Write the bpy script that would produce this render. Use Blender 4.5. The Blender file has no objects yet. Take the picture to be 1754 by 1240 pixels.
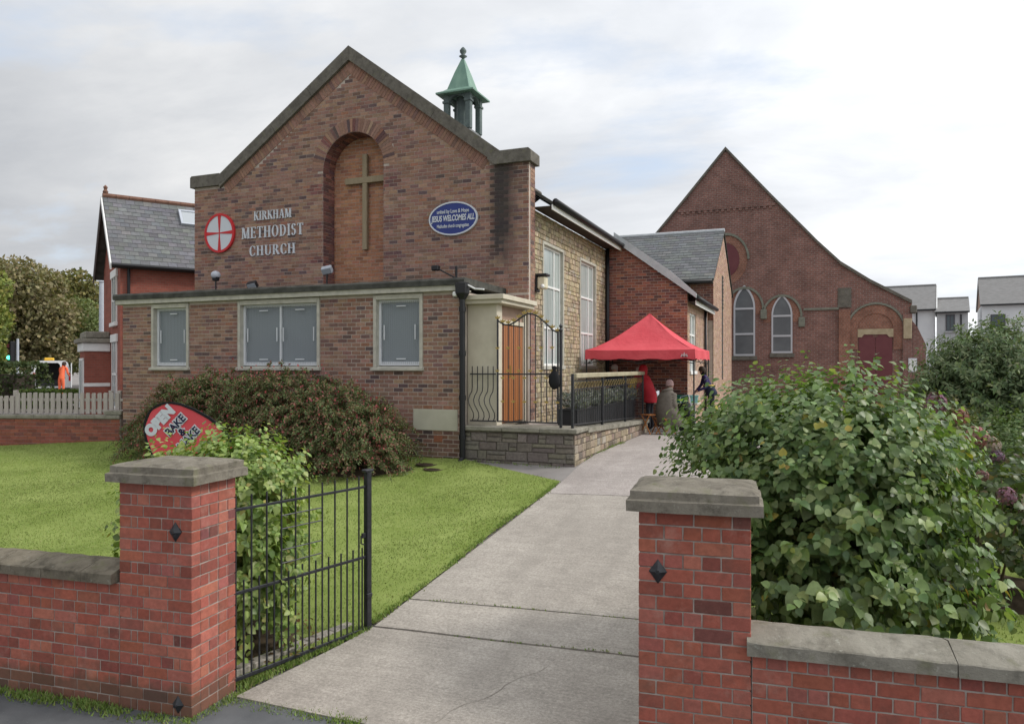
import bpy, bmesh, math, random
import numpy as np
from mathutils import Matrix, Vector

R = math.radians
rnd = random.Random(7)
scene = bpy.context.scene
C = scene.collection

# ------------------------------------------------------------------ camera
cam_d = bpy.data.cameras.new('camera')
cam = bpy.data.objects.new('camera', cam_d)
C.objects.link(cam)
cam.location = (0.0, 0.0, 2.73)
cam.rotation_euler = (R(90), 0, R(21.9))
cam_d.sensor_width = 36
cam_d.lens = 26.21
cam_d.shift_y = 0.0046
cam_d.clip_start = 0.05
cam_d.clip_end = 2000
scene.camera = cam

# ------------------------------------------------------------------ sky and sun
SUN_TO = Vector((0.80, 0.30, 0.75)).normalized()
world = bpy.data.worlds.new('World')
scene.world = world
world.use_nodes = True
nt = world.node_tree
nt.nodes.clear()
def wn(t, **kw):
    n = nt.nodes.new(t)
    for k, v in kw.items():
        setattr(n, k, v)
    return n
def wl(a, b):
    nt.links.new(a, b)
def wmath(op, a, b=None, c=None, clamp=False):
    n = wn('ShaderNodeMath', operation=op, use_clamp=clamp)
    for i, q in enumerate((a, b, c)):
        if q is None: continue
        if isinstance(q, (int, float)): n.inputs[i].default_value = q
        else: wl(q, n.inputs[i])
    return n.outputs[0]
w_out = wn('ShaderNodeOutputWorld')
w_bg = wn('ShaderNodeBackground')
SKY_STRENGTH = 0.1
w_bg.inputs['Strength'].default_value = SKY_STRENGTH
w_sky = wn('ShaderNodeTexSky', sky_type='NISHITA')
w_sky.sun_disc = False
w_sky.sun_elevation = math.asin(SUN_TO.z)
w_sky.sun_rotation = math.atan2(SUN_TO.x, SUN_TO.y)
w_sky.air_density = 1.0
w_sky.dust_density = 1.5
w_tc = wn('ShaderNodeTexCoord')
w_sep = wn('ShaderNodeSeparateXYZ')
wl(w_tc.outputs['Generated'], w_sep.inputs[0])
den = wmath('ADD', wmath('MAXIMUM', w_sep.outputs[2], 0.0), 0.16)
w_cmb = wn('ShaderNodeCombineXYZ')
wl(wmath('DIVIDE', w_sep.outputs[0], den), w_cmb.inputs[0])
wl(wmath('DIVIDE', w_sep.outputs[1], den), w_cmb.inputs[1])
def cloud_noise(scale, det, rough, off, dist=0.0):
    mp = wn('ShaderNodeMapping')
    mp.inputs['Location'].default_value = off
    mp.inputs['Rotation'].default_value = (0, 0, R(-25))
    mp.inputs['Scale'].default_value = (1.0, 1.5, 1.0)
    wl(w_cmb.outputs[0], mp.inputs[0])
    n = wn('ShaderNodeTexNoise')
    n.inputs['Scale'].default_value = scale
    n.inputs['Detail'].default_value = det
    n.inputs['Roughness'].default_value = rough
    n.inputs['Distortion'].default_value = dist
    wl(mp.outputs[0], n.inputs['Vector'])
    return n.outputs['Fac']
def wramp(fac, stops):
    r = wn('ShaderNodeValToRGB')
    e = r.color_ramp.elements
    e[0].position, e[0].color = stops[0][0], (*stops[0][1], 1)
    e[1].position, e[1].color = stops[1][0], (*stops[1][1], 1)
    for p, col in stops[2:]:
        q = e.new(p); q.color = (*col, 1)
    wl(fac, r.inputs[0])
    return r.outputs[0]
n_body = cloud_noise(0.85, 9, 0.58, (2.0, 0.7, 0), 0.3)
n_gap = cloud_noise(0.55, 9, 0.58, (0.55, 2.0, 0), 0.2)
# how near a direction is to the sun behind the cloud
w_dot = wn('ShaderNodeVectorMath', operation='DOT_PRODUCT')
wl(w_tc.outputs['Generated'], w_dot.inputs[0])
w_dot.inputs[1].default_value = SUN_TO
sunny = wmath('MULTIPLY_ADD', w_dot.outputs['Value'], 0.5, 0.5, clamp=True)
sunny = wmath('POWER', sunny, 2.2)
grey = wramp(n_body, [(0.30, (5.6, 5.85, 6.25)), (0.52, (7.2, 7.38, 7.65)), (0.70, (9.1, 9.15, 9.2))])
boost = wmath('MULTIPLY_ADD', sunny, 1.05, 0.56)
w_cl = wn('ShaderNodeVectorMath', operation='SCALE')
wl(grey, w_cl.inputs[0]); wl(boost, w_cl.inputs['Scale'])
# blue seen through the gaps: sky texture lifted by thin high cloud
w_blue = wn('ShaderNodeMix', data_type='RGBA')
w_blue.inputs['Factor'].default_value = 0.55
wl(w_sky.outputs[0], w_blue.inputs['A'])
w_blue.inputs['B'].default_value = (6.6, 7.5, 8.8, 1)
gapf = wramp(n_gap, [(0.34, (0, 0, 0)), (0.46, (1, 1, 1))])
w_mix = wn('ShaderNodeMix', data_type='RGBA')
wl(gapf, w_mix.inputs['Factor'])
wl(w_blue.outputs['Result'], w_mix.inputs['A'])
wl(w_cl.outputs[0], w_mix.inputs['B'])
wl(w_mix.outputs['Result'], w_bg.inputs['Color'])
wl(w_bg.outputs[0], w_out.inputs[0])

sun_d = bpy.data.lights.new('sun', 'SUN')
sun_d.energy = 1.5
sun_d.angle = R(10)
sun_d.color = (1.0, 0.95, 0.88)
sun = bpy.data.objects.new('sun', sun_d)
C.objects.link(sun)
sun.rotation_euler = (-SUN_TO).to_track_quat('-Z', 'Y').to_euler()
sun.location = SUN_TO * 60

scene.view_settings.view_transform = 'Standard'
scene.view_settings.look = 'None'
scene.view_settings.exposure = 0.42
scene.view_settings.gamma = 1.0
scene.view_settings.use_curve_mapping = False
scene.cycles.max_bounces = 6
scene.cycles.diffuse_bounces = 3
scene.cycles.glossy_bounces = 3
scene.cycles.transparent_max_bounces = 6

# ------------------------------------------------------------------ naming, parenting
WM = {}
def S(r, g, b):
    f = lambda x: (x/255/12.92 if x <= 10.3 else ((x/255+0.055)/1.055)**2.4)
    return (f(r), f(g), f(b))
def tag(o, label=None, cat=None, group=None, kind=None):
    if label: o['label'] = label
    if cat: o['category'] = cat
    if group: o['group'] = group
    if kind: o['kind'] = kind
    return o
def attach(o, parent):
    if parent is not None:
        o.parent = parent
        o.matrix_parent_inverse = WM[parent.name].inverted()
def thing(name, label, cat, loc=(0, 0, 0), rz=0.0, group=None, kind=None):
    o = bpy.data.objects.new(name, None)
    o.empty_display_size = 0.2
    C.objects.link(o)
    m = Matrix.Translation(loc) @ Matrix.Rotation(rz, 4, 'Z')
    o.matrix_basis = m
    WM[o.name] = m
    return tag(o, label, cat, group, kind)
def part_empty(name, parent, loc=(0, 0, 0)):
    o = bpy.data.objects.new(name, None)
    o.empty_display_size = 0.1
    C.objects.link(o)
    attach(o, parent)
    m = Matrix.Translation(loc)
    o.matrix_basis = m
    WM[o.name] = m
    return o
def place(name, me, m, parent, color=None):
    o = bpy.data.objects.new(name, me)
    C.objects.link(o)
    attach(o, parent)
    o.matrix_basis = m
    WM[o.name] = m
    if color is not None: o.color = (*color, 1)
    return o
def copy_tree(src, m_new):
    """copy a thing with parts and sub-parts (no operators)"""
    r = src.copy(); C.objects.link(r); r.matrix_basis = m_new
    WM[r.name] = m_new
    for ch in src.children:
        c = ch.copy(); C.objects.link(c); c.parent = r
        for g in ch.children:
            d = g.copy(); C.objects.link(d); d.parent = c
    return r

# ------------------------------------------------------------------ materials
def base_mat(name, rough=0.8, spec=0.3):
    m = bpy.data.materials.new(name)
    m.use_nodes = True
    b = m.node_tree.nodes['Principled BSDF']
    b.inputs['Roughness'].default_value = rough
    b.inputs['Specular IOR Level'].default_value = spec
    return m, m.node_tree, b
def mnode(t, kind, **kw):
    n = t.nodes.new(kind)
    for k, v in kw.items(): setattr(n, k, v)
    return n
def noise(t, scale, det=4, rough=0.55, stretch=None, rot=None):
    g = mnode(t, 'ShaderNodeNewGeometry')
    vec = g.outputs['Position']
    if stretch or rot:
        mp = mnode(t, 'ShaderNodeMapping')
        if stretch: mp.inputs['Scale'].default_value = stretch
        if rot: mp.inputs['Rotation'].default_value = rot
        t.links.new(vec, mp.inputs[0]); vec = mp.outputs[0]
    n = mnode(t, 'ShaderNodeTexNoise')
    n.inputs['Scale'].default_value = scale
    n.inputs['Detail'].default_value = det
    n.inputs['Roughness'].default_value = rough
    t.links.new(vec, n.inputs['Vector'])
    return n.outputs['Fac']
def ramp(t, fac, stops):
    r = mnode(t, 'ShaderNodeValToRGB')
    e = r.color_ramp.elements
    def c4(c): return (c, c, c, 1) if isinstance(c, (int, float)) else (*c, 1)
    e[0].position, e[0].color = stops[0][0], c4(stops[0][1])
    e[1].position, e[1].color = stops[1][0], c4(stops[1][1])
    for p, c in stops[2:]:
        q = e.new(p); q.color = c4(c)
    t.links.new(fac, r.inputs[0])
    return r.outputs[0]
def mixc(t, fac, a, b, mode='MIX'):
    n = mnode(t, 'ShaderNodeMix', data_type='RGBA', blend_type=mode)
    for sock, q in ((n.inputs['Factor'], fac), (n.inputs['A'], a), (n.inputs['B'], b)):
        if isinstance(q, (int, float)): sock.default_value = q
        elif isinstance(q, tuple): sock.default_value = (*q, 1)
        else: t.links.new(q, sock)
    return n.outputs['Result']
def bump(t, b, h, strength=0.3, dist=0.01):
    n = mnode(t, 'ShaderNodeBump')
    n.inputs['Strength'].default_value = strength
    n.inputs['Distance'].default_value = dist
    t.links.new(h, n.inputs['Height'])
    t.links.new(n.outputs[0], b.inputs['Normal'])
MATS = {}
def M(name, col, col2=None, scale=4.0, rough=0.8, spec=0.3, bmp=0.0, bscale=60.0, metal=0.0, lo=0.35, hi=0.65, stretch=None, speck=None, bdist=0.004):
    if name in MATS: return MATS[name]
    m, t, b = base_mat(name, rough, spec)
    b.inputs['Metallic'].default_value = metal
    if col2 is not None:
        c = ramp(t, noise(t, scale, 6, 0.6, stretch), [(lo, col), (hi, col2)])
        if speck:
            c = mixc(t, ramp(t, noise(t, speck[0], 3, 0.6), [(speck[1], 0.0), (speck[1]+0.07, 1.0)]), c, speck[2])
        t.links.new(c, b.inputs['Base Color'])
    else:
        b.inputs['Base Color'].default_value = (*col, 1)
    if bmp: bump(t, b, noise(t, bscale, 5, 0.65), bmp, bdist)
    MATS[name] = m
    return m
def M_tint(name, source='attr', rough=0.85, spec=0.25, amount=0.35, nscale=30.0, bmp=0.25, bscale=120.0, dirt=None, translucent=0.0, bdist=0.003, pale=None, stain=False, moss=False):
    """colour comes from the piece itself (vertex attribute or object colour) with grain over it"""
    m, t, b = base_mat(name, rough, spec)
    if source == 'attr':
        a = mnode(t, 'ShaderNodeAttribute', attribute_name='tint'); col = a.outputs['Color']
    else:
        a = mnode(t, 'ShaderNodeObjectInfo'); col = a.outputs['Color']
    g = ramp(t, noise(t, nscale, 5, 0.65), [(0.25, 1.0-amount), (0.75, 1.0+amount*0.6)])
    c = mixc(t, 1.0, col, g, 'MULTIPLY')
    if dirt:
        c = mixc(t, ramp(t, noise(t, dirt[0], 5, 0.6), [(dirt[1], 0.0), (dirt[1]+0.2, dirt[3])]), c, dirt[2])
    if pale:
        c = mixc(t, ramp(t, noise(t, pale[0], 6, 0.7), [(pale[1], 0.0), (pale[1]+0.15, pale[3])]), c, pale[2])
    if stain: c = run_off(t, c)
    if moss: c = low_moss(t, c)
    t.links.new(c, b.inputs['Base Color'])
    if bmp: bump(t, b, noise(t, bscale, 4, 0.7), bmp, bdist)
    if translucent:
        out = t.nodes['Material Output']
        tr = mnode(t, 'ShaderNodeBsdfTranslucent')
        c2 = mixc(t, 1.0, c, (1.2, 1.35, 0.5), 'MULTIPLY')
        t.links.new(c2, tr.inputs['Color'])
        mx = mnode(t, 'ShaderNodeMixShader')
        mx.inputs[0].default_value = translucent
        t.links.new(b.outputs[0], mx.inputs[1]); t.links.new(tr.outputs[0], mx.inputs[2])
        t.links.new(mx.outputs[0], out.inputs[0])
    MATS[name] = m
    return m
def low_moss(t, c):
    """moss and splash dirt creeping up the foot of the garden walls"""
    g = mnode(t, 'ShaderNodeNewGeometry')
    sp = mnode(t, 'ShaderNodeSeparateXYZ'); t.links.new(g.outputs['Position'], sp.inputs[0])
    n = noise(t, 5.0, 6, 0.7)
    q = mnode(t, 'ShaderNodeMath', operation='MULTIPLY_ADD'); t.links.new(n, q.inputs[0]); q.inputs[1].default_value = -0.34; t.links.new(sp.outputs[2], q.inputs[2])
    return mixc(t, ramp(t, q.outputs[0], [(0.0, 0.6), (0.08, 0.0)]), mixc(t, ramp(t, noise(t, 3.0, 7, 0.7), [(0.56, 0.0), (0.74, 0.35)]), c, (0.15, 0.08, 0.062)), (0.085, 0.075, 0.05))
def run_off(t, c):
    """black algae run down from the right kneeler of the gable and soot under the copings"""
    g = mnode(t, 'ShaderNodeNewGeometry')
    sp = mnode(t, 'ShaderNodeSeparateXYZ'); t.links.new(g.outputs['Position'], sp.inputs[0])
    n = noise(t, 2.2, 5, 0.6, (2.5, 1, 0.5))
    def mth(op, a, b2):
        q = mnode(t, 'ShaderNodeMath', operation=op)
        for i, x in enumerate((a, b2)):
            if isinstance(x, (int, float)): q.inputs[i].default_value = x
            else: t.links.new(x, q.inputs[i])
        return q.outputs[0]
    dx = mth('ABSOLUTE', mth('ADD', sp.outputs[0], 6.62), 0)
    dx = mth('ADD', dx, mth('MULTIPLY', n, -0.25))
    a = ramp(t, dx, [(0.0, 0.80), (0.30, 0.0)])
    z = ramp(t, mth('MULTIPLY', mth('ADD', sp.outputs[2], mth('MULTIPLY', n, 1.6)), 0.1), [(0.54, 0.0), (0.66, 1.0)])
    return mixc(t, mth('MULTIPLY', a, z), c, (0.045, 0.042, 0.042))
def M_brick(name, c1, c2, mortar, axes='xz', bw=0.24, bh=0.088, ms=0.010, stain=None):
    """brickwork too far away to build piece by piece"""
    m, t, b = base_mat(name, 0.88, 0.2)
    g = mnode(t, 'ShaderNodeNewGeometry')
    sp = mnode(t, 'ShaderNodeSeparateXYZ'); t.links.new(g.outputs['Position'], sp.inputs[0])
    cb = mnode(t, 'ShaderNodeCombineXYZ')
    t.links.new(sp.outputs['XYZ'.index(axes[0].upper())], cb.inputs[0])
    t.links.new(sp.outputs['XYZ'.index(axes[1].upper())], cb.inputs[1])
    br = mnode(t, 'ShaderNodeTexBrick')
    br.inputs['Scale'].default_value = 1.0
    br.inputs['Brick Width'].default_value = bw
    br.inputs['Row Height'].default_value = bh
    br.inputs['Mortar Size'].default_value = ms
    br.inputs['Mortar Smooth'].default_value = 0.15
    br.inputs['Bias'].default_value = -0.1
    br.inputs['Color1'].default_value = (*c1, 1)
    br.inputs['Color2'].default_value = (*c2, 1)
    br.inputs['Mortar'].default_value = (*mortar, 1)
    t.links.new(cb.outputs[0], br.inputs['Vector'])
    g1 = ramp(t, noise(t, 1.3, 6, 0.65), [(0.3, 0.72), (0.7, 1.2)])
    c = mixc(t, 1.0, br.outputs['Color'], g1, 'MULTIPLY')
    g2 = ramp(t, noise(t, 9.0, 3, 0.6), [(0.3, 0.8), (0.7, 1.15)])
    c = mixc(t, 1.0, c, g2, 'MULTIPLY')
    t.links.new(c, b.inputs['Base Color'])
    inv = mnode(t, 'ShaderNodeMath', operation='SUBTRACT'); inv.inputs[0].default_value = 1.0
    t.links.new(br.outputs['Fac'], inv.inputs[1])
    bump(t, b, inv.outputs[0], 0.6, 0.012)
    MATS[name] = m
    return m

# ------------------------------------------------------------------ mesh builder
class MB:
    def __init__(self):
        self.v = []; self.f = []; self.mi = []; self.col = []; self.cur = 0; self.tint = (1, 1, 1)
    def add(self, vs, fs):
        o = len(self.v)
        self.v += [tuple(p) for p in vs]
        for f in fs:
            self.f.append(tuple(i+o for i in f)); self.mi.append(self.cur); self.col.append(self.tint)
        return self
    def box(self, x0, x1, y0, y1, z0, z1, m=None, skip=()):
        vs = [(x0,y0,z0),(x1,y0,z0),(x1,y1,z0),(x0,y1,z0),(x0,y0,z1),(x1,y0,z1),(x1,y1,z1),(x0,y1,z1)]
        if m is not None: vs = [tuple(m @ Vector(p)) for p in vs]
        fs = {'b':(0,3,2,1),'t':(4,5,6,7),'f':(0,1,5,4),'r':(1,2,6,5),'k':(2,3,7,6),'l':(3,0,4,7)}
        return self.add(vs, [q for k, q in fs.items() if k not in skip])
    def cbox(self, x0, x1, y0, y1, z0, z1, b=0.01, m=None):
        """box with all edges chamfered"""
        vs = []
        for sx in (0, 1):
            for sy in (0, 1):
                for sz in (0, 1):
                    X = (x0, x1)[sx]; Y = (y0, y1)[sy]; Z = (z0, z1)[sz]
                    dx = b*(1-2*sx); dy = b*(1-2*sy); dz = b*(1-2*sz)
                    vs += [(X, Y+dy, Z+dz), (X+dx, Y, Z+dz), (X+dx, Y+dy, Z)]
        I = lambda sx, sy, sz, k: (sx*4+sy*2+sz)*3+k
        fs = []
        def face(q, n):
            a = Vector(vs[q[0]]); nn = (Vector(vs[q[1]])-a).cross(Vector(vs[q[2]])-a)
            fs.append(tuple(q) if nn.dot(n) > 0 else tuple(reversed(q)))
        for s in (0, 1):
            d = 2*s-1
            face([I(s,0,0,0), I(s,1,0,0), I(s,1,1,0), I(s,0,1,0)], Vector((d,0,0)))
            face([I(0,s,0,1), I(1,s,0,1), I(1,s,1,1), I(0,s,1,1)], Vector((0,d,0)))
            face([I(0,0,s,2), I(1,0,s,2), I(1,1,s,2), I(0,1,s,2)], Vector((0,0,d)))
        for a in (0, 1):
            for c in (0, 1):
                da, dc = 2*a-1, 2*c-1
                face([I(a,c,0,0), I(a,c,0,1), I(a,c,1,1), I(a,c,1,0)], Vector((da,dc,0)))
                face([I(a,0,c,0), I(a,0,c,2), I(a,1,c,2), I(a,1,c,0)], Vector((da,0,dc)))
                face([I(0,a,c,1), I(0,a,c,2), I(1,a,c,2), I(1,a,c,1)], Vector((0,da,dc)))
                for e in (0, 1):
                    de = 2*e-1
                    face([I(a,c,e,0), I(a,c,e,1), I(a,c,e,2)], Vector((da,dc,de)))
        if m is not None: vs = [tuple(m @ Vector(p)) for p in vs]
        return self.add(vs, fs)
    def tube(self, pts, r, n=8, cap=True, close=False):
        pts = [Vector(p) for p in pts]
        L = len(pts)
        rs = r if isinstance(r, (list, tuple)) else [r]*L
        up = Vector((0, 0, 1))
        prev = None; vs = []
        for i, p in enumerate(pts):
            if close: d = pts[(i+1) % L]-pts[i-1]
            else: d = pts[min(i+1, L-1)]-pts[max(i-1, 0)]
            d.normalize()
            if prev is None:
                a = up if abs(d.dot(up)) < 0.9 else Vector((1, 0, 0))
                x = d.cross(a).normalized()
            else:
                x = prev-d*prev.dot(d)
                x = x.normalized() if x.length > 1e-5 else d.orthogonal().normalized()
            prev = x
            y = d.cross(x)
            for k in range(n):
                t = 2*math.pi*k/n
                vs.append(p+(x*math.cos(t)+y*math.sin(t))*rs[i])
        fs = []
        for i in range(L if close else L-1):
            j = (i+1) % L
            for k in range(n):
                fs.append((i*n+k, i*n+(k+1) % n, j*n+(k+1) % n, j*n+k))
        if cap and not close:
            fs.append(tuple(reversed(range(n)))); fs.append(tuple((L-1)*n+k for k in range(n)))
        return self.add(vs, fs)
    def lathe(self, prof, cx=0, cy=0, n=16, sx=1.0, sy=1.0, m=None):
        vs = []; fs = []
        for r, z in prof:
            for k in range(n):
                t = 2*math.pi*k/n
                vs.append((cx+r*sx*math.cos(t), cy+r*sy*math.sin(t), z))
        for i in range(len(prof)-1):
            for k in range(n):
                fs.append((i*n+k, i*n+(k+1) % n, (i+1)*n+(k+1) % n, (i+1)*n+k))
        fs.append(tuple(reversed(range(n)))); fs.append(tuple((len(prof)-1)*n+k for k in range(n)))
        if m is not None: vs = [tuple(m @ Vector(p)) for p in vs]
        return self.add(vs, fs)
    def ball(self, c, r, n=10, k=6, s=(1, 1, 1), m=None):
        prof = [(r*math.sin(math.pi*(i+0.02)/(k+0.04)), -r*math.cos(math.pi*(i+0.02)/(k+0.04))) for i in range(k+1)]
        mm = Matrix.Translation(c) @ Matrix.Diagonal((*s, 1))
        if m is not None: mm = m @ mm
        return self.lathe(prof, n=n, m=mm)
    def prism(self, poly, fn, t0, t1):
        """poly = 2-D outline (counter-clockwise), fn(a, b, t) -> point; solid between t0 and t1"""
        n = len(poly)
        vs = [fn(a, b, t0) for a, b in poly]+[fn(a, b, t1) for a, b in poly]
        fs = [tuple(range(n)), tuple(reversed(range(n, 2*n)))]
        for i in range(n):
            j = (i+1) % n
            fs.append((j, i, n+i, n+j))
        return self.add(vs, fs)
    def build(self, name, mat, parent=None, smooth=False, kind=None, frame=None, color=None):
        me = bpy.data.meshes.new(name)
        vs = self.v
        if frame is not None: vs = [tuple(frame @ Vector(p)) for p in vs]
        a = np.array(vs, dtype=float)
        ctr = (a.min(0)+a.max(0))/2
        a = a-ctr
        me.from_pydata(a.tolist(), [], self.f)
        mats = mat if isinstance(mat, (list, tuple)) else [mat]
        for q in mats: me.materials.append(q)
        if len(mats) > 1: me.polygons.foreach_set('material_index', self.mi)
        if any(c != (1, 1, 1) for c in self.col):
            at = me.color_attributes.new('tint', 'FLOAT_COLOR', 'CORNER')
            buf = []
            for f, c in zip(self.f, self.col): buf += [c[0], c[1], c[2], 1.0]*len(f)
            at.data.foreach_set('color', buf)
        if smooth: me.polygons.foreach_set('use_smooth', [True]*len(me.polygons))
        me.update()
        o = place(name, me, Matrix.Translation(ctr), parent, color)
        if kind: o['kind'] = kind
        return o
def xz(v0):  # outline in the facade plane y = const
    return lambda a, b, t: (a, t, b)
def mesh_np(name, verts, faces_flat, nper, mats, parent=None, tint=None, kind=None, smooth=False):
    """fast mesh: faces all with nper corners; tint per vertex"""
    me = bpy.data.meshes.new(name)
    verts = np.ascontiguousarray(verts, dtype=np.float32)
    ctr = (verts.min(0)+verts.max(0))/2
    nv = len(verts); nl = len(faces_flat); nf = nl//nper
    me.vertices.add(nv); me.vertices.foreach_set('co', (verts-ctr).ravel())
    me.loops.add(nl); me.loops.foreach_set('vertex_index', np.asarray(faces_flat, dtype=np.int32))
    me.polygons.add(nf); me.polygons.foreach_set('loop_start', np.arange(0, nl, nper, dtype=np.int32))
    if smooth: me.polygons.foreach_set('use_smooth', np.ones(nf, dtype=bool))
    me.update(calc_edges=True)
    for q in (mats if isinstance(mats, (list, tuple)) else [mats]): me.materials.append(q)
    if tint is not None:
        at = me.color_attributes.new('tint', 'FLOAT_COLOR', 'POINT')
        at.data.foreach_set('color', np.concatenate([tint, np.ones((nv, 1))], 1).astype(np.float32).ravel())
    o = place(name, me, Matrix.Translation([float(q) for q in ctr]), parent)
    if kind: o['kind'] = kind
    return o

# ------------------------------------------------------------------ text
TEXTS = []
def text(name, body, size, mat, parent, m, bold=0.0, depth=0.004, sx=1.0, shear=0.0, spacing=1.0):
    cu = bpy.data.curves.new(name, 'FONT')
    cu.body = body
    cu.size = size
    cu.align_x = 'CENTER'; cu.align_y = 'CENTER'
    cu.extrude = depth
    cu.offset = bold
    cu.shear = shear
    cu.space_character = spacing
    cu.materials.append(mat)
    o = bpy.data.objects.new(name, cu)
    C.objects.link(o)
    attach(o, parent)
    o.matrix_basis = m @ Matrix.Diagonal((sx, 1, 1, 1))
    WM[o.name] = o.matrix_basis.copy()
    TEXTS.append((o, mat))
    return o
# ------------------------------------------------------------------ palette
m_asphalt = M('pavement_asphalt', (0.085, 0.09, 0.095), (0.13, 0.135, 0.14), 2.5, 0.9, 0.25, 0.5, 140, speck=(90, 0.66, (0.3, 0.3, 0.29)))
m_tarmac = M('drive_tarmac', (0.20, 0.185, 0.175), (0.30, 0.28, 0.265), 0.7, 0.92, 0.2, 0.4, 90, speck=(60, 0.66, (0.36, 0.34, 0.31)))
def concrete(name, a, b2, moss=0.0):
    m, t, b = base_mat(name, 0.9, 0.2)
    c = ramp(t, noise(t, 0.9, 7, 0.62), [(0.32, a), (0.68, b2)])
    c = mixc(t, ramp(t, noise(t, 5.0, 6, 0.7), [(0.40, 0.0), (0.72, 0.45)]), c, tuple(q*0.72 for q in a))
    sp = mnode(t, 'ShaderNodeTexVoronoi'); sp.inputs['Scale'].default_value = 75
    g = mnode(t, 'ShaderNodeNewGeometry'); t.links.new(g.outputs['Position'], sp.inputs['Vector'])
    c = mixc(t, ramp(t, sp.outputs['Distance'], [(0.12, 0.45), (0.30, 0.0)]), c, tuple(q*0.55 for q in a))
    sp2 = mnode(t, 'ShaderNodeTexVoronoi'); sp2.inputs['Scale'].default_value = 48
    t.links.new(g.outputs['Position'], sp2.inputs['Vector'])
    c = mixc(t, ramp(t, sp2.outputs['Distance'], [(0.10, 0.5), (0.24, 0.0)]), c, tuple(min(1, q*1.35) for q in b2))
    fn = noise(t, 38, 3, 0.75)
    c = mixc(t, 1.0, c, ramp(t, fn, [(0.30, 0.70), (0.70, 1.22)]), 'MULTIPLY')
    br_ = noise(t, 5.0, 5, 0.7, (0.35, 5.0, 1.0))
    c = mixc(t, 1.0, c, ramp(t, br_, [(0.30, 0.88), (0.70, 1.10)]), 'MULTIPLY')
    # worn streaks along the drive, weathered cracks
    st = noise(t, 1.6, 5, 0.6, (1.0, 0.22, 1.0))
    c = mixc(t, ramp(t, st, [(0.48, 0.0), (0.72, 0.5)]), c, tuple(q*0.68 for q in a))
    if moss:
        c = mixc(t, ramp(t, noise(t, 3.0, 6, 0.7), [(0.60, 0.0), (0.75, moss)]), c, (0.12, 0.14, 0.06))
    t.links.new(c, b.inputs['Base Color'])
    bump(t, b, noise(t, 110, 5, 0.7), 0.35, 0.004)
    MATS[name] = m
    return m
m_conc = concrete('path_concrete', (0.345, 0.312, 0.272), (0.455, 0.415, 0.365))
m_conc2 = concrete('path_concrete_far', (0.36, 0.32, 0.295), (0.455, 0.41, 0.38))
m_soil = M('soil', (0.05, 0.038, 0.025), (0.10, 0.075, 0.05), 6, 0.95, 0.1, 0.6, 60)
def stone(name, a, b2, lichen=0.5, dark=0.6):
    m, t, b = base_mat(name, 0.92, 0.15)
    c = ramp(t, noise(t, 3.5, 7, 0.65), [(0.3, a), (0.7, b2)])
    c = mixc(t, ramp(t, noise(t, 9, 7, 0.7), [(0.48, 0.0), (0.68, dark)]), c, tuple(q*0.38 for q in a))
    c = mixc(t, ramp(t, noise(t, 22, 5, 0.7), [(0.60, 0.0), (0.68, lichen)]), c, (0.42, 0.42, 0.36))
    c = mixc(t, ramp(t, noise(t, 6.5, 5, 0.6), [(0.58, 0.0), (0.72, 0.5)]), c, (0.15, 0.155, 0.075))
    t.links.new(c, b.inputs['Base Color'])
    bump(t, b, noise(t, 45, 7, 0.75), 0.6, 0.012)
    MATS[name] = m
    return m
m_cope = stone('coping_stone_buff', (0.135, 0.118, 0.088), (0.235, 0.205, 0.155), 0.25, 0.7)
m_cope_grey = stone('coping_stone_grey', (0.20, 0.185, 0.15), (0.33, 0.31, 0.26), 0.5, 0.5)
m_cope_cap = stone('cap_stone_weathered', (0.16, 0.142, 0.112), (0.27, 0.245, 0.20), 0.35, 0.65)
m_cope_dark = stone('gable_coping_dark', (0.115, 0.105, 0.09), (0.19, 0.175, 0.15), 0.15, 0.5)
m_mortar_red = M('mortar_grey', (0.235, 0.195, 0.17), (0.42, 0.365, 0.325), 7, 0.95, 0.1, 0.4, 150)
m_mortar_ch = M('mortar_church', (0.40, 0.345, 0.30), (0.50, 0.435, 0.38), 5, 0.95, 0.1, 0.3, 150)
_t = m_mortar_ch.node_tree; _b = _t.nodes['Principled BSDF']
_t.links.new(run_off(_t, _b.inputs['Base Color'].links[0].from_socket), _b.inputs['Base Color'])
m_brick_obj = M_tint('brick_red', 'obj', 0.85, 0.25, 0.25, 26, 0.5, 90, dirt=(7, 0.52, (0.14, 0.075, 0.06), 0.5), bdist=0.005, pale=(4.5, 0.58, (0.44, 0.25, 0.2), 0.5), moss=True)
m_brick_att = M_tint('brick_red_joined', 'attr', 0.8, 0.3, 0.32, 26, 0.5, 90)
m_chbrick_obj = M_tint('church_brick', 'obj', 0.85, 0.25, 0.3, 18, 0.35, 90)
m_chbrick = M_tint('church_brick_joined', 'attr', 0.85, 0.25, 0.3, 18, 0.35, 90, stain=True)
m_rubble = M_tint('rubble_stone', 'attr', 0.9, 0.2, 0.4, 22, 0.6, 60, bdist=0.008)
m_slate = M_tint('slate', 'attr', 0.55, 0.4, 0.3, 9, 0.3, 70)
m_iron = M('black_iron', (0.012, 0.013, 0.016), (0.03, 0.031, 0.036), 25, 0.42, 0.5, 0.2, 120)
m_gold = M('gold_paint', (0.42, 0.29, 0.08), None, rough=0.4, spec=0.5)
m_black = M('black_plastic', (0.014, 0.014, 0.016), None, rough=0.45, spec=0.4)
m_cream = M('cream_paint', (0.52, 0.47, 0.37), (0.60, 0.55, 0.44), 3, 0.7, 0.3, 0.1, 60)
m_cream_w = M('cream_surround', (0.40, 0.385, 0.33), (0.52, 0.50, 0.43), 6, 0.8, 0.25, 0.2, 70)
m_white = M('white_upvc', (0.66, 0.68, 0.72), (0.72, 0.74, 0.77), 5, 0.45, 0.4)
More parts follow.
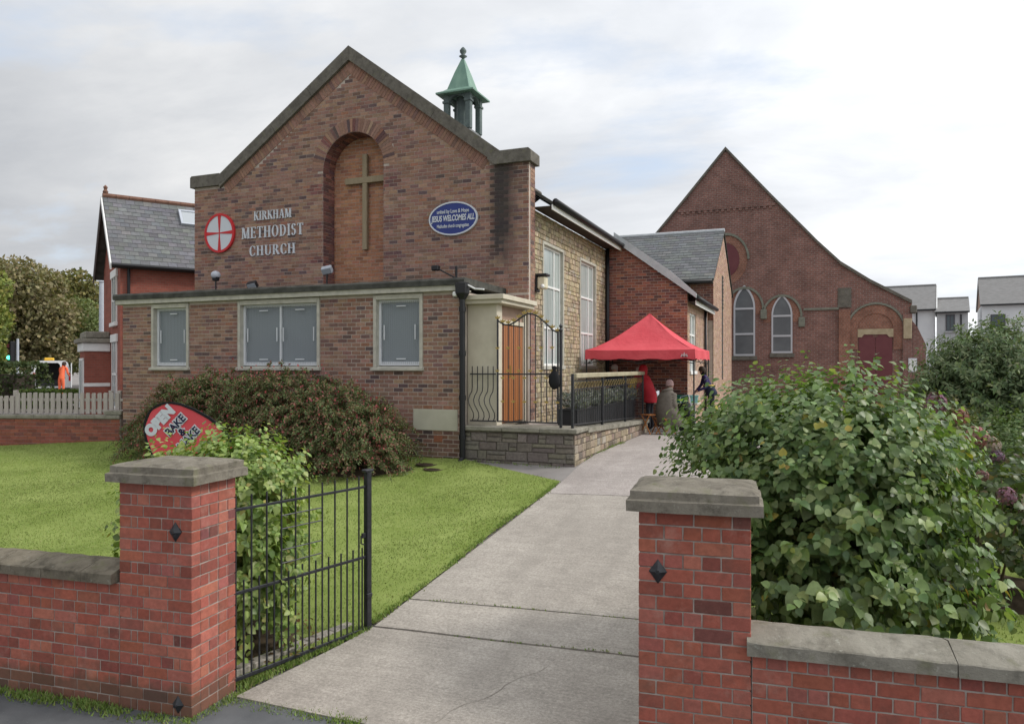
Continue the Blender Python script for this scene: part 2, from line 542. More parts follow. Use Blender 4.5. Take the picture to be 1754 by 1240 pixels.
m_white2 = M('white_paint', (0.74, 0.74, 0.72), (0.80, 0.80, 0.78), 5, 0.6, 0.3)
m_felt = M('roof_felt', (0.045, 0.045, 0.04), (0.085, 0.085, 0.075), 5, 0.9, 0.2, 0.4, 60)
m_lead = M('lead_flashing', (0.42, 0.44, 0.46), (0.52, 0.54, 0.56), 4, 0.6, 0.4)
m_glass = M('window_glass', (0.055, 0.075, 0.085), None, rough=0.06, spec=0.7)
m_glass_pale = M('net_curtain_glass', (0.30, 0.35, 0.34), (0.46, 0.50, 0.48), 1.4, 0.12, 0.5, stretch=(6, 6, 0.4))
m_lattice_glass = M('lead_glass', (0.10, 0.105, 0.115), (0.135, 0.145, 0.155), 1.5, 0.3, 0.5)
m_blind = M('blind_slat', (0.46, 0.50, 0.535), None, rough=0.6, spec=0.3)

def pal(p, s=1.0):
    """weighted brick colour with its own slight drift"""
    x = rnd.random()*sum(w for w, c in p)
    for w, c in p:
        x -= w
        if x <= 0: break
    k = s*rnd.uniform(0.84, 1.14)
    return (min(1, c[0]*k), min(1, c[1]*k*rnd.uniform(0.94, 1.06)), min(1, c[2]*k*rnd.uniform(0.92, 1.08)))
PAL_RED = [(6, (0.37, 0.115, 0.078)), (4, (0.335, 0.102, 0.072)), (4, (0.40, 0.14, 0.098)), (2, (0.28, 0.088, 0.066)), (0.3, (0.19, 0.072, 0.062)), (1.5, (0.345, 0.115, 0.09))]
PAL_CH = [(5, (0.30, 0.172, 0.128)), (5, (0.265, 0.15, 0.114)), (3, (0.34, 0.205, 0.15)), (2.2, (0.20, 0.12, 0.10)), (1.1, (0.135, 0.092, 0.088)), (1.6, (0.325, 0.21, 0.15)), (0.7, (0.30, 0.145, 0.098))]
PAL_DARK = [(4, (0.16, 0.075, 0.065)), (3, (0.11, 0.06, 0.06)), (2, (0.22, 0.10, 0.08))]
PAL_ORANGE = [(5, (0.44, 0.215, 0.125)), (4, (0.39, 0.185, 0.11)), (2, (0.48, 0.25, 0.15)), (1, (0.33, 0.16, 0.105))]
PAL_WING = [(5, (0.27, 0.115, 0.085)), (4, (0.22, 0.095, 0.075)), (3, (0.33, 0.135, 0.09)), (2.5, (0.14, 0.075, 0.07)), (1, (0.36, 0.17, 0.11))]
PAL_BUFF = [(5, (0.46, 0.31, 0.225)), (3, (0.42, 0.27, 0.20)), (2, (0.50, 0.35, 0.26))]

# ------------------------------------------------------------------ ground levels
PV = [-400, 4.9, 6.3, 8.76, 11.0, 12.8, 13.8, 15.0, 18.0, 900]
PZ = [0.0, 0.0, 0.045, 0.28, 0.49, 0.67, 0.83, 0.91, 0.93, 0.93]
def gz(v): return float(np.interp(v, PV, PZ))
def sheet(name, us, vs, zf, mat, umin=None, umax=None, kind='structure', label=None):
    """grid sheet following the ground; umin/umax give the row's ends"""
    V = []; F = []
    nu = len(us)
    for v in vs:
        a = umin(v) if umin else us[0]; b = umax(v) if umax else us[-1]
        for k in range(nu):
            f = (us[k]-us[0])/(us[-1]-us[0])
            u = a+(b-a)*f
            V.append((u, v, zf(u, v)))
    for i in range(len(vs)-1):
        for k in range(nu-1):
            a = i*nu+k
            F += [a, a+1, a+nu+1, a+nu]
    return mesh_np(name, np.array(V), F, 4, mat, None, kind=kind)
vs_all = [-400, -100, -20, 0, 3, 4.4, 4.9, 5.6, 6.3, 7, 8, 8.76, 9.5, 10.3, 11, 11.6, 12.2, 12.8, 13.3, 13.8, 14.4, 15, 18, 22, 30, 60, 120, 300, 900]
sheet('ground', [-900, -300, -100, -40, -15, -6, 0, 6, 15, 40, 100, 300, 900], vs_all, lambda u, v: gz(v)-0.035, m_tarmac)
sheet('pavement', [-60, -6, 0, 6, 60], [-3, 0, 3, 4.2, 4.86], lambda u, v: 0.0, m_asphalt)
PHI = R(5.6)
BO = Vector((-0.474, 4.828, 0.0))      # origin of the boundary line
BF = Matrix.Translation(BO) @ Matrix.Rotation(PHI, 4, 'Z')
def wall_back(u): return BO.y+(u-BO.x)*math.tan(PHI)+0.30
# lawns
m_lawn = M('lawn_turf', (0.17, 0.225, 0.052), (0.25, 0.305, 0.09), 1.1, 0.95, 0.1, 0.5, 40, speck=(14, 0.62, (0.25, 0.29, 0.10)))
def lawn_umax(v):
    if v < 6.55: return -4.585+(v-4.9)*0.235
    if v < 12.7: return -4.17
    return -4.17+(v-12.7)/(13.76-12.7)*(-6.67+4.17)
def lawn_edge_front(u): return wall_back(u)
LV = [4.55, 5.2, 5.8, 6.4, 7, 7.6, 8.2, 8.8, 9.4, 10, 10.6, 11.2, 11.8, 12.2, 12.7, 13.0, 13.3, 13.76]
def lawn_z(u, v):
    return gz(v)+0.022+0.012*math.sin(u*1.3+v*0.7)+0.01*math.sin(u*2.7-v*1.9)
sheet('lawn', np.linspace(-24, -4.2, 34), LV, lawn_z, m_lawn, lambda v: -24 if v > 4.6 else -24, lambda v: lawn_umax(v))
sheet('lawn', np.linspace(-0.95, 26, 34), [5.3, 5.8, 6.4, 7, 7.6, 8.2, 8.8, 9.4, 10, 11, 12, 13, 14, 15, 17, 20, 24], lawn_z, m_lawn)
# concrete drive: three slabs with open joints, then the older surface beside the church
path = bpy.data.objects.new('path', None); C.objects.link(path)
path.location = (-2.6, 8.0, 0); WM['path'] = Matrix.Translation((-2.6, 8.0, 0)); path['kind'] = 'structure'
def slab(v0, v1, mat, u0=-4.15, u1=-1.0, k0=0.124, k1=0.124, ul=None):
    nu, nv = 26, max(4, int((v1-v0)/0.5))
    V = []; F = []
    for i in range(nv+1):
        f = i/nv
        for k in range(nu+1):
            ua = u0 if ul is None else ul+(u0-ul)*f
            u = ua+(u1-ua)*k/nu
            v = v0+(v1-v0)*f+(u-u0)*(k0*(1-f)+k1*f)
            v += rnd.uniform(-.004, .004) if i in (0, nv) else 0
            V.append((u, v, gz(v)+0.012+0.002*math.sin(u*3)*math.cos(v*2)))
    n1 = nu+1
    for i in range(nv):
        for k in range(nu):
            a = i*n1+k
            F.append((a, a+1, a+n1+1, a+n1))
    mb = MB(); mb.add(V, F)
    # skirt
    ring = list(range(nu+1))+[i*n1+nu for i in range(1, nv+1)]+[nv*n1+k for k in range(nu-1, -1, -1)]+[i*n1 for i in range(nv-1, 0, -1)]
    low = [(V[q][0], V[q][1], V[q][2]-0.06) for q in ring]
    o = len(mb.v); mb.v += low
    for i in range(len(ring)):
        j = (i+1) % len(ring)
        mb.f.append((ring[j], ring[i], o+i, o+j)); mb.mi.append(0); mb.col.append((1, 1, 1))
    return mb.build('concrete_slab', mat, path)
slab(4.86, 6.525, m_conc, k0=0.0, k1=0.065, ul=-4.41)
slab(6.560, 7.262, m_conc, k0=0.065, k1=0.09)
slab(7.288, 11.90, m_conc, k0=0.09)
slab(11.925, 19.6, m_conc2, k1=0.0)
# soil in the joints and a hairline crack across the first slab
for v0, k in ((6.5425, 0.065), (7.275, 0.09), (11.912, 0.124)):
    jf = MB(); n = 24; V = []; F = []
    for i in range(n+1):
        u = -4.13+3.1*i/n; v = v0+(u+4.15)*k
        V += [(u, v-0.03, gz(v)-0.012+rnd.uniform(-.006, .008)), (u, v+0.03, gz(v)-0.012+rnd.uniform(-.006, .008))]
    for i in range(n): F.append((2*i, 2*i+2, 2*i+3, 2*i+1))
    jf.add(V, F); jf.build('joint_soil', m_soil, path)
ck = MB(); V = []; F = []; n = 22
for i in range(n+1):
    f = i/n
    u = -2.75+0.62*f+0.03*math.sin(f*17)+rnd.uniform(-.012, .012); v = 4.90+1.55*f
    z = gz(v)+0.012+0.002*math.sin(u*3)*math.cos(v*2)+0.0035; w_ = 0.0012+0.002*rnd.random()
    V += [(u-w_, v, z), (u+w_, v, z)]
for i in range(n): F.append((2*i, 2*i+1, 2*i+3, 2*i+2))
ck.add(V, F); ck.build('crack', M('crack_grime', (0.16, 0.14, 0.115), (0.24, 0.21, 0.18), 12, 0.95), path)
# narrow edging strip between gate and lawn
eb = MB()
for i in range(5):
    fe = Matrix.Translation((-4.74, 5.02, 0)) @ Matrix.Rotation(math.atan2(1.53, 0.315), 4, 'Z')
    eb.cbox(i*0.32, i*0.32+0.31, -0.06, 0.06, 0.0, 0.085, 0.01, fe)
o = eb.build('path_edging', m_conc, None); o['kind'] = 'structure'

# ------------------------------------------------------------------ bricks as pieces
BRICK_ME = {}
def brick_mesh(L, D, Hh, mat, var):
    key = (round(L, 4), round(D, 3), round(Hh, 4), mat.name, var)
    if key in BRICK_ME: return BRICK_ME[key]
    rr = random.Random(hash(key[:3]) % 9999+var*31)
    mb = MB(); mb.cbox(0, L, 0, D, 0, Hh, 0.0035)
    me = bpy.data.meshes.new('brick')
    vs = [(x+rr.uniform(-.0015, .0015), y+(rr.uniform(-.0015, .0015) if y < D*0.5 else 0), z+rr.uniform(-.0015, .0015)) for x, y, z in mb.v]
    me.from_pydata(vs, [], mb.f); me.materials.append(mat); me.update()
    BRICK_ME[key] = me
    return me
def brick(parent, frame, x0, x1, z0, h, depth, palette, mat, y=0.0, face='f', shade=1.0, joint=0.0095):
    """one brick; face f = front (-y), r = right face (+x): x0,x1 then run along y from the front"""
    L = x1-x0-joint
    me = brick_mesh(L, depth, h-joint, mat, rnd.randrange(3))
    yy = y+rnd.uniform(-0.0015, 0.0015)
    if face == 'f': m = frame @ Matrix.Translation((x0+joint/2, yy, z0+joint/2))
    else: m = frame @ Matrix.Rotation(R(90), 4, 'Z') @ Matrix.Translation((x0+joint/2, -y+rnd.uniform(-.0015, .0015), z0+joint/2))
    return place('brick', me, m, parent, pal(palette, shade))
CH_ = 0.0905
PIL_W, PIL_D = 0.70, 0.53
ROW_L = {0: [0.2333]*3, 1: [0.115, 0.0625, 0.115, 0.115, 0.115, 0.0625, 0.115]}
ROW_R = {0: [0.115, 0.235, 0.235, 0.115], 1: [0.165, 0.1175, 0.1175, 0.1175, 0.1825]}
def pillar(name, label, s0, rows, nrow, zoff, patches):
    frame = BF @ Matrix.Translation((s0, 0, zoff))
    t = thing(name, label, 'gate pillar', tuple((BF @ Vector((s0+PIL_W/2, PIL_D/2, 0)))), PHI, 'brick gate pillars')
    core = MB(); core.box(0.0105, PIL_W-0.0105, 0.0055, PIL_D-0.012, -0.1, nrow*CH_+0.01)
    core.build('mortar_core', m_mortar_red, t, frame=frame)
    side = {0: [0.215, 0.215], 1: [0.105, 0.11, 0.11, 0.105]}
    oth = MB()
    for i in range(nrow):
        z = i*CH_
        lay = rows[(i+1) % 2]
        x = 0.0
        for w_ in lay:
            brick(t, frame, x, x+w_, z, CH_, 0.10, PAL_RED, m_brick_obj, shade=0.93 if i < 3 else 1.0)
            x += w_
        y = 0.10
        fr = frame @ Matrix.Translation((PIL_W-0.0055, 0, 0))
        for w_ in side[i % 2]:
            brick(t, fr, y, y+w_, z, CH_, 0.10, PAL_RED, m_brick_obj, face='r', shade=1.05)
            y += w_
        # back and far side, out of the picture: joined
        for (a, b2) in ((0.0, 0.235), (0.235, 0.46), (0.46, 0.70)):
            oth.tint = pal(PAL_RED); oth.box(a+0.005, b2-0.005, PIL_D-0.09, PIL_D, z+0.005, z+CH_-0.005)
        for (a, b2) in ((0.10, 0.27), (0.27, 0.44)):
            oth.tint = pal(PAL_RED); oth.box(0, 0.09, a+0.005, b2-0.005, z+0.005, z+CH_-0.005)
    oth.build('brickwork', m_brick_att, t, kind='stuff', frame=frame)
    zt = nrow*CH_+0.004
    cap = MB()
    o1, o2 = 0.070, 0.045
    prof = [(o1, zt), (o1, zt+0.068), (o2, zt+0.078), (o2, zt+0.125), (o2-0.035, zt+0.142), (-0.16, zt+0.168)]
    ringv = []
    for off, z in prof:
        ringv.append([(-off, -off, z), (PIL_W+off, -off, z), (PIL_W+off, PIL_D+off, z), (-off, PIL_D+off, z)])
    # subdivide each ring edge for worn edges
    rings = []
    for rg in ringv:
        rr_ = []
        for k in range(4):
            a, b2 = Vector(rg[k]), Vector(rg[(k+1) % 4])
            for q in range(5):
                p = a.lerp(b2, q/5)
                rr_.append((p.x+rnd.uniform(-.003, .003), p.y+rnd.uniform(-.003, .003), p.z+rnd.uniform(-.003, .003)))
        rings.append(rr_)
    V = [p for r_ in rings for p in r_]; n = 20
    F = [tuple(reversed(range(n)))]
    for i in range(len(rings)-1):
        for k in range(n): F.append((i*n+k, i*n+(k+1) % n, (i+1)*n+(k+1) % n, (i+1)*n+k))
    F.append(tuple((len(rings)-1)*n+k for k in range(n)))
    cap.add(V, F)
    cap.build('cap_stone', m_cope_cap, t, frame=frame)
    for (ps, pz, sc) in patches:
        mb = MB()
        a = 0.058*sc; bz = 0.078*sc
        mb.add([(ps-a, -0.004, pz), (ps, -0.004, pz-bz), (ps+a, -0.004, pz), (ps, -0.004, pz+bz), (ps, -0.038, pz),
                (ps-a, 0.01, pz), (ps, 0.01, pz-bz), (ps+a, 0.01, pz), (ps, 0.01, pz+bz)],
               [(0, 1, 4), (1, 2, 4), (2, 3, 4), (3, 0, 4), (0, 5, 6, 1), (1, 6, 7, 2), (2, 7, 8, 3), (3, 8, 5, 0)])
        mb.tube([(ps, -0.045, pz), (ps, -0.02, pz)], 0.012, 8)
        mb.build('tie_plate', m_iron, t, frame=BF)
    return t
pillar('gate_pillar', 'red brick gate pillar with stone cap and two black diamond plates, hinging the open black gate', -4.70, ROW_L, 20, 0.0, [(-4.155, 1.44, 1.0), (-4.13, 0.10, 0.9)])
pillar('gate_pillar', 'red brick gate pillar with stone cap in front of the big leafy green bush', -0.57, ROW_R, 20, -0.005, [(-0.443, 1.42, 1.0)])

def boundary_wall(name, label, s_vis0, s_vis1, s_end0, s_end1, z0, stones, mat_stone, phase=0):
    t = thing(name, label, 'garden wall', tuple(BF @ Vector(((s_vis0+s_vis1)/2, 0.15, 0))), PHI)
    nrow = 11
    core = MB(); core.box(s_end0, s_end1, 0.0055, 0.24, -0.1, z0+nrow*CH_)
    core.build('mortar_core', m_mortar_red, t, frame=BF)
    oth = MB()
    for i in range(nrow):
        z = z0+i*CH_
        w_ = 0.1175 if (i+phase) % 2 == 0 else 0.235
        off = 0 if w_ > 0.2 else 0.0587
        x = s_vis0-(off if off else 0)
        x = s_vis0
        first = True
        while x < s_vis1-0.02:
            ww = w_
            if first and off: ww = w_*0.5+0.03
            first = False
            x1 = min(x+ww, s_vis1)
            brick(t, BF, x, x1, z, CH_, 0.10, PAL_RED, m_brick_obj, shade=1.0)
            x = x1
        # beyond the picture
        for a, b2, sgn in ((s_end0, s_vis0, 1), (s_vis1, s_end1, 1)):
            x = a
            while x < b2-0.02:
                x1 = min(x+w_, b2)
                oth.tint = pal(PAL_RED); oth.box(x+0.005, x1-0.005, 0, 0.08, z+0.005, z+CH_-0.005)
                x = x1
        x = s_end0
        while x < s_end1-0.02:
            x1 = min(x+0.235, s_end1)
            oth.tint = pal(PAL_RED); oth.box(x+0.005, x1-0.005, 0.17, 0.252, z+0.005, z+CH_-0.005)
            x = x1
    oth.build('brickwork', m_brick_att, t, kind='stuff', frame=BF)
    zc = z0+nrow*CH_+0.002
    for a, b2 in stones:
        n = max(2, int((b2-a)/0.08))
        pr = [(-0.055, zc), (-0.055, zc+0.075), (-0.045, zc+0.083), (0.15, zc+0.142), (0.27, zc+0.118), (0.33, zc+0.085), (0.33, zc)]
        V = []; F = []; k = len(pr)
        for i in range(n+1):
            s = a+(b2-a)*i/n
            for y, z in pr: V.append((s+rnd.uniform(-.001, .001), y+rnd.uniform(-.0035, .0035), z+rnd.uniform(-.004, .004)*(z > zc+0.01)))
        for i in range(n):
            for q in range(k):
                F.append((i*k+q, i*k+(q+1) % k, (i+1)*k+(q+1) % k, (i+1)*k+q)[::-1])
        F.append(tuple(range(k))[::1]); F.append(tuple(n*k+q for q in reversed(range(k))))
        MB().add(V, F).build('coping_stone', mat_stone, t, frame=BF)
    return t
xs = [-4.72, -5.03, -5.44, -5.60, -5.93, -6.3, -6.7, -7.1, -7.6, -8.2]
boundary_wall('boundary_wall', 'low red brick garden wall with brown coping stones left of the open gate', -6.3, -4.70, -8.2, -4.70, 0.0, [(b2+0.003, a-0.003) for a, b2 in zip(xs[:-1], xs[1:])], m_cope)
boundary_wall('boundary_wall', 'low red brick garden wall with pale grey coping below the big leafy bush', 0.13, 2.15, 0.13, 5.0, -0.042, [(0.10, 1.247), (1.253, 2.45), (2.456, 3.7), (3.706, 5.0)], m_cope_grey)

# ------------------------------------------------------------------ open gate
def gate():
    hx, hy = -4.56, 4.90
    ang = math.atan2(1.61, 0.375)
    L = 1.65
    t = thing('garden_gate', 'black iron garden gate standing open beside the concrete drive', 'gate', (hx, hy, 0), ang)
    fr = Matrix.Translation((hx, hy, 0)) @ Matrix.Rotation(ang, 4, 'Z')
    b = 0.009
    def bar(name, x, z0, z1, r=0.0085):
        mb = MB(); mb.tube([(x, 0, z0), (x, 0, z1)], r, 8); mb.build(name, m_iron, t, frame=fr)
    for name, z, h in (('bottom_rail', 0.075, 0.018), ('middle_rail', 0.805, 0.014), ('top_rail', 1.515, 0.012)):
        mb = MB(); mb.cbox(0.03, L-0.04, -0.008, 0.008, z-h, z+h, 0.003); mb.build(name, m_iron, t, frame=fr)
    mb = MB(); mb.cbox(0.0, 0.035, -0.018, 0.018, 0.03, 1.60, 0.004); mb.build('hinge_stile', m_iron, t, frame=fr)
    mb = MB(); mb.cbox(L-0.05, L+0.012, -0.030, 0.030, 0.02, 1.66, 0.006); mb.cbox(L-0.075, L+0.035, -0.036, 0.036, 1.66, 1.69, 0.008)
    st = mb.build('latch_stile', m_iron, t, frame=fr)
    mb = MB(); mb.cbox(L-0.10, L-0.04, -0.012, 0.012, 1.00, 1.05, 0.004); mb.tube([(L-0.11, 0, 1.03), (L-0.11, 0, 0.95), (L-0.06, 0, 0.93)], 0.008, 6)
    mb.build('latch', m_iron, st, frame=fr)
    mb = MB(); mb.cbox(L-0.07, L+0.0, -0.05, -0.03, 0.40, 0.44, 0.004); mb.build('drop_bolt', m_iron, st, frame=fr)
    n = 10
    xs_ = [0.10+i*(L-0.24)/(n-1) for i in range(n)]
    for x in xs_: bar('tall_bar', x, 0.075, 1.63)
    allx = [0.035]+xs_+[L-0.05]
    for a, c in zip(allx[:-1], allx[1:]): bar('short_bar', (a+c)/2, 0.075, 0.905)
    for z in (0.96, 1.08, 1.27, 1.39):
        mb = MB(); mb.tube([(xs_[3], 0, z), (xs_[6], 0, z)], 0.0065, 6); mb.build('cross_rung', m_iron, t, frame=fr)
    for z in (0.25, 1.35):
        mb = MB(); mb.tube([(-0.01, 0, z-0.05), (-0.01, 0, z+0.05)], 0.016, 8); mb.cbox(-0.10, 0.01, -0.008, 0.008, z-0.02, z+0.02, 0.003)
        mb.build('hinge', m_iron, t, frame=fr)
gate()
# ------------------------------------------------------------------ church
church = thing('church', 'brick church with stepped stone gable, arched niche and flat roofed entrance block', 'church', (-10.9, 15.9, 0.85))
BH = 0.088
def in_rects(x, z, rects, pad=0.0):
    return any(a-pad < x < b2+pad and c-pad < z < d+pad for a, b2, c, d in rects)
def brick_rows(x0, x1, z0, z1, L=0.235, bond=True, h=BH):
    """(row, xa, xb, za) for stretcher bond between x0 and x1"""
    i = 0; z = z0
    while z < z1-h*0.5:
        x = x0-(L/2 if i % 2 else 0)
        while x < x1-0.01:
            xa, xb = max(x, x0), min(x+L, x1)
            if xb-xa > 0.03: yield i, xa, xb, z
            x += L
        z += h; i += 1
def joined_bricks(name, parent, mat, x0, x1, z0, z1, y, palette, keep=None, holes=(), axis='y', face=-1, tintfn=None, h=BH, j=0.006, depth=0.03, L=0.235):
    """real brick faces standing 6 mm proud of the mortar, one mesh"""
    mb = MB()
    for i, xa, xb, z in brick_rows(x0, x1, z0, z1, L, h=h):
        for a, b2 in split_holes(xa, xb, z+h/2, holes):
            cx, cz = (a+b2)/2, z+h/2
            if keep and not keep(cx, cz, a, b2): continue
            c = pal(palette)
            if tintfn: c = tintfn(cx, cz, c)
            mb.tint = c
            p = rnd.uniform(0.0, 0.003)
            if axis == 'y':
                ya, yb = (y-p, y+depth) if face < 0 else (y-depth, y+p)
                mb.box(a+j, b2-j, ya, yb, z+j, z+h-j, skip=('k',) if face < 0 else ('f',))
            else:
                xa2, xb2 = (y-depth, y+p) if face > 0 else (y-p, y+depth)
                mb.box(xa2, xb2, a+j, b2-j, z+j, z+h-j, skip=('l',) if face > 0 else ('r',))
    if not mb.v: return None
    return mb.build(name, mat, parent, kind='stuff')
def split_holes(xa, xb, cz, holes):
    segs = [(xa, xb)]
    for a, b2, c, d in holes:
        if not (c < cz < d): continue
        out = []
        for p, q in segs:
            if q <= a or p >= b2: out.append((p, q)); continue
            if p < a-0.03: out.append((p, a))
            if q > b2+0.03: out.append((b2, q))
        segs = out
    return segs

# ---- flat roofed entrance block -------------------------------------------------
EX0, EX1, EV = -16.14, -6.66, 13.8
EZ0, EZ1 = 0.62, 4.28
ext_holes = [(-15.15, -13.95, 2.70, 4.26), (-12.45, -10.15, 2.70, 4.26), (-8.76, -7.56, 2.70, 4.26), (-7.79, -6.75, 1.40, 1.845)]
mb = MB()
mb.box(EX0+0.006, EX1-0.006, EV+0.0045, EV+0.25, EZ0, 1.40)
mb.box(EX0+0.006, EX1-0.006, EV+0.0045, EV+0.25, 1.40, 2.70)
xsw = [EX0+0.006, -15.15, -13.95, -12.45, -10.15, -8.76, -7.56, EX1-0.006]
for a, b2 in ((0, 1), (2, 3), (4, 5), (6, 7)): mb.box(xsw[a], xsw[b2], EV+0.0045, EV+0.25, 2.70, EZ1)
mb.box(EX0+0.006, EX0+0.25, EV+0.26, 15.9, EZ0, EZ1)
mb.box(EX1-0.25, EX1-0.006, EV+0.26, 15.9, EZ0, EZ1)
ext = mb.build('entrance_block_wall', m_mortar_ch, church)
E_IND = -9.75      # bricks nearest the viewer, picked out one by one
rows = list(brick_rows(EX0, EX1, 0.70, EZ1))
cand = []
mbj = MB()
for i, xa, xb, z in rows:
    if z+BH > EZ1+0.02: continue
    for a, b2 in split_holes(xa, xb, z+BH/2, ext_holes):
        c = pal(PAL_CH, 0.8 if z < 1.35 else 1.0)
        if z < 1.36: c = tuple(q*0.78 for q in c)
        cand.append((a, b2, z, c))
cand.sort(key=lambda q: -((q[0]+q[1])/2)+(0.0 if q[2] > 1.9 or q[0] > -7.85 else 6.0))
CB_ME = {}
def ch_brick(parent, a, b2, z, c, y):
    key = (round(b2-a, 2), rnd.randrange(2))
    if key not in CB_ME:
        q = MB(); q.cbox(0, b2-a-0.014, 0, 0.05, 0, BH-0.014, 0.003)
        me = bpy.data.meshes.new('brick'); me.from_pydata(q.v, [], q.f); me.materials.append(m_chbrick_obj); CB_ME[key] = me
    return place('brick', CB_ME[key], Matrix.Translation((a+0.007, y-rnd.uniform(0, 0.003), z+0.007)), parent, c)
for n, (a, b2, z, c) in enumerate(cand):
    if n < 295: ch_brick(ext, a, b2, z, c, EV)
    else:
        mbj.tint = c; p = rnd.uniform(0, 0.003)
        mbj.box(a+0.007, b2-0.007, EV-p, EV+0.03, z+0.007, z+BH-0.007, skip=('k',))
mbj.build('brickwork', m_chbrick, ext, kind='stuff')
joined_bricks('brickwork', ext, m_chbrick, EV+0.12, 15.9, 0.70, EZ1, EX0, PAL_CH, axis='x', face=-1)
# foundation stone and air brick
MB().cbox(-7.785, -6.755, EV-0.012, EV+0.1, 1.405, 1.84, 0.006).build('foundation_stone', M('foundation_stone', (0.44, 0.42, 0.33), (0.50, 0.48, 0.385), 2.2, 0.85, 0.2, 0.2, 60), ext)
MB().box(-7.30, -7.10, EV-0.008, EV+0.02, 1.17, 1.30).build('air_brick', M('terracotta', (0.22, 0.085, 0.05), (0.28, 0.11, 0.06), 30, 0.85), ext)

def ext_window(x0, x1, z0, z1, lights):
    w = part_empty('window', church, ((x0+x1)/2, EV, z0))
    f = 0.072
    mb = MB()
    y0, y1 = EV-0.035, EV+0.16
    mb.cbox(x0, x0+f, y0, y1, z0, z1, 0.006); mb.cbox(x1-f, x1, y0, y1, z0, z1, 0.006)
    mb.cbox(x0+f, x1-f, y0, y1, z1-f*1.5, z1, 0.006)
    mb.add([(x0-0.03, EV-0.085, z0-0.05), (x1+0.03, EV-0.085, z0-0.05), (x1+0.03, EV+0.16, z0-0.05), (x0-0.03, EV+0.16, z0-0.05),
            (x0-0.03, EV-0.085, z0+0.0), (x1+0.03, EV-0.085, z0+0.0), (x1+0.03, EV+0.16, z0+0.055), (x0-0.03, EV+0.16, z0+0.055)],
           [(0, 3, 2, 1), (4, 5, 6, 7), (0, 1, 5, 4), (1, 2, 6, 5), (2, 3, 7, 6), (3, 0, 4, 7)])
    mb.build('window_surround', m_cream_w, w)
    ax0, ax1, az0, az1 = x0+f, x1-f, z0+0.056, z1-f*1.5
    g = 0.06; yf0, yf1 = EV+0.085, EV+0.15
    mb = MB()
    mb.cbox(ax0, ax0+g, yf0, yf1, az0, az1, 0.004); mb.cbox(ax1-g, ax1, yf0, yf1, az0, az1, 0.004)
    mb.cbox(ax0+g, ax1-g, yf0, yf1, az0, az0+g*1.3, 0.004); mb.cbox(ax0+g, ax1-g, yf0, yf1, az1-g, az1, 0.004)
    xs = [ax0+g+(ax1-ax0-2*g)*k/lights for k in range(lights+1)]
    for x in xs[1:-1]: mb.cbox(x-g*0.45, x+g*0.45, yf0-0.004, yf1, az0+g, az1-g, 0.004)
    mb.build('window_frame', m_white, w)
    for a, b2 in zip(xs[:-1], xs[1:]):
        MB().box(a+0.01, b2-0.01, EV+0.125, EV+0.131, az0+g, az1-g).build('pane', m_glass_blind, w)
        # vents and guard clips seen on the mesh guards
        wd = b2-a
        for zz in (az0+g+0.07, az1-g-0.09): MB().cbox(a+wd*0.42, a+wd*0.66, EV+0.055, EV+0.075, zz, zz+0.022, 0.004).build('guard_clip', m_white, w)
        for xx in ((a+0.09), (b2-0.09)): MB().cbox(xx-0.011, xx+0.011, EV+0.055, EV+0.075, az0+0.55, az0+0.87, 0.004).build('guard_clip', m_white, w)
        nsl = 30
        for k in range(nsl):
            zz = az0+g+0.01+(az1-az0-2*g-0.02)*k/(nsl-1)
            bl.box(a+0.03, b2-0.03, EV+0.165, EV+0.17, zz-0.018, zz+0.014)
    gm = MB()
    for a, b2 in zip(xs[:-1], xs[1:]):
        k = int((b2-a)/0.045)
        for q in range(1, k):
            x = a+(b2-a)*q/k; gm.box(x-0.0014, x+0.0014, EV+0.078, EV+0.081, az0+g*0.5, az1-g*0.5)
        k = int((az1-az0)/0.045)
        for q in range(1, k):
            z = az0+(az1-az0)*q/k; gm.box(a, b2, EV+0.074, EV+0.077, z-0.0014, z+0.0014)
    gm.build('mesh_guard', M('mesh_wire', (0.20, 0.215, 0.22), None, rough=0.5, metal=0.4), w, kind='stuff')
    return w
m_glass_blind, t_, b_ = base_mat('glass_over_blind', 0.08, 0.6)
b_.inputs['Base Color'].default_value = (0.37, 0.415, 0.45, 1)
b_.inputs['Alpha'].default_value = 0.6
for (x0, x1, n) in ((-15.15, -13.95, 1), (-12.45, -10.15, 2), (-8.76, -7.56, 1)):
    bl = MB()
    w = ext_window(x0, x1, 2.70, 4.27, n)
    bl.build('blind', m_blind, w, kind='stuff')
# roof, fascia, felt edge
MB().cbox(EX0-0.12, EX1+0.10, EV-0.12, EV-0.09, 4.285, 4.40, 0.004).build('fascia', m_cream_w, church)
mb = MB(); mb.box(EX0-0.115, EX1+0.095, EV-0.088, EV+0.25, 4.283, 4.30); mb.build('soffit', m_cream_w, church)
mb = MB()
n = 40
V = []; F = []
for i in range(n+1):
    x = EX0-0.16+(EX1+0.13-EX0+0.16)*i/n
    for y, z in ((EV-0.16, 4.395), (EV-0.165, 4.50), (EV-0.12, 4.545), (15.88, 4.52), (15.88, 4.395)):
        V.append((x, y+rnd.uniform(-.008, .008)*(y < 14), z+rnd.uniform(-.008, .008)*(z > 4.45)))
for i in range(n):
    for q in range(5): F.append((i*5+q, (i+1)*5+q, (i+1)*5+(q+1) % 5, i*5+(q+1) % 5))
F.append((4, 3, 2, 1, 0)); F.append(tuple(n*5+q for q in range(5)))
mb.add(V, F); mb.build('flat_roof', m_felt, church)

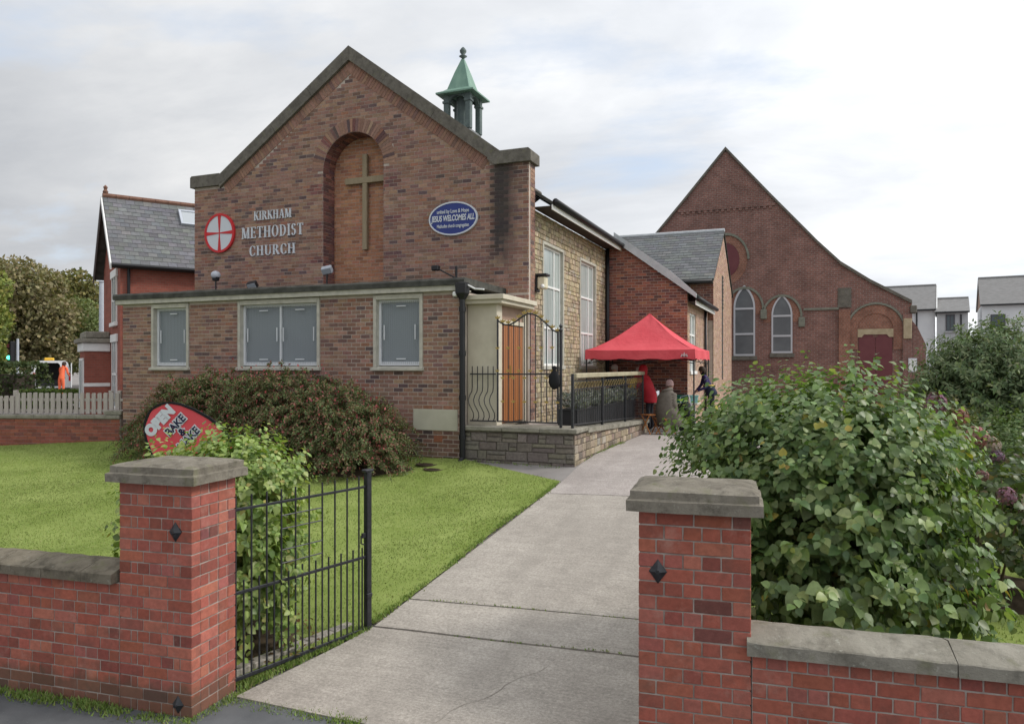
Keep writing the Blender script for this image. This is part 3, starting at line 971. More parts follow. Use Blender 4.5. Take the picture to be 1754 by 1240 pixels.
# ---- entrance: cream pier, canopy, double door ----------------------------------
MB().cbox(EX1+0.005, -5.99, EV+0.27, EV+0.55, 1.46, 4.02, 0.008).build('cream_pier', m_cream, church)
mb = MB()
mb.cbox(EX1+0.0, -5.82, EV+0.12, 15.85, 4.02, 4.10, 0.006); mb.cbox(EX1+0.0, -5.76, EV+0.06, 15.86, 4.10, 4.20, 0.008)
mb.build('canopy', m_cream, church)
door = part_empty('door', church, (-6.05, 14.9, 1.52))
DU, DV0, DV1 = -6.06, 14.38, 15.72
m_wood = M('varnished_door_wood', (0.30, 0.115, 0.04), (0.38, 0.15, 0.052), 3, 0.45, 0.4, 0.15, 60, stretch=(8, 8, 0.6))
m_wood2 = M('varnished_wood_dark', (0.20, 0.065, 0.022), (0.27, 0.09, 0.03), 3, 0.5, 0.4, stretch=(8, 8, 0.6))
mb = MB(); mb.box(DU-0.07, DU-0.03, DV0, DV1, 1.53, 3.62); mb.build('door_leaf_back', m_wood2, door)
nb = 12
pw = (DV1-DV0)/nb
for k in range(nb):
    v0 = DV0+k*pw
    MB().cbox(DU-0.03, DU+0.004, v0+0.012, v0+pw-0.012, 1.54, 3.61, 0.008).build('plank', m_wood, door)
mb = MB()
mb.tube([(DU+0.05, 14.88, 2.5), (DU+0.05, 14.88, 2.75)], 0.012, 6); mb.box(DU, DU+0.05, 14.87, 14.89, 2.5, 2.52); mb.box(DU, DU+0.05, 14.87, 14.89, 2.73, 2.75)
mb.build('handle', m_gold, door)
mb = MB()
mb.cbox(DU-0.08, DU+0.03, DV1+0.002, DV1+0.13, 1.50, 4.018, 0.006); mb.cbox(DU-0.08, DU+0.03, DV0-0.02, DV0-0.002, 1.50, 4.018, 0.004)
mb.cbox(DU-0.08, DU+0.03, DV0, DV1, 3.63, 3.72, 0.006)
mb.build('door_frame', m_cream, church)
MB().box(DU-0.06, DU-0.01, DV0, DV1, 3.722, 4.018).build('door_head_panel', M('head_panel', (0.30, 0.20, 0.15), (0.36, 0.25, 0.19), 3, 0.7), church)
MB().box(EX1-0.24, DU-0.09, EV+0.56, 15.86, 1.46, 4.01).build('lobby_wall', m_cream, church)

# ---- gable ----------------------------------------------------------------------
GV = 15.9
GX0, GX1 = -15.88, -5.98
GAP, AX, AZ = 0.680, -10.78, 10.42
GR_ = 0.748                              # the right slope is steeper
def slope_of(x): return GAP if x < AX else GR_       # slope of the gable, apex under the coping
def gtop(x):
    z = AZ-abs(x-AX)*slope_of(x)
    if x < -14.99: z = 7.66
    if x > -6.79: z = 7.42
    return z
NX, NW, NSP = -10.71, 0.90, 7.73          # niche
arch = [(NX+NW*math.cos(a), NSP+NW*math.sin(a)) for a in [math.pi*k/20 for k in range(21)]]
outline = [(GX0+.007, 0.8), (NX-NW, 0.8)]+list(reversed(arch))+[(NX+NW, 0.8), (GX1-.007, 0.8), (GX1-.007, gtop(GX1)), (-6.79, gtop(-6.8)), (-6.79, AZ-3.99*GR_), (AX, AZ), (-14.99, AZ-4.21*GAP), (-14.99, 7.66), (GX0+.007, 7.66)]
gm = MB(); gm.prism(outline, xz(GV), GV+0.0045, GV+0.42)
gable = gm.build('gable_wall', m_mortar_ch, church)
band_w = 0.27
def keep_gable(x, z, a, b2):
    for q in (a, b2):
        lim = AZ-abs(q-AX)*slope_of(q)-band_w/math.cos(math.atan(slope_of(q)))
        if -14.75 < q < -7.0:
            if z-BH*0.2 > lim+0.07: return False
        elif z+BH*0.5 > gtop(q)-0.001 or (q > -7.0 and z > gtop(q)) : return False
    if abs(x-NX) < NW+0.001 and z < NSP: return False
    r = math.hypot(x-NX, z-NSP)
    if z >= NSP-0.05 and r < 1.16: return False
    return True
def gable_tint(x, z, c):
    if abs(x+6.72) < 0.17+0.05*math.sin(z*3) and z > 5.0+rnd.random()*0.7: c = tuple(q*rnd.uniform(0.38, 0.55) for q in c)
    elif x > -6.6 and z > 6.9: c = tuple(q*0.7 for q in c)
    for zz in (5.45, 6.35, 7.28):
        if abs(z-zz) < 0.09 and (NW < abs(x-NX) < NW+0.45): c = pal(PAL_DARK, 1.3)
    return c
GH = [(NX-NW, NX+NW, 0, NSP)]
joined_bricks('brickwork', gable, m_chbrick, GX0, GX1, 4.42, 10.6, GV, PAL_CH, keep_gable, GH, tintfn=gable_tint)
joined_bricks('brickwork', gable, m_chbrick, GV+0.12, GV+0.42, 1.5, 7.45, GX1, PAL_CH, axis='x', face=1)
joined_bricks('brickwork', gable, m_chbrick, GV+0.12, GV+0.42, 4.4, 7.6, GX0, PAL_CH, axis='x', face=-1)
joined_bricks('brickwork', gable, m_chbrick, EX1, GX1, 4.2, 4.42, GV, PAL_CH)
# brick on edge border along the slopes, in three stepped groups a side
bd = MB()
for sgn in (-1, 1):
    ang = math.atan(GAP if sgn < 0 else GR_)
    xe = -14.85 if sgn < 0 else -6.95
    Ls = abs(xe-AX)/math.cos(ang)
    n = int(Ls/0.088)
    for k in range(n):
        s = (k+0.5)*Ls/n
        px, pz = AX+sgn*s*math.cos(ang), AZ-s*math.sin(ang)
        fr = Matrix.Translation((px, GV, pz)) @ Matrix.Rotation(sgn*ang, 4, 'Y')
        bd.tint = tuple(0.55*q_+0.45*w_ for q_, w_ in zip(pal(PAL_CH, 1.0), (0.26, 0.142, 0.105)))
        p = rnd.uniform(0.008, 0.011)
        ln = band_w if (k % 8) else band_w
        bd.box(-Ls/n/2+0.005, Ls/n/2-0.005, -p, 0.03, -ln, 0.0, m=fr, skip=('k',))
bd.build('brick_border', m_chbrick, gable, kind='stuff')
bk = MB()
for sgn in (-1, 1):
    ang = math.atan(GAP if sgn < 0 else GR_)
    fr = Matrix.Translation((AX, GV, AZ)) @ Matrix.Rotation(sgn*ang, 4, 'Y')
    L_ = (abs(-14.9-AX) if sgn < 0 else abs(-6.9-AX))/math.cos(ang)
    bk.box(min(0, sgn*L_), max(0, sgn*L_), 0.002, 0.006, -band_w-0.004, 0.0, m=fr, skip=('k',))
bk.build('border_bed', m_mortar_ch, gable)
# arch ring of the niche
ar = MB()
n = 42
for k in range(n):
    a = math.pi*(k+0.5)/n
    ca, sa = math.cos(a), math.sin(a)
    deg = math.degrees(a)
    fr = Matrix(((sa, 0, ca, NX), (0, 1, 0, GV), (-ca, 0, sa, NSP), (0, 0, 0, 1)))
    dark = min(abs(deg-c_) for c_ in (40, 88, 138)) < 4
    ar.tint = pal(PAL_DARK, 1.2) if dark else pal(PAL_CH, 1.0)
    w0 = NW*math.pi/n/2-0.004; w1 = 1.23*math.pi/n/2-0.005
    p = rnd.uniform(0.004, 0.007)
    vs = [(-w0, -p, NW+.002), (w0, -p, NW+.002), (w0, 0.4, NW+.002), (-w0, 0.4, NW+.002), (-w1, -p, 1.23), (w1, -p, 1.23), (w1, 0.4, 1.23), (-w1, 0.4, 1.23)]
    ar.add([tuple(fr @ Vector(q)) for q in vs], [(0, 3, 2, 1), (4, 5, 6, 7), (0, 1, 5, 4), (1, 2, 6, 5), (3, 0, 4, 7)])
ar.build('niche_arch', m_chbrick, gable, kind='stuff')
# niche reveal: jambs and curved head, each brick proud of its bed
NB = 16.40
rv = MB()
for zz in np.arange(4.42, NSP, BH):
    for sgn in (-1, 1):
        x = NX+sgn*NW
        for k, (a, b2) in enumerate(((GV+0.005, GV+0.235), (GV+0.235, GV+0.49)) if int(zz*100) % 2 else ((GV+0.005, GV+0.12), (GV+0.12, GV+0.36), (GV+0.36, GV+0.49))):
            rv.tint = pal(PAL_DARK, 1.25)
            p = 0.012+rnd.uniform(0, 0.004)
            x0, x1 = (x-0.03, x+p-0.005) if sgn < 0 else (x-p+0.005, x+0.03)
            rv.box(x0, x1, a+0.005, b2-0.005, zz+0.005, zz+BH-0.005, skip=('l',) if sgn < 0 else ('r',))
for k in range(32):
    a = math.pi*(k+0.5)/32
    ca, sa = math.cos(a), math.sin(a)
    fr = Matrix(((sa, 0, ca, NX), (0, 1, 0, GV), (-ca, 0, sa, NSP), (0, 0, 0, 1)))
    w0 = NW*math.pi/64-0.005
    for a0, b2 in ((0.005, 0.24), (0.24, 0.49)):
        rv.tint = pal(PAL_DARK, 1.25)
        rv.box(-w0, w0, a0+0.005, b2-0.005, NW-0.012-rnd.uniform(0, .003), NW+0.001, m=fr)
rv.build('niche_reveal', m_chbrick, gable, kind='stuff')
MB().box(NX-NW-0.1, NX+NW+0.1, NB+0.0045, NB+0.2, 4.2, NSP+NW+0.1).build('niche_back', m_mortar_ch, gable)
joined_bricks('brickwork', gable, m_chbrick, NX-NW-0.05, NX+NW+0.05, 4.42, NSP+NW+0.05, NB, PAL_ORANGE)
# stone coping: kneelers and sloping stones
def cope_block(poly, name='coping_stone', v0=GV-0.09, v1=GV+0.50):
    mb = MB(); mb.prism(poly, xz(0), v0, v1)
    o = mb.build(name, m_cope_dark, church)
    return o
cope_block([(GX0-0.07, 7.66), (-14.98, 7.66), (-14.80, 7.78), (-14.93, 7.98), (GX0-0.02, 7.98), (GX0-0.07, 7.94)], 'kneeler_stone', GV-0.094, GV+0.504)
cope_block([(-6.98, 7.54), (-6.80, 7.40), (GX1+0.08, 7.40), (GX1+0.08, 7.64), (GX1+0.02, 7.70), (-6.80, 7.70), (-6.92, 7.74)], 'kneeler_stone', GV-0.094, GV+0.504)
ct = 0.29
for sgn, cuts in ((-1, [0.0, 1.35, 2.75, 4.1, 5.0]), (1, [0.0, 1.2, 2.9, 4.80])):
    ang = math.atan(GAP if sgn < 0 else GR_)
    for a, b2 in zip(cuts[:-1], cuts[1:]):
        a_, b_2 = a+0.004, b2-0.004
        def pt(s, t): return (AX+sgn*(s*math.cos(ang)+t*math.sin(ang)), AZ-s*math.sin(ang)+t*math.cos(ang))
        if a == 0.0:
            apex_t = ct/math.cos(math.atan(0.715))
            poly = [(AX+sgn*0.003, AZ+0.002), pt(b_2, 0.002), pt(b_2, ct), (AX+sgn*0.003, AZ+apex_t)]
        else: poly = [pt(a_, 0.002), pt(b_2, 0.002), pt(b_2, ct), pt(a_, ct)]
        if sgn < 0: poly = poly[::-1]
        cope_block(poly)
# ---- nave: side wall of rubble stone, windows, eaves, roof ----------------------
NU, NV0, NV1, NEZ = -6.05, 16.32, 23.0, 6.42
nwin = [(17.0, 18.65, 2.72, 5.78), (20.12, 21.80, 2.72, 5.80)]
mb = MB()
cuts = [NV0, 17.0, 18.65, 20.12, 21.80, NV1]
mb.box(NU-0.3, NU-0.012, NV0, NV1, 0.8, 2.72); mb.box(NU-0.3, NU-0.012, NV0, NV1, 5.80, NEZ)
for k in (0, 2, 4): mb.box(NU-0.3, NU-0.012, cuts[k], cuts[k+1], 2.72, 5.80)
nave = mb.build('nave_wall', M('lime_mortar', (0.36, 0.305, 0.22), (0.44, 0.375, 0.275), 5, 0.95, 0.1, 0.3, 80), church)
PAL_ST = [(4, (0.46, 0.375, 0.255)), (3, (0.40, 0.325, 0.22)), (2, (0.52, 0.43, 0.30)), (1.0, (0.31, 0.25, 0.18)), (1.5, (0.43, 0.38, 0.295))]
def rubble(parent, palette, a0, a1, z0f, z1f, plane, axis, face, holes=(), hmin=0.10, hmax=0.22, wmin=0.12, wmax=0.36, name='stonework'):
    mb = MB(); z = z0f
    while z < z1f-0.03:
        h = min(rnd.uniform(hmin, hmax), z1f-z)
        x = a0-rnd.uniform(0, 0.1)
        while x < a1-0.02:
            w = rnd.uniform(wmin, wmax)
            for p, q in split_holes(max(x, a0), min(x+w, a1), z+h/2, holes):
                if q-p < 0.03: continue
                zz = [z]
                if h > 0.16 and rnd.random() < 0.45: zz = [z, z+h*rnd.uniform(.4, .6)]
                for i, za in enumerate(zz):
                    zb = zz[i+1] if i+1 < len(zz) else z+h
                    mb.tint = pal(palette)
                    j = 0.008
                    d = rnd.uniform(0.0, 0.018)
                    k = lambda: rnd.uniform(-0.008, 0.008)
                    c4 = [(p+j+k(), za+j+k()), (q-j+k(), za+j+k()), (q-j+k(), zb-j+k()), (p+j+k(), zb-j+k())]
                    s = 0.018
                    ctr = ((p+q)/2, (za+zb)/2)
                    inn = [(cx+(ctr[0]-cx)*0.16, cz+(ctr[1]-cz)*0.16) for cx, cz in c4]
                    if axis == 'x': P = lambda a, b2, t: (plane+face*t, a, b2)
                    else: P = lambda a, b2, t: (a, plane+face*t, b2)
                    vs = [P(a, b2, -0.02) for a, b2 in c4]+[P(a, b2, d*0.4) for a, b2 in c4]+[P(a, b2, d+0.004) for a, b2 in inn]
                    fs = [(0, 1, 5, 4), (1, 2, 6, 5), (2, 3, 7, 6), (3, 0, 4, 7), (4, 5, 9, 8), (5, 6, 10, 9), (6, 7, 11, 10), (7, 4, 8, 11), (8, 9, 10, 11)]
                    flip = (axis == 'x' and face < 0) or (axis == 'y' and face > 0)
                    mb.add(vs, [f[::-1] for f in fs] if flip else fs)
            x += w
        z += h
    return mb.build(name, m_rubble, parent, kind='stuff')
rubble(nave, PAL_ST, NV0, NV1, 0.85, NEZ, NU, 'x', 1, nwin, 0.07, 0.15, 0.09, 0.26)
def nave_window(v0, v1, z0, z1):
    w = part_empty('nave_window', church, (NU, (v0+v1)/2, z0))
    f = 0.075
    mb = MB()
    mb.cbox(NU-0.10, NU+0.03, v0, v0+f, z0, z1, 0.005); mb.cbox(NU-0.10, NU+0.03, v1-f, v1, z0, z1, 0.005)
    mb.cbox(NU-0.10, NU+0.03, v0+f, v1-f, z1-f, z1, 0.005); mb.cbox(NU-0.10, NU+0.06, v0-0.03, v1+0.03, z0-0.06, z0+0.03, 0.008)
    mb.build('window_surround', m_cream_w, w)
    g = 0.055
    x0, x1 = NU-0.10, NU-0.055
    a, b2, c, d = v0+f, v1-f, z0+0.031, z1-f
    mv = a+(b2-a)*0.66
    mb = MB()
    for q in (a+g/2, mv, b2-g/2): mb.cbox(x0, x1, q-g/2, q+g/2, c, d, 0.004)
    mb.cbox(x0, x1, a+(mv-a)*0.5-0.02, a+(mv-a)*0.5+0.02, c, c+0.98, 0.004)
    for zz in (c+g/2, 3.69, 4.72, d-g/2): mb.cbox(x0-0.001, x1+0.003, a, b2, zz-g/2, zz+g/2, 0.004)
    mb.build('window_frame', m_white2, w)
    zc = [c, 3.69, 4.72, d]
    for i in range(3):
        for p, q in ((a, mv), (mv, b2)):
            MB().box(x0+0.012, x0+0.018, p+0.02, q-0.02, zc[i]+0.02, zc[i+1]-0.02).build('pane', m_glass_pale, w)
for q in nwin: nave_window(*q)
EVE = -5.55
m_fasc = m_white2
mb = MB(); mb.cbox(EVE-0.02, EVE+0.01, NV0-0.02, 23.35, 6.35, 6.47, 0.004); mb.build('eaves_board', m_fasc, church)
def gutter(pts, r=0.065, parent=church, name='gutter'):
    mb = MB(); mb.tube(pts, r, 10); return mb.build(name, m_black, parent, smooth=True)
gutter([(EVE+0.075, NV0-0.02, 6.53), (EVE+0.075, 23.4, 6.51)], 0.075)
MB().box(NU+0.01, EVE-0.03, NV0, 22.98, 6.43, 6.45).build('soffit', M('shaded_soffit', (0.05, 0.045, 0.04), None), church)  # brownish shade under the eaves put into the soffit colour
PAL_SL = [(4, (0.11, 0.11, 0.103)), (3, (0.125, 0.127, 0.12)), (2, (0.085, 0.09, 0.09)), (1.5, (0.125, 0.13, 0.10)), (0.7, (0.16, 0.16, 0.15))]
def slates(name, parent, p0, p1, up, length, palette, w=0.30, exp_=0.21, thick=0.012, keep=None, mat=None):
    """courses of overlapping slates on the slope from eave line p0-p1 up along 'up'"""
    p0, p1, up = Vector(p0), Vector(p1), Vector(up).normalized()
    al = (p1-p0); W = al.length; al.normalize()
    nr = al.cross(up).normalized()
    mb = MB()
    n = int(length/exp_)
    for i in range(n):
        s = i*exp_
        x = -(w/2 if i % 2 else 0)
        while x < W-0.01:
            a, b2 = max(x, 0), min(x+w, W)
            x += w
            if b2-a < 0.03: continue
            if keep and not keep((a+b2)/2, s+exp_/2): continue
            mb.tint = pal(palette)
            k = rnd.uniform(0, 0.004)
            e = min(exp_*1.35, length-s)
            q = lambda t, u_, hh: tuple(p0+al*t+up*u_+nr*hh)
            lo = s-rnd.uniform(0, 0.006)
            vs = [q(a+.004, lo, thick+0.004+k), q(b2-.004, lo, thick+0.004+k), q(b2-.004, s+e, 0.003), q(a+.004, s+e, 0.003), q(a+.004, lo, 0.0), q(b2-.004, lo, 0.0)]
            mb.add(vs, [(0, 1, 2, 3), (4, 5, 1, 0), (4, 0, 3), (1, 5, 2)])
    return mb.build(name, mat or m_slate, parent, kind='stuff')
RZ = NEZ+0.10
slope_up = Vector((AX-EVE, 0, (AX-EVE)*-GAP))
SL = slope_up.length
mb = MB()
zr = RZ+(EVE-AX)*GAP
mb.add([(EVE, NV0+.1, RZ), (EVE, 30, RZ), (AX, 30, zr), (AX, NV0+.1, zr), (2*AX-EVE, NV0+.1, RZ), (2*AX-EVE, 30, RZ),
        (EVE, NV0+.1, RZ-0.05), (EVE, 30, RZ-0.05), (AX, 30, zr-0.2), (AX, NV0+.1, zr-0.2), (2*AX-EVE, NV0+.1, RZ-.05), (2*AX-EVE, 30, RZ-.05)],
       [(0, 1, 2, 3), (3, 2, 5, 4), (6, 9, 8, 7), (9, 10, 11, 8), (0, 6, 7, 1), (4, 5, 11, 10), (1, 7, 8, 2), (2, 8, 11, 5), (3, 9, 6, 0), (4, 10, 9, 3)])
nroof = mb.build('nave_roof', m_felt, church)
slates('slates', nroof, (EVE, NV0+.12, RZ+0.004), (EVE, 29.9, RZ+0.004), slope_up, SL-0.02, PAL_SL, 0.34, 0.24)
mb = MB(); mb.tube([(AX, NV0+.12, zr+0.03), (AX, 30, zr+0.03)], 0.10, 8); mb.build('ridge_tiles', m_slate if False else m_cope_dark, nroof)
MB().box(2*AX-EVE+0.5, 2*AX-EVE+0.8, NV0, 30, 0.8, NEZ).build('nave_wall', m_mortar_ch, church)
MB().box(-15.4, -6.3, 29.6, 30.0, 0.8, 6.4).build('end_wall', m_mortar_ch, church)

# ---- bell turret on the ridge ---------------------------------------------------
m_copper = M('copper_verdigris', (0.13, 0.24, 0.185), (0.20, 0.33, 0.25), 2.5, 0.55, 0.4, 0.15, 30, stretch=(1, 1, 0.4))
m_copper_d = M('copper_dark', (0.075, 0.10, 0.10), (0.125, 0.165, 0.15), 3, 0.6, 0.4)
BX, BV = -10.95, 22.8
bt = part_empty('bell_turret', church, (BX, BV, 10.0))
hw = 0.40
mb = MB(); mb.box(BX-hw-.06, BX+hw+.06, BV-hw-.06, BV+hw+.06, 9.4, 10.62); mb.build('turret_base', M('turret_lead', (0.15, 0.16, 0.16), (0.22, 0.23, 0.23), 4, 0.6, 0.4), bt)
for sx in (-1, 1):
    for sy in (-1, 1):
        mb = MB(); mb.cbox(BX+sx*hw-0.095, BX+sx*hw+0.095, BV+sy*hw-0.095, BV+sy*hw+0.095, 10.62, 11.86, 0.02)
        mb.cbox(BX+sx*hw-0.125, BX+sx*hw+0.125, BV+sy*hw-0.125, BV+sy*hw+0.125, 11.52, 11.60, 0.01)
        mb.build('turret_post', m_copper_d, bt)
mb = MB(); mb.lathe([(0.22, 10.62), (0.22, 11.9)], BX, BV, 12); mb.build('turret_drum', m_copper_d, bt, smooth=False)
am = MB()
for k in range(4):
    fr = Matrix.Translation((BX, BV, 0)) @ Matrix.Rotation(k*math.pi/2, 4, 'Z')
    pts = [(-0.303, 11.5)]+[(-0.303*math.cos(a), 11.5+0.27*math.sin(a)) for a in [math.pi*q/10 for q in range(1, 10)]]+[(0.303, 11.5), (0.303, 11.85), (-0.303, 11.85)]
    am.prism(pts, lambda a, b2, t: tuple(fr @ Vector((a, t, b2))), -hw-0.06, -hw+0.06)
am.build('turret_arches', m_copper_d, bt)
sp = MB()
e = 0.69
rings = [(e, 11.80), (e, 11.85), (0.50, 11.95), (0.40, 12.03), (0.22, 12.62), (0.045, 13.12)]
V = []; F = []
for h_, z in rings: V += [(BX-h_, BV-h_, z), (BX+h_, BV-h_, z), (BX+h_, BV+h_, z), (BX-h_, BV+h_, z)]
F.append((3, 2, 1, 0))
for i in range(len(rings)-1):
    for k in range(4): F.append((i*4+k, i*4+(k+1) % 4, (i+1)*4+(k+1) % 4, (i+1)*4+k))
F.append(tuple(20+k for k in range(4)))
sp.add(V, F); sp.build('spire', m_copper, bt)
mb = MB(); mb.lathe([(0.04, 13.10), (0.05, 13.16), (0.14, 13.22), (0.05, 13.28), (0.11, 13.36), (0.115, 13.42), (0.06, 13.50), (0.01, 13.54)], BX, BV, 12)
mb.build('finial', m_copper_d, bt, smooth=True)

# ---- side wing with lean-to roof ------------------------------------------------
WV0, WV1, WU = 23.0, 27.7, -3.50
mb = MB()
def wtop(u): return 6.50-(u+5.55)*0.74
mb.prism([(NU, 0.8), (WU-.006, 0.8), (WU-.006, wtop(WU)), (-5.6, wtop(-5.6)), (NU, 6.4)], xz(0), WV0+0.0045, WV0+0.25)
wing = mb.build('wing_wall', m_mortar_ch, church)
ww = (23.45, 24.75, 2.55, 4.42)
mb = MB(); mb.box(WU-0.25, WU-0.008, WV0+0.26, WV1, 0.8, ww[2]); mb.box(WU-0.25, WU-0.008, WV0+0.26, ww[0], ww[2], 4.78); mb.box(WU-0.25, WU-0.008, ww[1], WV1, ww[2], 4.78)
mb.box(WU-0.25, WU-0.008, ww[0], ww[1], ww[3], 4.78)
mb.build('wing_wall', m_mortar_ch, church)
joined_bricks('brickwork', wing, m_chbrick, NU, WU, 0.88, 6.45, WV0, PAL_WING, lambda x, z, a, b2: z+BH*0.5 < wtop(b2)+0.17)
joined_bricks('brickwork', wing, m_chbrick, WV0, WV1, 0.88, 4.78, WU, PAL_BUFF, None, [ww], axis='x', face=1)
w = part_empty('wing_window', church, (WU, 24.1, 2.55))
mb = MB()
for a, b2 in ((ww[0], ww[0]+.07), (ww[1]-.07, ww[1]), (24.07, 24.13)): mb.cbox(WU-0.10, WU-0.04, a, b2, ww[2], ww[3], 0.004)
mb.cbox(WU-0.10, WU+0.05, ww[0]-.03, ww[1]+.03, ww[2]-.06, ww[2]+.04, 0.006); mb.cbox(WU-0.101, WU-0.04, ww[0], ww[1], ww[3]-.07, ww[3], 0.004); mb.cbox(WU-0.101, WU-0.038, ww[0], ww[1], 3.7, 3.76, 0.004)
mb.build('window_frame', m_white2, w)
for a, b2 in ((ww[0]+.07, 24.07), (24.13, ww[1]-.07)):
    MB().box(WU-0.09, WU-0.084, a, b2, ww[2]+.04, ww[3]-.07).build('pane', m_glass_pale, w)
# roof slab with pale verge facing the drive
mb = MB()
u0, u1 = -6.3, -3.22
u0 = -5.75
z0, z1 = wtop(u0)+0.02, wtop(u1)+0.02
mb.prism([(u0, z0), (u1, z1), (u1, z1+0.06), (u0, z0+0.06)], xz(0), WV0-0.10, WV1-0.02)
wroof = mb.build('wing_roof', m_felt, church)
mb = MB(); mb.prism([(u0, z0), (u1, z1), (u1, z1+0.14), (-4.0, wtop(-4.0)+.30), (u0, z0+0.27)], xz(0), WV0-0.16, WV0-0.06)
mb.build('verge_board', m_lead, wroof)
slates('slates', wroof, (u1, WV0-0.04, z1+0.064), (u1, WV1-0.03, z1+0.064), (u0-u1, 0, z0-z1), 3.5, PAL_SL, 0.3, 0.2, thick=0.03)
gutter([(u1+0.06, WV0-0.1, z1-0.02), (u1+0.06, WV1-0.05, z1-0.02)])
MB().cbox(u1-0.04, u1-0.015, WV0-0.05, WV1-0.05, z1-0.20, z1-0.06, 0.004).build('eaves_board', m_white2, church)
MB().box(WU+0.0, u1-0.045, WV0, WV1-0.05, z1-0.10, z1-0.085).build('soffit', MATS['shaded_soffit'], church)
gutter([(WU+0.07, 26.6, z1-0.05), (WU+0.07, 26.6, 0.9)], 0.05, name='downpipe')
# dark pipe in the corner of nave and wing
gutter([(NU+0.09, 22.88, 6.45), (NU+0.09, 22.88, 0.95)], 0.06, name='downpipe')

# ---- block behind, gable end towards the drive ----------------------------------
QU, QV0, QV1, QR, QE = -3.30, 27.75, 34.3, 8.05, 5.95
QA = (QV0+QV1)/2
mb = MB(); mb.prism([(QV0+.006, 0.8), (QV1, 0.8), (QV1, QE), (QA, QR), (QV0+.006, QE)], lambda a, b2, t: (t, a, b2), QU-0.008, QU-0.3)
blk = mb.build('rear_block_wall', m_mortar_ch, church)
def qtop(v): return QE+(QR-QE)*(1-abs(v-QA)/(QA-QV0))
joined_bricks('brickwork', blk, m_chbrick, QV0, QV1, 0.9, 8.1, QU, PAL_BUFF, lambda x, z, a, b2: z+BH*0.5 < min(qtop(a), qtop(b2))+0.03 and not (30.45 < x < 30.95 and 2.2 < z < 6.35), axis='x', face=1)
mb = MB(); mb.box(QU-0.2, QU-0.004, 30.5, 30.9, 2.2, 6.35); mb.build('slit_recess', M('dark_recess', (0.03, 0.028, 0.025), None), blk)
for k in range(9):
    MB().cbox(QU-0.03, QU+0.02, 30.72, 30.98, 5.05+k*0.15, 5.13+k*0.15, 0.01).build('louvre', m_cope_dark, blk)
mb = MB(); mb.box(-9, QU-0.31, QV0, QV0+0.25, 0.8, QE-0.1); mb.build('rear_block_wall', m_mortar_ch, church)
joined_bricks('brickwork', blk, m_chbrick, -6.0, QU, 4.4, QE-0.1, QV0, PAL_WING)
mb = MB(); mb.box(-9, QU-0.31, QV1-0.25, QV1, 0.8, QE-0.1); mb.build('rear_block_wall', m_mortar_ch, church)
mb = MB()
eo = 0.32
sl = (QR-QE)/(QA-QV0)
ze = QE-eo*sl+0.06
mb.prism([(QV0-eo, ze), (QA, QR+0.06), (QV1+eo, ze), (QV1+eo, ze+0.07), (QA, QR+0.13), (QV0-eo, ze+0.07)], lambda a, b2, t: (t, a, b2), QU+0.05, -9.5)
qroof = mb.build('rear_block_roof', m_felt, church)
up = Vector((0, QA-QV0+eo, QR+0.06-ze))
slates('slates', qroof, (-9.4, QV0-eo, ze+0.074), (QU+0.05, QV0-eo, ze+0.074), up, up.length, [(4, (0.122, 0.128, 0.13)), (3, (0.135, 0.141, 0.143)), (2, (0.11, 0.116, 0.118)), (1, (0.148, 0.15, 0.145))], 0.33, 0.235)
mb = MB(); mb.tube([(QU+0.05, QA, QR+0.15), (-9.5, QA, QR+0.15)], 0.09, 8); mb.build('ridge_tiles', m_lead, qroof)
gutter([(-7.0, QV0-eo-0.05, ze-0.01), (QU+0.0, QV0-eo-0.05, ze-0.01)], 0.07)
MB().box(-7.0, QU, QV0-eo, QV0, ze-0.06, ze-0.03).build('soffit', MATS['shaded_soffit'], church)

# ---- rainwater pipe by the porch ------------------------------------------------
dp = MB()
px_, pv_ = EX1+0.06, EV-0.09
dp.tube([(px_, pv_, 4.20), (px_, pv_, 0.80)], 0.06, 10)
for z in (3.9, 3.0, 2.1, 1.3): dp.tube([(px_, pv_, z-0.05), (px_, pv_, z+0.05)], 0.075, 10)
dp.lathe([(0.07, 4.10), (0.15, 4.22), (0.16, 4.42), (0.12, 4.44)], px_, pv_, 8)
dp.tube([(px_, pv_-0.02, 0.85), (px_, pv_-0.12, 0.78)], 0.06, 8)
dp.build('rainwater_pipe', m_black, church)
mb = MB(); mb.cbox(px_-0.20, px_-0.10, EV-0.16, EV-0.02, 4.16, 4.26, 0.02); mb.build('junction_box', m_white2, church)
mb = MB(); mb.tube([(px_+0.1, EV-0.11, 4.40), (px_+0.3, EV-0.13, 4.30), (px_+0.5, EV-0.13, 4.28)], 0.02, 6); mb.build('cable', m_white2, church)
# ------------------------------------------------------------------ signs on the gable
m_red = M('sign_red', (0.55, 0.03, 0.035), None, rough=0.5)
m_signwhite = M('sign_white', (0.60, 0.63, 0.67), None, rough=0.5)
m_blue = M('sign_blue', (0.012, 0.03, 0.19), None, rough=0.35, spec=0.5)
FY = Matrix.Rotation(R(90), 4, 'X')            # text plane facing -y
def disc(cx, cz, rx, rz, y0, y1, n=40):
    mb = MB(); mb.prism([(cx+rx*math.cos(2*math.pi*k/n), cz+rz*math.sin(2*math.pi*k/n)) for k in range(n)], xz(0), y0, y1)
    return mb
def ring(cx, cz, rx, rz, w, y0, y1, n=40):
    mb = MB(); V = []
    for k in range(n):
        a = 2*math.pi*k/n
        for r_, y in ((1, y1), (1, y0), (0, y0), (0, y1)):
            V.append((cx+(rx-w*(1-r_))*math.cos(a), y, cz+(rz-w*(1-r_))*math.sin(a)))
    F = []
    for k in range(n):
        j = (k+1) % n
        for q in range(4): F.append((k*4+q, k*4+(q+1) % 4, j*4+(q+1) % 4, j*4+q))
    mb.add(V, F); return mb
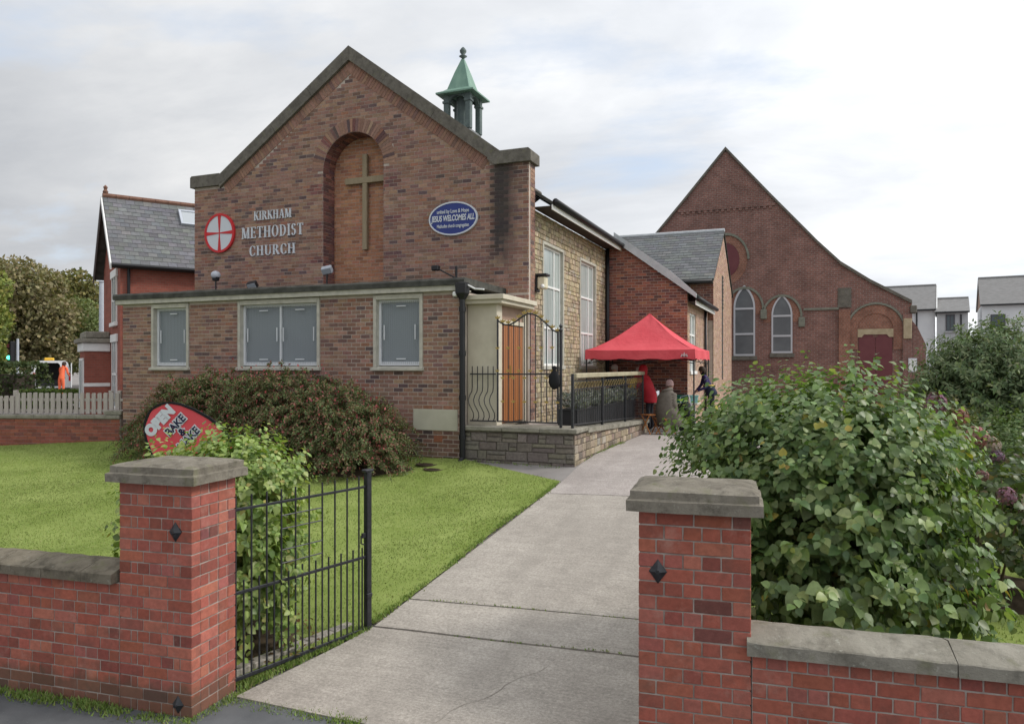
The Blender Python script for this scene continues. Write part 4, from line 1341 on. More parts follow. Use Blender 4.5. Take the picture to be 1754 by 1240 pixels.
ex, ez = -14.95, 6.36
em = thing('emblem_sign', 'round white sign with a red rim and red cross on the gable', 'sign', (ex, GV, ez))
disc(ex, ez, 0.50, 0.52, GV-0.05, GV-0.002).build('sign_disc', m_signwhite, em)
ring(ex, ez, 0.515, 0.535, 0.062, GV-0.066, GV-0.004).build('sign_rim', m_red, em)
for k in range(4):
    a = k*math.pi/2
    mb = MB(); mb.prism([(-0.012, 0.0), (0.012, 0.0), (0.052, 0.47), (-0.052, 0.47)],
        lambda p, q, t: (ex+p*math.cos(a)-q*math.sin(a), t, ez+p*math.sin(a)+q*math.cos(a)), GV-0.060-0.001*(k % 2), GV-0.045)
    mb.build('cross_arm', m_red, em)

TH, TN = 0.165, 0.06
def letter_polys(ch):
    P = []
    def line(x0, z0, x1, z1, w):
        d = Vector((x1-x0, z1-z0)); n = Vector((-d.y, d.x)).normalized()*w/2
        if abs(d.y) > abs(d.x):  # slanted strokes cut flat
            hw = w/2*d.length/abs(d.y)
            P.append([(x0-hw, z0), (x0+hw, z0), (x1+hw, z1), (x1-hw, z1)])
        else: P.append([(x0-n.x, z0-n.y), (x1-n.x, z1-n.y), (x1+n.x, z1+n.y), (x0+n.x, z0+n.y)])
    def serif(x, z, w): P.append([(x-w/2, z-0.0), (x+w/2, z-0.0), (x+w/2, z+0.055), (x-w/2, z+0.055)])
    def stem(x, w=TH, z0=0.0, z1=1.0, s=True):
        line(x, z0, x, z1, w)
        if s: serif(x, z0, w+0.16); serif(x, z1-0.055, w+0.16)
    def arc(cx, cz, rx, rz, a0, a1, tk=TH, tn=TN, n=14):
        for i in range(n):
            q = []
            for a in (a0+(a1-a0)*i/n, a0+(a1-a0)*(i+1)/n):
                a = R(a); w = tn+(tk-tn)*abs(math.cos(a))
                q.append(((cx+(rx-w)*math.cos(a), cz+(rz-w*0.7)*math.sin(a)), (cx+rx*math.cos(a), cz+rz*math.sin(a))))
            P.append([q[0][0], q[0][1], q[1][1], q[1][0]])
    W = {'K': .80, 'I': .36, 'R': .80, 'H': .86, 'A': .84, 'M': 1.0, 'E': .70, 'T': .72, 'O': .84, 'D': .82, 'S': .60, 'C': .76, 'U': .82}[ch]
    if ch == 'K': stem(.18); line(.24, .42, .66, .98, TN); line(.38, .60, .72, .0, TH); serif(.68, .945, .24); serif(.72, 0, .26)
    if ch == 'I': stem(.18)
    if ch == 'R': stem(.18); arc(.34, .735, .30, .265, -90, 90); line(.18, .97, .36, .97, TN); line(.18, .50, .36, .50, TN); line(.42, .5, .72, 0, TH); serif(.73, 0, .2)
    if ch == 'H': stem(.18); stem(.68); line(.18, .52, .68, .52, TN)
    if ch == 'A': line(.12, 0, .40, 1, TN); line(.70, 0, .42, 1, TH); line(.2, .32, .62, .32, TN); serif(.12, 0, .22); serif(.70, 0, .3)
    if ch == 'M': stem(.14, TN+.02); line(.20, 1, .48, .05, TH); line(.52, .05, .82, 1, TN); stem(.84)
    if ch == 'E': stem(.18); line(.18, .97, .60, .97, TN); line(.18, .52, .5, .52, TN); line(.18, .03, .62, .03, TN); line(.60, .80, .60, 1, .05); line(.62, 0, .62, .22, .05); line(.5, .42, .5, .62, .05)
    if ch == 'T': stem(.36, TH, 0, 1, False); serif(.36, 0, TH+.16); line(.06, .97, .66, .97, TN); line(.07, .8, .07, 1, .05); line(.65, .8, .65, 1, .05)
    if ch == 'O': arc(.42, .5, .38, .52, 0, 360, n=28)
    if ch == 'D': stem(.18); arc(.34, .5, .42, .5, -90, 90); line(.18, .97, .36, .97, TN); line(.18, .03, .36, .03, TN)
    if ch == 'S': arc(.30, .735, .24, .275, 20, 200); arc(.30, .735, .24, .275, 200, 285, TH); arc(.29, .275, .26, .285, -160, 60, TH); arc(.29, .275, .26, .285, 60, 105, TH); line(.28, .56, .36, .46, .14)
    if ch == 'C': arc(.42, .5, .36, .52, 50, 310, n=22); line(.66, .68, .66, .97, .05); line(.66, .03, .66, .3, .05)
    if ch == 'U': stem(.18, TH, .25, 1, False); serif(.18, .945, TH+.16); line(.66, .3, .66, 1, TN); serif(.66, .945, .22); arc(.42, .30, .325, .32, 180, 360)
    return W, P
let = thing('church_lettering', 'white serif lettering of three words fixed to the brick gable beside the round sign', 'lettering', (-13.2, GV, 6.2))
for word, cx, zb, h, wd in (('KIRKHAM', -13.18, 6.62, 0.235, 1.24), ('METHODIST', -13.19, 6.15, 0.30, 2.04), ('CHURCH', -13.19, 5.68, 0.265, 1.53)):
    pol = [letter_polys(ch) for ch in word]
    tot = sum(W+0.10 for W, _ in pol)
    sx = wd/tot
    x = cx-wd/2
    for ch, (W, P) in zip(word, pol):
        mb = MB()
        for i, q in enumerate(P):
            if sum(q[k][0]*q[(k+1) % 4][1]-q[(k+1) % 4][0]*q[k][1] for k in range(4)) < 0: q = q[::-1]
            e_ = 0.0004*(i % 9)
            mb.prism([(x+a*sx, zb+b2*h) for a, b2 in q], xz(0), GV-0.036-e_, GV-0.006)
        mb.build('letter', m_signwhite, let)
        x += (W+0.10)*sx

ox, oz = -7.88, 6.235
ov = thing('oval_sign', 'blue oval sign with white rim and white writing on the right of the gable', 'sign', (ox, GV, oz))
disc(ox, oz, 0.625, 0.385, GV-0.05, GV-0.004).build('sign_board', m_blue, ov)
ring(ox, oz, 0.64, 0.40, 0.035, GV-0.06, GV-0.004).build('sign_rim', m_signwhite, ov)
for body, z, s, sx, bd_, sh in (('united by Love & Hope', 0.17, 0.125, 0.72, 0.002, 0), ('JESUS WELCOMES ALL', 0.005, 0.19, 0.60, 0.006, 0.15), ('Methodist church congregation', -0.175, 0.115, 0.58, 0.002, 0)):
    text('sign_writing', body, s, m_signwhite, ov, Matrix.Translation((ox, GV-0.056, oz+z)) @ FY, bd_, 0.003, sx, sh)
# wooden cross in the niche
m_cross = M('cross_wood', (0.27, 0.215, 0.14), (0.32, 0.26, 0.17), 4, 0.7, 0.3, stretch=(6, 6, 1))
cr = thing('wall_cross', 'tall pale wooden cross mounted inside the arched brick niche', 'cross', (-10.61, NB, 5.7))
MB().cbox(-10.675, -10.54, NB-0.13, NB-0.03, 5.72, 8.16, 0.008).build('upright', m_cross, cr)
MB().cbox(-11.19, -10.03, NB-0.136, NB-0.05, 7.42, 7.58, 0.008).build('cross_beam', m_cross, cr)

# ------------------------------------------------------------------ lamps on the flat roof and wall
m_lamp = M('lamp_grey', (0.42, 0.45, 0.50), (0.5, 0.53, 0.58), 8, 0.4, 0.5)
def floodlight(label, x, y, z, kind):
    t = thing('floodlight', label, 'floodlight', (x, y, 4.52), group='floodlights on the flat roof')
    if kind == 'ball':
        mb = MB(); mb.tube([(x, y, 4.50), (x, y, z-0.1)], 0.018, 6); mb.tube([(x, y, 4.56), (x+0.3, y, 4.545), (x+1.0, y+0.05, 4.56)], 0.03, 6); mb.build('stem', m_black, t)
        MB().ball((x, y, z), 0.12, 12, 8, (1, 1.1, 0.95)).build('lamp_head', m_lamp, t, smooth=True)
        mb = MB(); mb.lathe([(0.08, z-0.15), (0.10, z-0.06), (0.115, z-0.055)], x, y, 10); mb.build('lamp_base', m_black, t)
    else:
        mb = MB(); mb.tube([(x, y, 4.50), (x, y, z-0.05)], 0.02, 6); mb.tube([(x, y, 4.54), (x+0.1, y+0.15, 4.54)], 0.02, 6); mb.build('stem', m_black, t)
        fr = Matrix.Translation((x, y, z)) @ Matrix.Rotation(R(35), 4, 'X') @ Matrix.Rotation(R(20), 4, 'Z')
        mb = MB(); mb.cbox(-0.13, 0.13, -0.06, 0.08, -0.09, 0.09, 0.02, fr); mb.build('lamp_head', m_lamp if kind == 'pale' else m_black, t)
        mb = MB(); mb.cbox(-0.11, 0.11, -0.069, -0.061, -0.07, 0.07, 0.003, fr); mb.build('lamp_glass', M('lamp_lens', (0.35, 0.38, 0.42), None, rough=0.1, spec=0.6), t)
floodlight('pale globe floodlight on a short stem at the left end of the flat roof', -14.46, 15.2, 5.12, 'ball')
floodlight('pale tilted floodlight standing at the foot of the arched niche', -11.05, 15.3, 5.10, 'pale')
floodlight('small dark floodlight low on the flat roof below the white lettering', -13.35, 15.3, 4.82, 'dark')
t = thing('floodlight', 'black floodlight on a slanting arm below the blue oval sign', 'floodlight', (-7.55, 15.3, 4.5), group='floodlights on the flat roof')
mb = MB(); mb.tube([(-7.52, 15.3, 4.50), (-7.52, 15.3, 5.02)], 0.028, 6); mb.tube([(-7.52, 15.3, 4.74), (-7.95, 15.25, 4.97)], 0.02, 6); mb.build('bracket', m_black, t)
mb = MB(); mb.cbox(-8.10, -7.92, 15.16, 15.30, 4.93, 5.05, 0.02); mb.build('lamp_head', m_black, t)
t = thing('wall_lamp', 'square bulkhead lamp with black hood beside the tall nave window', 'lamp', (NU, 16.5, 4.6))
mb = MB(); mb.cbox(NU+0.03, NU+0.09, 16.36, 16.60, 4.48, 4.86, 0.01); mb.cbox(NU+0.03, NU+0.34, 16.34, 16.62, 4.84, 4.90, 0.015); mb.build('lamp_hood', m_black, t)
mb = MB(); mb.cbox(NU+0.092, NU+0.30, 16.37, 16.59, 4.54, 4.835, 0.03); mb.build('lamp_body', M('lamp_opal', (0.62, 0.56, 0.40), (0.7, 0.64, 0.48), 6, 0.4, 0.4), t)
mb = MB(); mb.ball((NU+0.24, 16.36, 4.60), 0.05); mb.build('sensor', m_white2, t, smooth=True)

# ------------------------------------------------------------------ entrance terrace
TU = -4.24
terr = thing('entrance_terrace', 'raised entrance terrace with stone retaining wall running beside the drive', 'terrace', (-5.4, 16.5, 0.85))
TV1 = 20.6
def tz(v): return 1.52-(v-13.8)/(TV1-13.8)*0.25
mb = MB()
mb.prism([(13.82, 0.6), (TV1, 0.6), (TV1, tz(TV1)-0.085), (13.82, tz(13.8)-0.085)], lambda a, b2, t: (t, a, b2), TU-0.02, NU+0.005)
mb.box(EX1+0.002, NU, 13.82, 15.85, 0.6, 1.43)
core = mb.build('terrace_core', M('dark_mortar', (0.16, 0.14, 0.12), (0.23, 0.20, 0.17), 6, 0.95, 0.1, 0.3, 90), terr)
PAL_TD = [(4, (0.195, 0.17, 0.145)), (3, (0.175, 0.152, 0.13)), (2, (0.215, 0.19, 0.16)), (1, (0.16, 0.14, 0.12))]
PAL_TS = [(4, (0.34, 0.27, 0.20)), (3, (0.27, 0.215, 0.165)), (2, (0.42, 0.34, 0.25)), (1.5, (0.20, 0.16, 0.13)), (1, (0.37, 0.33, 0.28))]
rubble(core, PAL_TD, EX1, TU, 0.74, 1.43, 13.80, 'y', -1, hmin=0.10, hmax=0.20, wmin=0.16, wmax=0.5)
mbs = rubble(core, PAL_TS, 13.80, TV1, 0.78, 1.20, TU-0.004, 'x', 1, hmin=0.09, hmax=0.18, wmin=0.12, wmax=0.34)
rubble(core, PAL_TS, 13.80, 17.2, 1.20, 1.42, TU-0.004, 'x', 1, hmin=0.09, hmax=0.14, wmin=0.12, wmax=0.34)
# top slabs
cuts = [EX1+0.004, -5.75, -4.95, TU+0.06]
for a, b2 in zip(cuts[:-1], cuts[1:]):
    MB().cbox(a+0.003, b2-0.003, 13.73, 14.55, tz(13.8)-0.085, tz(13.8)+0.005, 0.012).build('coping_slab', m_cope_grey, terr)
v = 14.553
while v < TV1:
    b2 = min(v+1.0, TV1+0.03)
    mb = MB()
    V = []
    for u_, vv in ((-4.62, v), (TU+0.06, v), (TU+0.06, b2-0.005), (-4.62, b2-0.005)):
        V.append((u_, vv, tz(vv)-0.09))
    V += [(p[0], p[1], p[2]+0.092) for p in V]
    mb.add(V, [(0, 3, 2, 1), (4, 5, 6, 7), (0, 1, 5, 4), (1, 2, 6, 5), (2, 3, 7, 6), (3, 0, 4, 7)])
    mb.build('coping_slab', m_cope_grey, terr)
    v += 1.0
mb = MB()
mb.add([(NU+.02, 14.556, tz(14.55)-0.02), (-4.624, 14.556, tz(14.55)-0.02), (-4.624, TV1, tz(TV1)-0.02), (NU+.02, TV1, tz(TV1)-0.02)], [(0, 1, 2, 3)])
mb.build('terrace_floor', m_conc2, terr)

# ------------------------------------------------------------------ ironwork on the terrace
GY = 13.97
def leaf_finial(mb, x, y, z, s=0.06, a=0.0):
    for k in range(3):
        d = a+(k-1)*0.8
        dx, dz = math.sin(d), math.cos(d)
        mb.add([(x, y-0.006, z), (x+dx*s*0.5+dz*s*0.22, y-0.012, z+dz*s*0.5-dx*s*0.22), (x+dx*s, y-0.006, z+dz*s), (x+dx*s*0.5-dz*s*0.22, y-0.012, z+dz*s*0.5+dx*s*0.22),
                (x, y+0.006, z), (x+dx*s, y+0.006, z+dz*s)], [(0, 1, 2, 3), (4, 3, 2, 5), (4, 5, 2, 1), (0, 4, 1), (0, 3, 4)])
pan = thing('bellied_railing', 'short black railing panel with wavy bars between drainpipe and tall entrance gate', 'railing', (-6.25, GY, 1.53))
z0, z1 = 1.62, 2.58
mb = MB(); mb.cbox(-6.55, -5.97, GY-.012, GY+.012, z1-.014, z1+.014, .003); mb.build('top_rail', m_iron, pan)
mb = MB(); mb.cbox(-6.55, -5.97, GY-.012, GY+.012, z0-.014, z0+.014, .003); mb.build('bottom_rail', m_iron, pan)
def belly(x, zb, zt, amp=0.055):
    return [(x+amp*math.sin(math.pi*2*min(1, max(0, (z-zb)/(0.62)))), GY-0.12*math.sin(math.pi*min(1, (z-zb)/0.62))**2*1.0 if z < zb+0.62 else GY, z) for z in np.linspace(zb, zt, 14)]
for k in range(5):
    x = -6.50+k*0.118
    mb = MB(); mb.tube(belly(x, z0, z1+0.16), 0.010, 6); mb.build('wavy_bar', m_iron, pan)
tg = thing('entrance_gate', 'tall black entrance gate with sweeping top rail and gold leaves before the wooden door', 'gate', (-5.3, GY, 1.53))
top = [(-5.94, 3.68), (-5.86, 3.62), (-5.76, 3.575), (-5.66, 3.58), (-5.53, 3.64), (-5.40, 3.73), (-5.28, 3.79), (-5.17, 3.78), (-5.06, 3.73), (-4.95, 3.64), (-4.84, 3.54), (-4.74, 3.45), (-4.64, 3.40)]
def topz(x): return float(np.interp(x, [p[0] for p in top], [p[1] for p in top]))
mb = MB(); mb.tube([(x, GY, z) for x, z in top], 0.016, 8); mb.build('top_rail', m_iron, tg)
for z in (z0, z1): 
    mb = MB(); mb.cbox(-5.94, -4.64, GY-.012, GY+.012, z-.014, z+.014, .003); mb.build('middle_rail' if z > 2 else 'bottom_rail', m_iron, tg)
gl = MB()
nb = 11
for k in range(nb+1):
    x = -5.93+k*(1.29/nb)
    mb = MB(); mb.tube([(x, GY, z0), (x, GY, topz(x)+0.03)], 0.010 if k not in (0, nb) else 0.02, 6)
    mb.build('gate_bar' if k not in (0, nb) else 'gate_stile', m_iron, tg)
    leaf_finial(gl, x, GY, topz(x)+0.02, 0.09, 0.0)
    if k % 2 == 0:
        for z in (3.08, 2.62): leaf_finial(gl, x, GY-0.012, z, 0.07)
    else:
        for z in (2.0, 2.48): leaf_finial(gl, x, GY-0.012, z, 0.07)
gl.build('gold_leaves', m_gold, tg)
post = thing('gate_post', 'slim black iron gate post standing at the open corner of the terrace', 'post', (-4.58, GY, 1.53))
mb = MB(); mb.cbox(-4.605, -4.555, GY-.025, GY+.025, 1.53, 3.42, .005); mb.lathe([(.03, 3.42), (.045, 3.45), (.02, 3.49), (.04, 3.53), (.005, 3.58)], -4.58, GY, 8); mb.build('post_shaft', m_iron, post)
bag = thing('black_bag', 'small black cloth bag tied to the slim gate post', 'bag', (-4.72, GY, 2.4))
mb = MB()
rr = random.Random(3)
prof = [(0.02, 2.28), (0.09, 2.33), (0.12, 2.42), (0.11, 2.54), (0.07, 2.62), (0.03, 2.66), (0.06, 2.72), (0.01, 2.75)]
n = 10; V = []; F = []
for r_, z in prof:
    for k in range(n):
        a = 2*math.pi*k/n; q = r_*rr.uniform(0.75, 1.15)
        V.append((-4.70+q*math.cos(a), GY-0.05+q*0.5*math.sin(a), z))
for i in range(len(prof)-1):
    for k in range(n): F.append((i*n+k, i*n+(k+1) % n, (i+1)*n+(k+1) % n, (i+1)*n+k))
mb.add(V, F); mb.build('bag_body', M('black_cloth', (0.012, 0.012, 0.014), None, rough=0.8), bag, smooth=True)
mb = MB(); mb.tube([(-4.70, GY-0.05, 2.66), (-4.62, GY-0.02, 2.72), (-4.58, GY+0.02, 2.66), (-4.62, GY+0.03, 2.6)], 0.008, 6); mb.build('strap', MATS['black_cloth'], bag)

sr = thing('terrace_railing', 'side railing with buff handrail and row of gold rings along the terrace', 'railing', (-4.32, 17.2, 1.4))
RU = -4.34
pv = [13.97, 16.2, 18.4, 20.5]
for v in pv:
    mb = MB(); mb.cbox(RU-.025, RU+.025, v-.025, v+.025, tz(v), 2.59, .005); mb.build('railing_post', m_iron, sr)
mb = MB(); mb.cbox(RU-.05, RU+.05, 14.1, 20.55, 2.50, 2.60, .015); mb.build('handrail', M('buff_handrail', (0.33, 0.29, 0.19), (0.42, 0.375, 0.26), 3, 0.6), sr)
for z in (2.28, 2.44):
    mb = MB(); mb.cbox(RU-.008, RU+.008, 14.0, 20.5, z-.008, z+.008, .003); mb.build('ring_rail', m_iron, sr)
gr = MB()
for k in range(27):
    v = 14.15+k*6.2/26
    gr.tube([(RU, v+0.075*math.cos(a), 2.36+0.06*math.sin(a)) for a in [2*math.pi*q/8 for q in range(8)]], 0.008, 5, close=True)
gr.build('gold_rings', M('dull_gold', (0.22, 0.17, 0.07), None, rough=0.55), sr)
for k in range(38):
    v = 14.12+k*6.3/37
    mb = MB(); mb.tube([(RU, v, tz(v)+0.08), (RU, v, 2.28)], 0.008, 5); mb.build('baluster', m_iron, sr)
mb = MB(); mb.tube([(RU, 14.0, tz(14)+0.08), (RU, 20.5, tz(20.5)+0.08)], 0.012, 6); mb.build('bottom_rail', m_iron, sr)
# planter standing behind the railing
plt = thing('planter_trough', 'long black planter trough standing behind the terrace railing', 'planter', (-4.75, 17.3, 1.4))
mb = MB(); mb.prism([(14.9, tz(14.9)+0.02), (20.3, tz(20.3)+0.02), (20.3, 1.80), (14.9, 1.80)], lambda a, b2, t: (t, a, b2), -4.95, -4.52); mb.build('trough', m_black, plt)
mb = MB(); mb.cbox(-4.97, -4.50, 14.88, 20.32, 1.80, 1.84, .01); mb.build('rim', m_black, plt)

# ------------------------------------------------------------------ gazebo
gz_c = (-4.33, 21.40)
gaz = thing('pop_up_gazebo', 'red pop up gazebo with white legs emblem on its valance over the stall', 'gazebo', (*gz_c, 0.93))
gaz['label'] = 'red pop up gazebo with pointed roof standing beside the brick wing'
m_canvas = M('gazebo_canvas', (0.62, 0.075, 0.095), (0.68, 0.10, 0.12), 2.2, 0.75, 0.25, 0.5, 3.5, bdist=0.05)
hw = 1.49
zE, zP, zV = 3.19, 4.26, 2.93
N, Mq = 12, 12
V = []; F = []; idx = {}
def gp(side, i, k):
    t = i/N; s = -1+2*k/Mq
    rib = zE+(zP-zE)*(1-t)**1.38
    sag = 0.07*t*(1-t)*4*(1-s*s)*0.5+0.03*(1-s*s)*t+0.006*math.sin(s*9+side)*t+0.005*math.sin(t*13+s*5)
    x, y, z = s*t*hw, -t*hw, rib-sag
    a = side*math.pi/2
    return (gz_c[0]+x*math.cos(a)-y*math.sin(a), gz_c[1]+x*math.sin(a)+y*math.cos(a), z)
roof = MB()
for side in range(4):
    V = [gp(side, i, k) for i in range(N+1) for k in range(Mq+1)]
    F = [(i*(Mq+1)+k, (i+1)*(Mq+1)+k, (i+1)*(Mq+1)+k+1, i*(Mq+1)+k+1) for i in range(N) for k in range(Mq)]
    roof.add(V, F)
roof.build('canopy', m_canvas, gaz, smooth=False)
val = MB()
for side in range(4):
    a = side*math.pi/2
    V = []; F = []
    for k in range(Mq+1):
        x = -hw+2*hw*k/Mq
        for z, y in ((zE-0.012*(1-(x/hw)**2)*1.6, -hw), (zV+0.02*math.sin(k*1.9), -hw-0.012+0.012*math.sin(k*1.3))):
            V.append((gz_c[0]+x*math.cos(a)-y*math.sin(a), gz_c[1]+x*math.sin(a)+y*math.cos(a), z))
    for k in range(Mq): F.append((2*k, 2*k+1, 2*k+3, 2*k+2))
    val.add(V, F)
val.build('valance', m_canvas, gaz)
for sx in (-1, 1):
    for sy in (-1, 1):
        x, y = gz_c[0]+sx*(hw-0.03), gz_c[1]+sy*(hw-0.03)
        mb = MB(); mb.cbox(x-.018, x+.018, y-.018, y+.018, 0.95, 3.12, .004); mb.cbox(x-.06, x+.06, y-.06, y+.06, 0.93, 0.95, .004); mb.build('leg', M('gazebo_leg', (0.03, 0.03, 0.032), None, rough=0.4), gaz)
tr = MB()
for side in range(4):
    a = side*math.pi/2
    f_ = lambda x, y, z: (gz_c[0]+x*math.cos(a)-y*math.sin(a), gz_c[1]+x*math.sin(a)+y*math.cos(a), z)
    q = hw-0.05
    for x0, x1 in ((-q, 0), (0, q)):
        tr.tube([f_(x0, -q, 3.10), f_(x1, -q, 2.82)], 0.012, 5); tr.tube([f_(x0, -q, 2.82), f_(x1, -q, 3.10)], 0.012, 5)
tr.build('truss', MATS['gazebo_leg'], gaz)
mb = MB()
lx, ly, lz = gz_c[0]+1.22, gz_c[1]-hw-0.028, 3.05
for dx, s in ((-0.06, 0.06), (0.06, 0.06), (0, 0.085)):
    mb.add([(lx+dx-s*0.7, ly, lz-0.06), (lx+dx+s*0.7, ly, lz-0.06), (lx+dx, ly, lz-0.06+s*1.5), (lx+dx-s*0.7, ly+0.006, lz-0.06), (lx+dx+s*0.7, ly+0.006, lz-0.06), (lx+dx, ly+0.006, lz-0.06+s*1.5)],
           [(0, 1, 2), (5, 4, 3), (0, 3, 4, 1), (1, 4, 5, 2), (2, 5, 3, 0)])
mb.build('valance_mark', M('pale_print', (0.55, 0.38, 0.40), None), gaz)

# stall furniture
tb = thing('folding_table', 'trestle table with a pale top under the red gazebo', 'table', (-3.7, 21.5, 0.93))
m_tabletop = M('table_top', (0.50, 0.46, 0.38), (0.58, 0.54, 0.46), 3, 0.5)
MB().cbox(-4.5, -2.95, 21.15, 21.85, 1.66, 1.71, .008).build('tabletop', m_tabletop, tb)
for x in (-4.35, -3.10):
    for y in (21.25, 21.75):
        mb = MB(); mb.tube([(x, y, 0.93), (x, y, 1.66)], 0.016, 6); mb.build('leg', m_lamp, tb)
def crate(name, label, cat, x, y, z, w, d, h, mat, group=None):
    t = thing(name, label, cat, (x, y, z), R(6), group)
    fr = Matrix.Translation((x, y, z)) @ Matrix.Rotation(R(6), 4, 'Z')
    mb = MB()
    mb.box(-w/2, w/2, -d/2, d/2, 0, 0.015)
    for q in ((-w/2, -w/2+.015, -d/2, d/2), (w/2-.015, w/2, -d/2, d/2), (-w/2+.015, w/2-.015, -d/2, -d/2+.015), (-w/2+.015, w/2-.015, d/2-.015, d/2)):
        mb.box(q[0], q[1], q[2], q[3], 0.015, h)
    mb.build('crate_body', mat, t, frame=fr)
    mb = MB()
    mb.cbox(-w/2-.02, w/2+.02, -d/2-.02, -d/2, h-.03, h+.01, .004); mb.cbox(-w/2-.02, w/2+.02, d/2, d/2+.02, h-.03, h+.01, .004)
    mb.build('crate_rim', mat, t, frame=fr)
crate('storage_crate', 'dark green plastic crate on the stall table', 'crate', -3.42, 21.45, 1.712, 0.36, 0.34, 0.20, M('green_plastic', (0.015, 0.12, 0.085), None, rough=0.4))
crate('storage_tub', 'pale turquoise tub on the end of the stall table', 'tub', -3.08, 21.45, 1.712, 0.20, 0.30, 0.20, M('turquoise_plastic', (0.25, 0.50, 0.48), None, rough=0.4))
t = thing('tea_urn', 'steel tea urn at the left of the stall table', 'urn', (-4.2, 21.5, 1.712))
mb = MB(); mb.lathe([(0.13, 1.712), (0.14, 1.73), (0.14, 2.02), (0.12, 2.06), (0.03, 2.09), (0.03, 2.12), (0.01, 2.13)], -4.2, 21.5, 14); mb.build('urn_body', M('steel', (0.55, 0.56, 0.58), None, rough=0.25, metal=0.9), t, smooth=True)
mb = MB(); mb.tube([(-4.2, 21.36, 1.78), (-4.2, 21.30, 1.78), (-4.2, 21.30, 1.74)], 0.012, 6); mb.build('tap', m_black, t)
# shopping trolley
t = thing('shopping_trolley', 'black shopping trolley bag leaning beside the seated person', 'trolley', (-3.0, 20.25, 0.93), R(-20))
fr = Matrix.Translation((-3.0, 20.25, 0.95)) @ Matrix.Rotation(R(-20), 4, 'Z') @ Matrix.Rotation(R(-16), 4, 'Y')
mb = MB()
V = []; F = []
pr = [(0.17, 0.12, 0.12), (0.185, 0.135, 0.3), (0.18, 0.13, 0.6), (0.165, 0.12, 0.78), (0.12, 0.08, 0.84)]
for a, b2, z in pr:
    for k in range(12):
        q = 2*math.pi*k/12
        sgnx = math.copysign(abs(math.cos(q))**0.5, math.cos(q)); sgny = math.copysign(abs(math.sin(q))**0.5, math.sin(q))
        V.append((a*sgnx, b2*sgny, z))
for i in range(len(pr)-1):
    for k in range(12): F.append((i*12+k, i*12+(k+1) % 12, (i+1)*12+(k+1) % 12, (i+1)*12+k))
F.append(tuple(48+k for k in range(12)))
mb.add(V, F); mb.build('trolley_bag', MATS['black_cloth'], t, frame=fr, smooth=True)
mb = MB(); mb.tube([(-0.14, 0.15, 0.05), (-0.14, 0.15, 0.98), (-0.12, 0.2, 1.03), (0.12, 0.2, 1.03), (0.14, 0.15, 0.98), (0.14, 0.15, 0.05)], 0.012, 6); mb.build('handle', m_lamp, t, frame=fr)
for s in (-1, 1):
    mb = MB()
    mb.tube([(s*0.19+q, 0.15, 0.07) for q in (-0.015, 0.015)], 0.085, 14); mb.build('wheel', m_black, t, frame=fr)
# folding chairs
m_owood = M('orange_wood', (0.42, 0.17, 0.06), (0.50, 0.22, 0.08), 6, 0.5)
def chair(label, x, y, rz, zs=0.52, back=True):
    t = thing('folding_stool', label, 'stool', (x, y, 0.93), rz, 'wooden stools by the stall')
    fr = Matrix.Translation((x, y, 0.93)) @ Matrix.Rotation(rz, 4, 'Z')
    for k in range(4):
        MB().cbox(-0.20, 0.20, -0.18+k*0.095, -0.10+k*0.095, zs-0.02, zs, .004).build('seat_slat', m_owood, t, frame=fr)
    for s in (-1, 1):
        mb = MB(); mb.tube([(s*0.19, 0.19, 0.0), (s*0.19, -0.17, zs-0.03), (s*0.19, -0.22, 0.98 if back else zs)], 0.018, 6); mb.build('leg', m_owood, t, frame=fr)
        mb = MB(); mb.tube([(s*0.165, -0.20, 0.0), (s*0.165, 0.17, zs-0.03)], 0.018, 6); mb.build('leg', m_owood, t, frame=fr)
    if back:
        for z in (0.80, 0.93): MB().cbox(-0.19, 0.19, -0.235, -0.205, z-0.045, z+0.045, .004).build('back_slat', m_owood, t, frame=fr)
chair('low orange wooden stool under the person in the padded coat', -3.62, 20.02, R(-38), 0.43, back=False)
chair('low orange wooden stool standing empty at the end of the terrace wall', -4.02, 20.0, R(50), back=False)
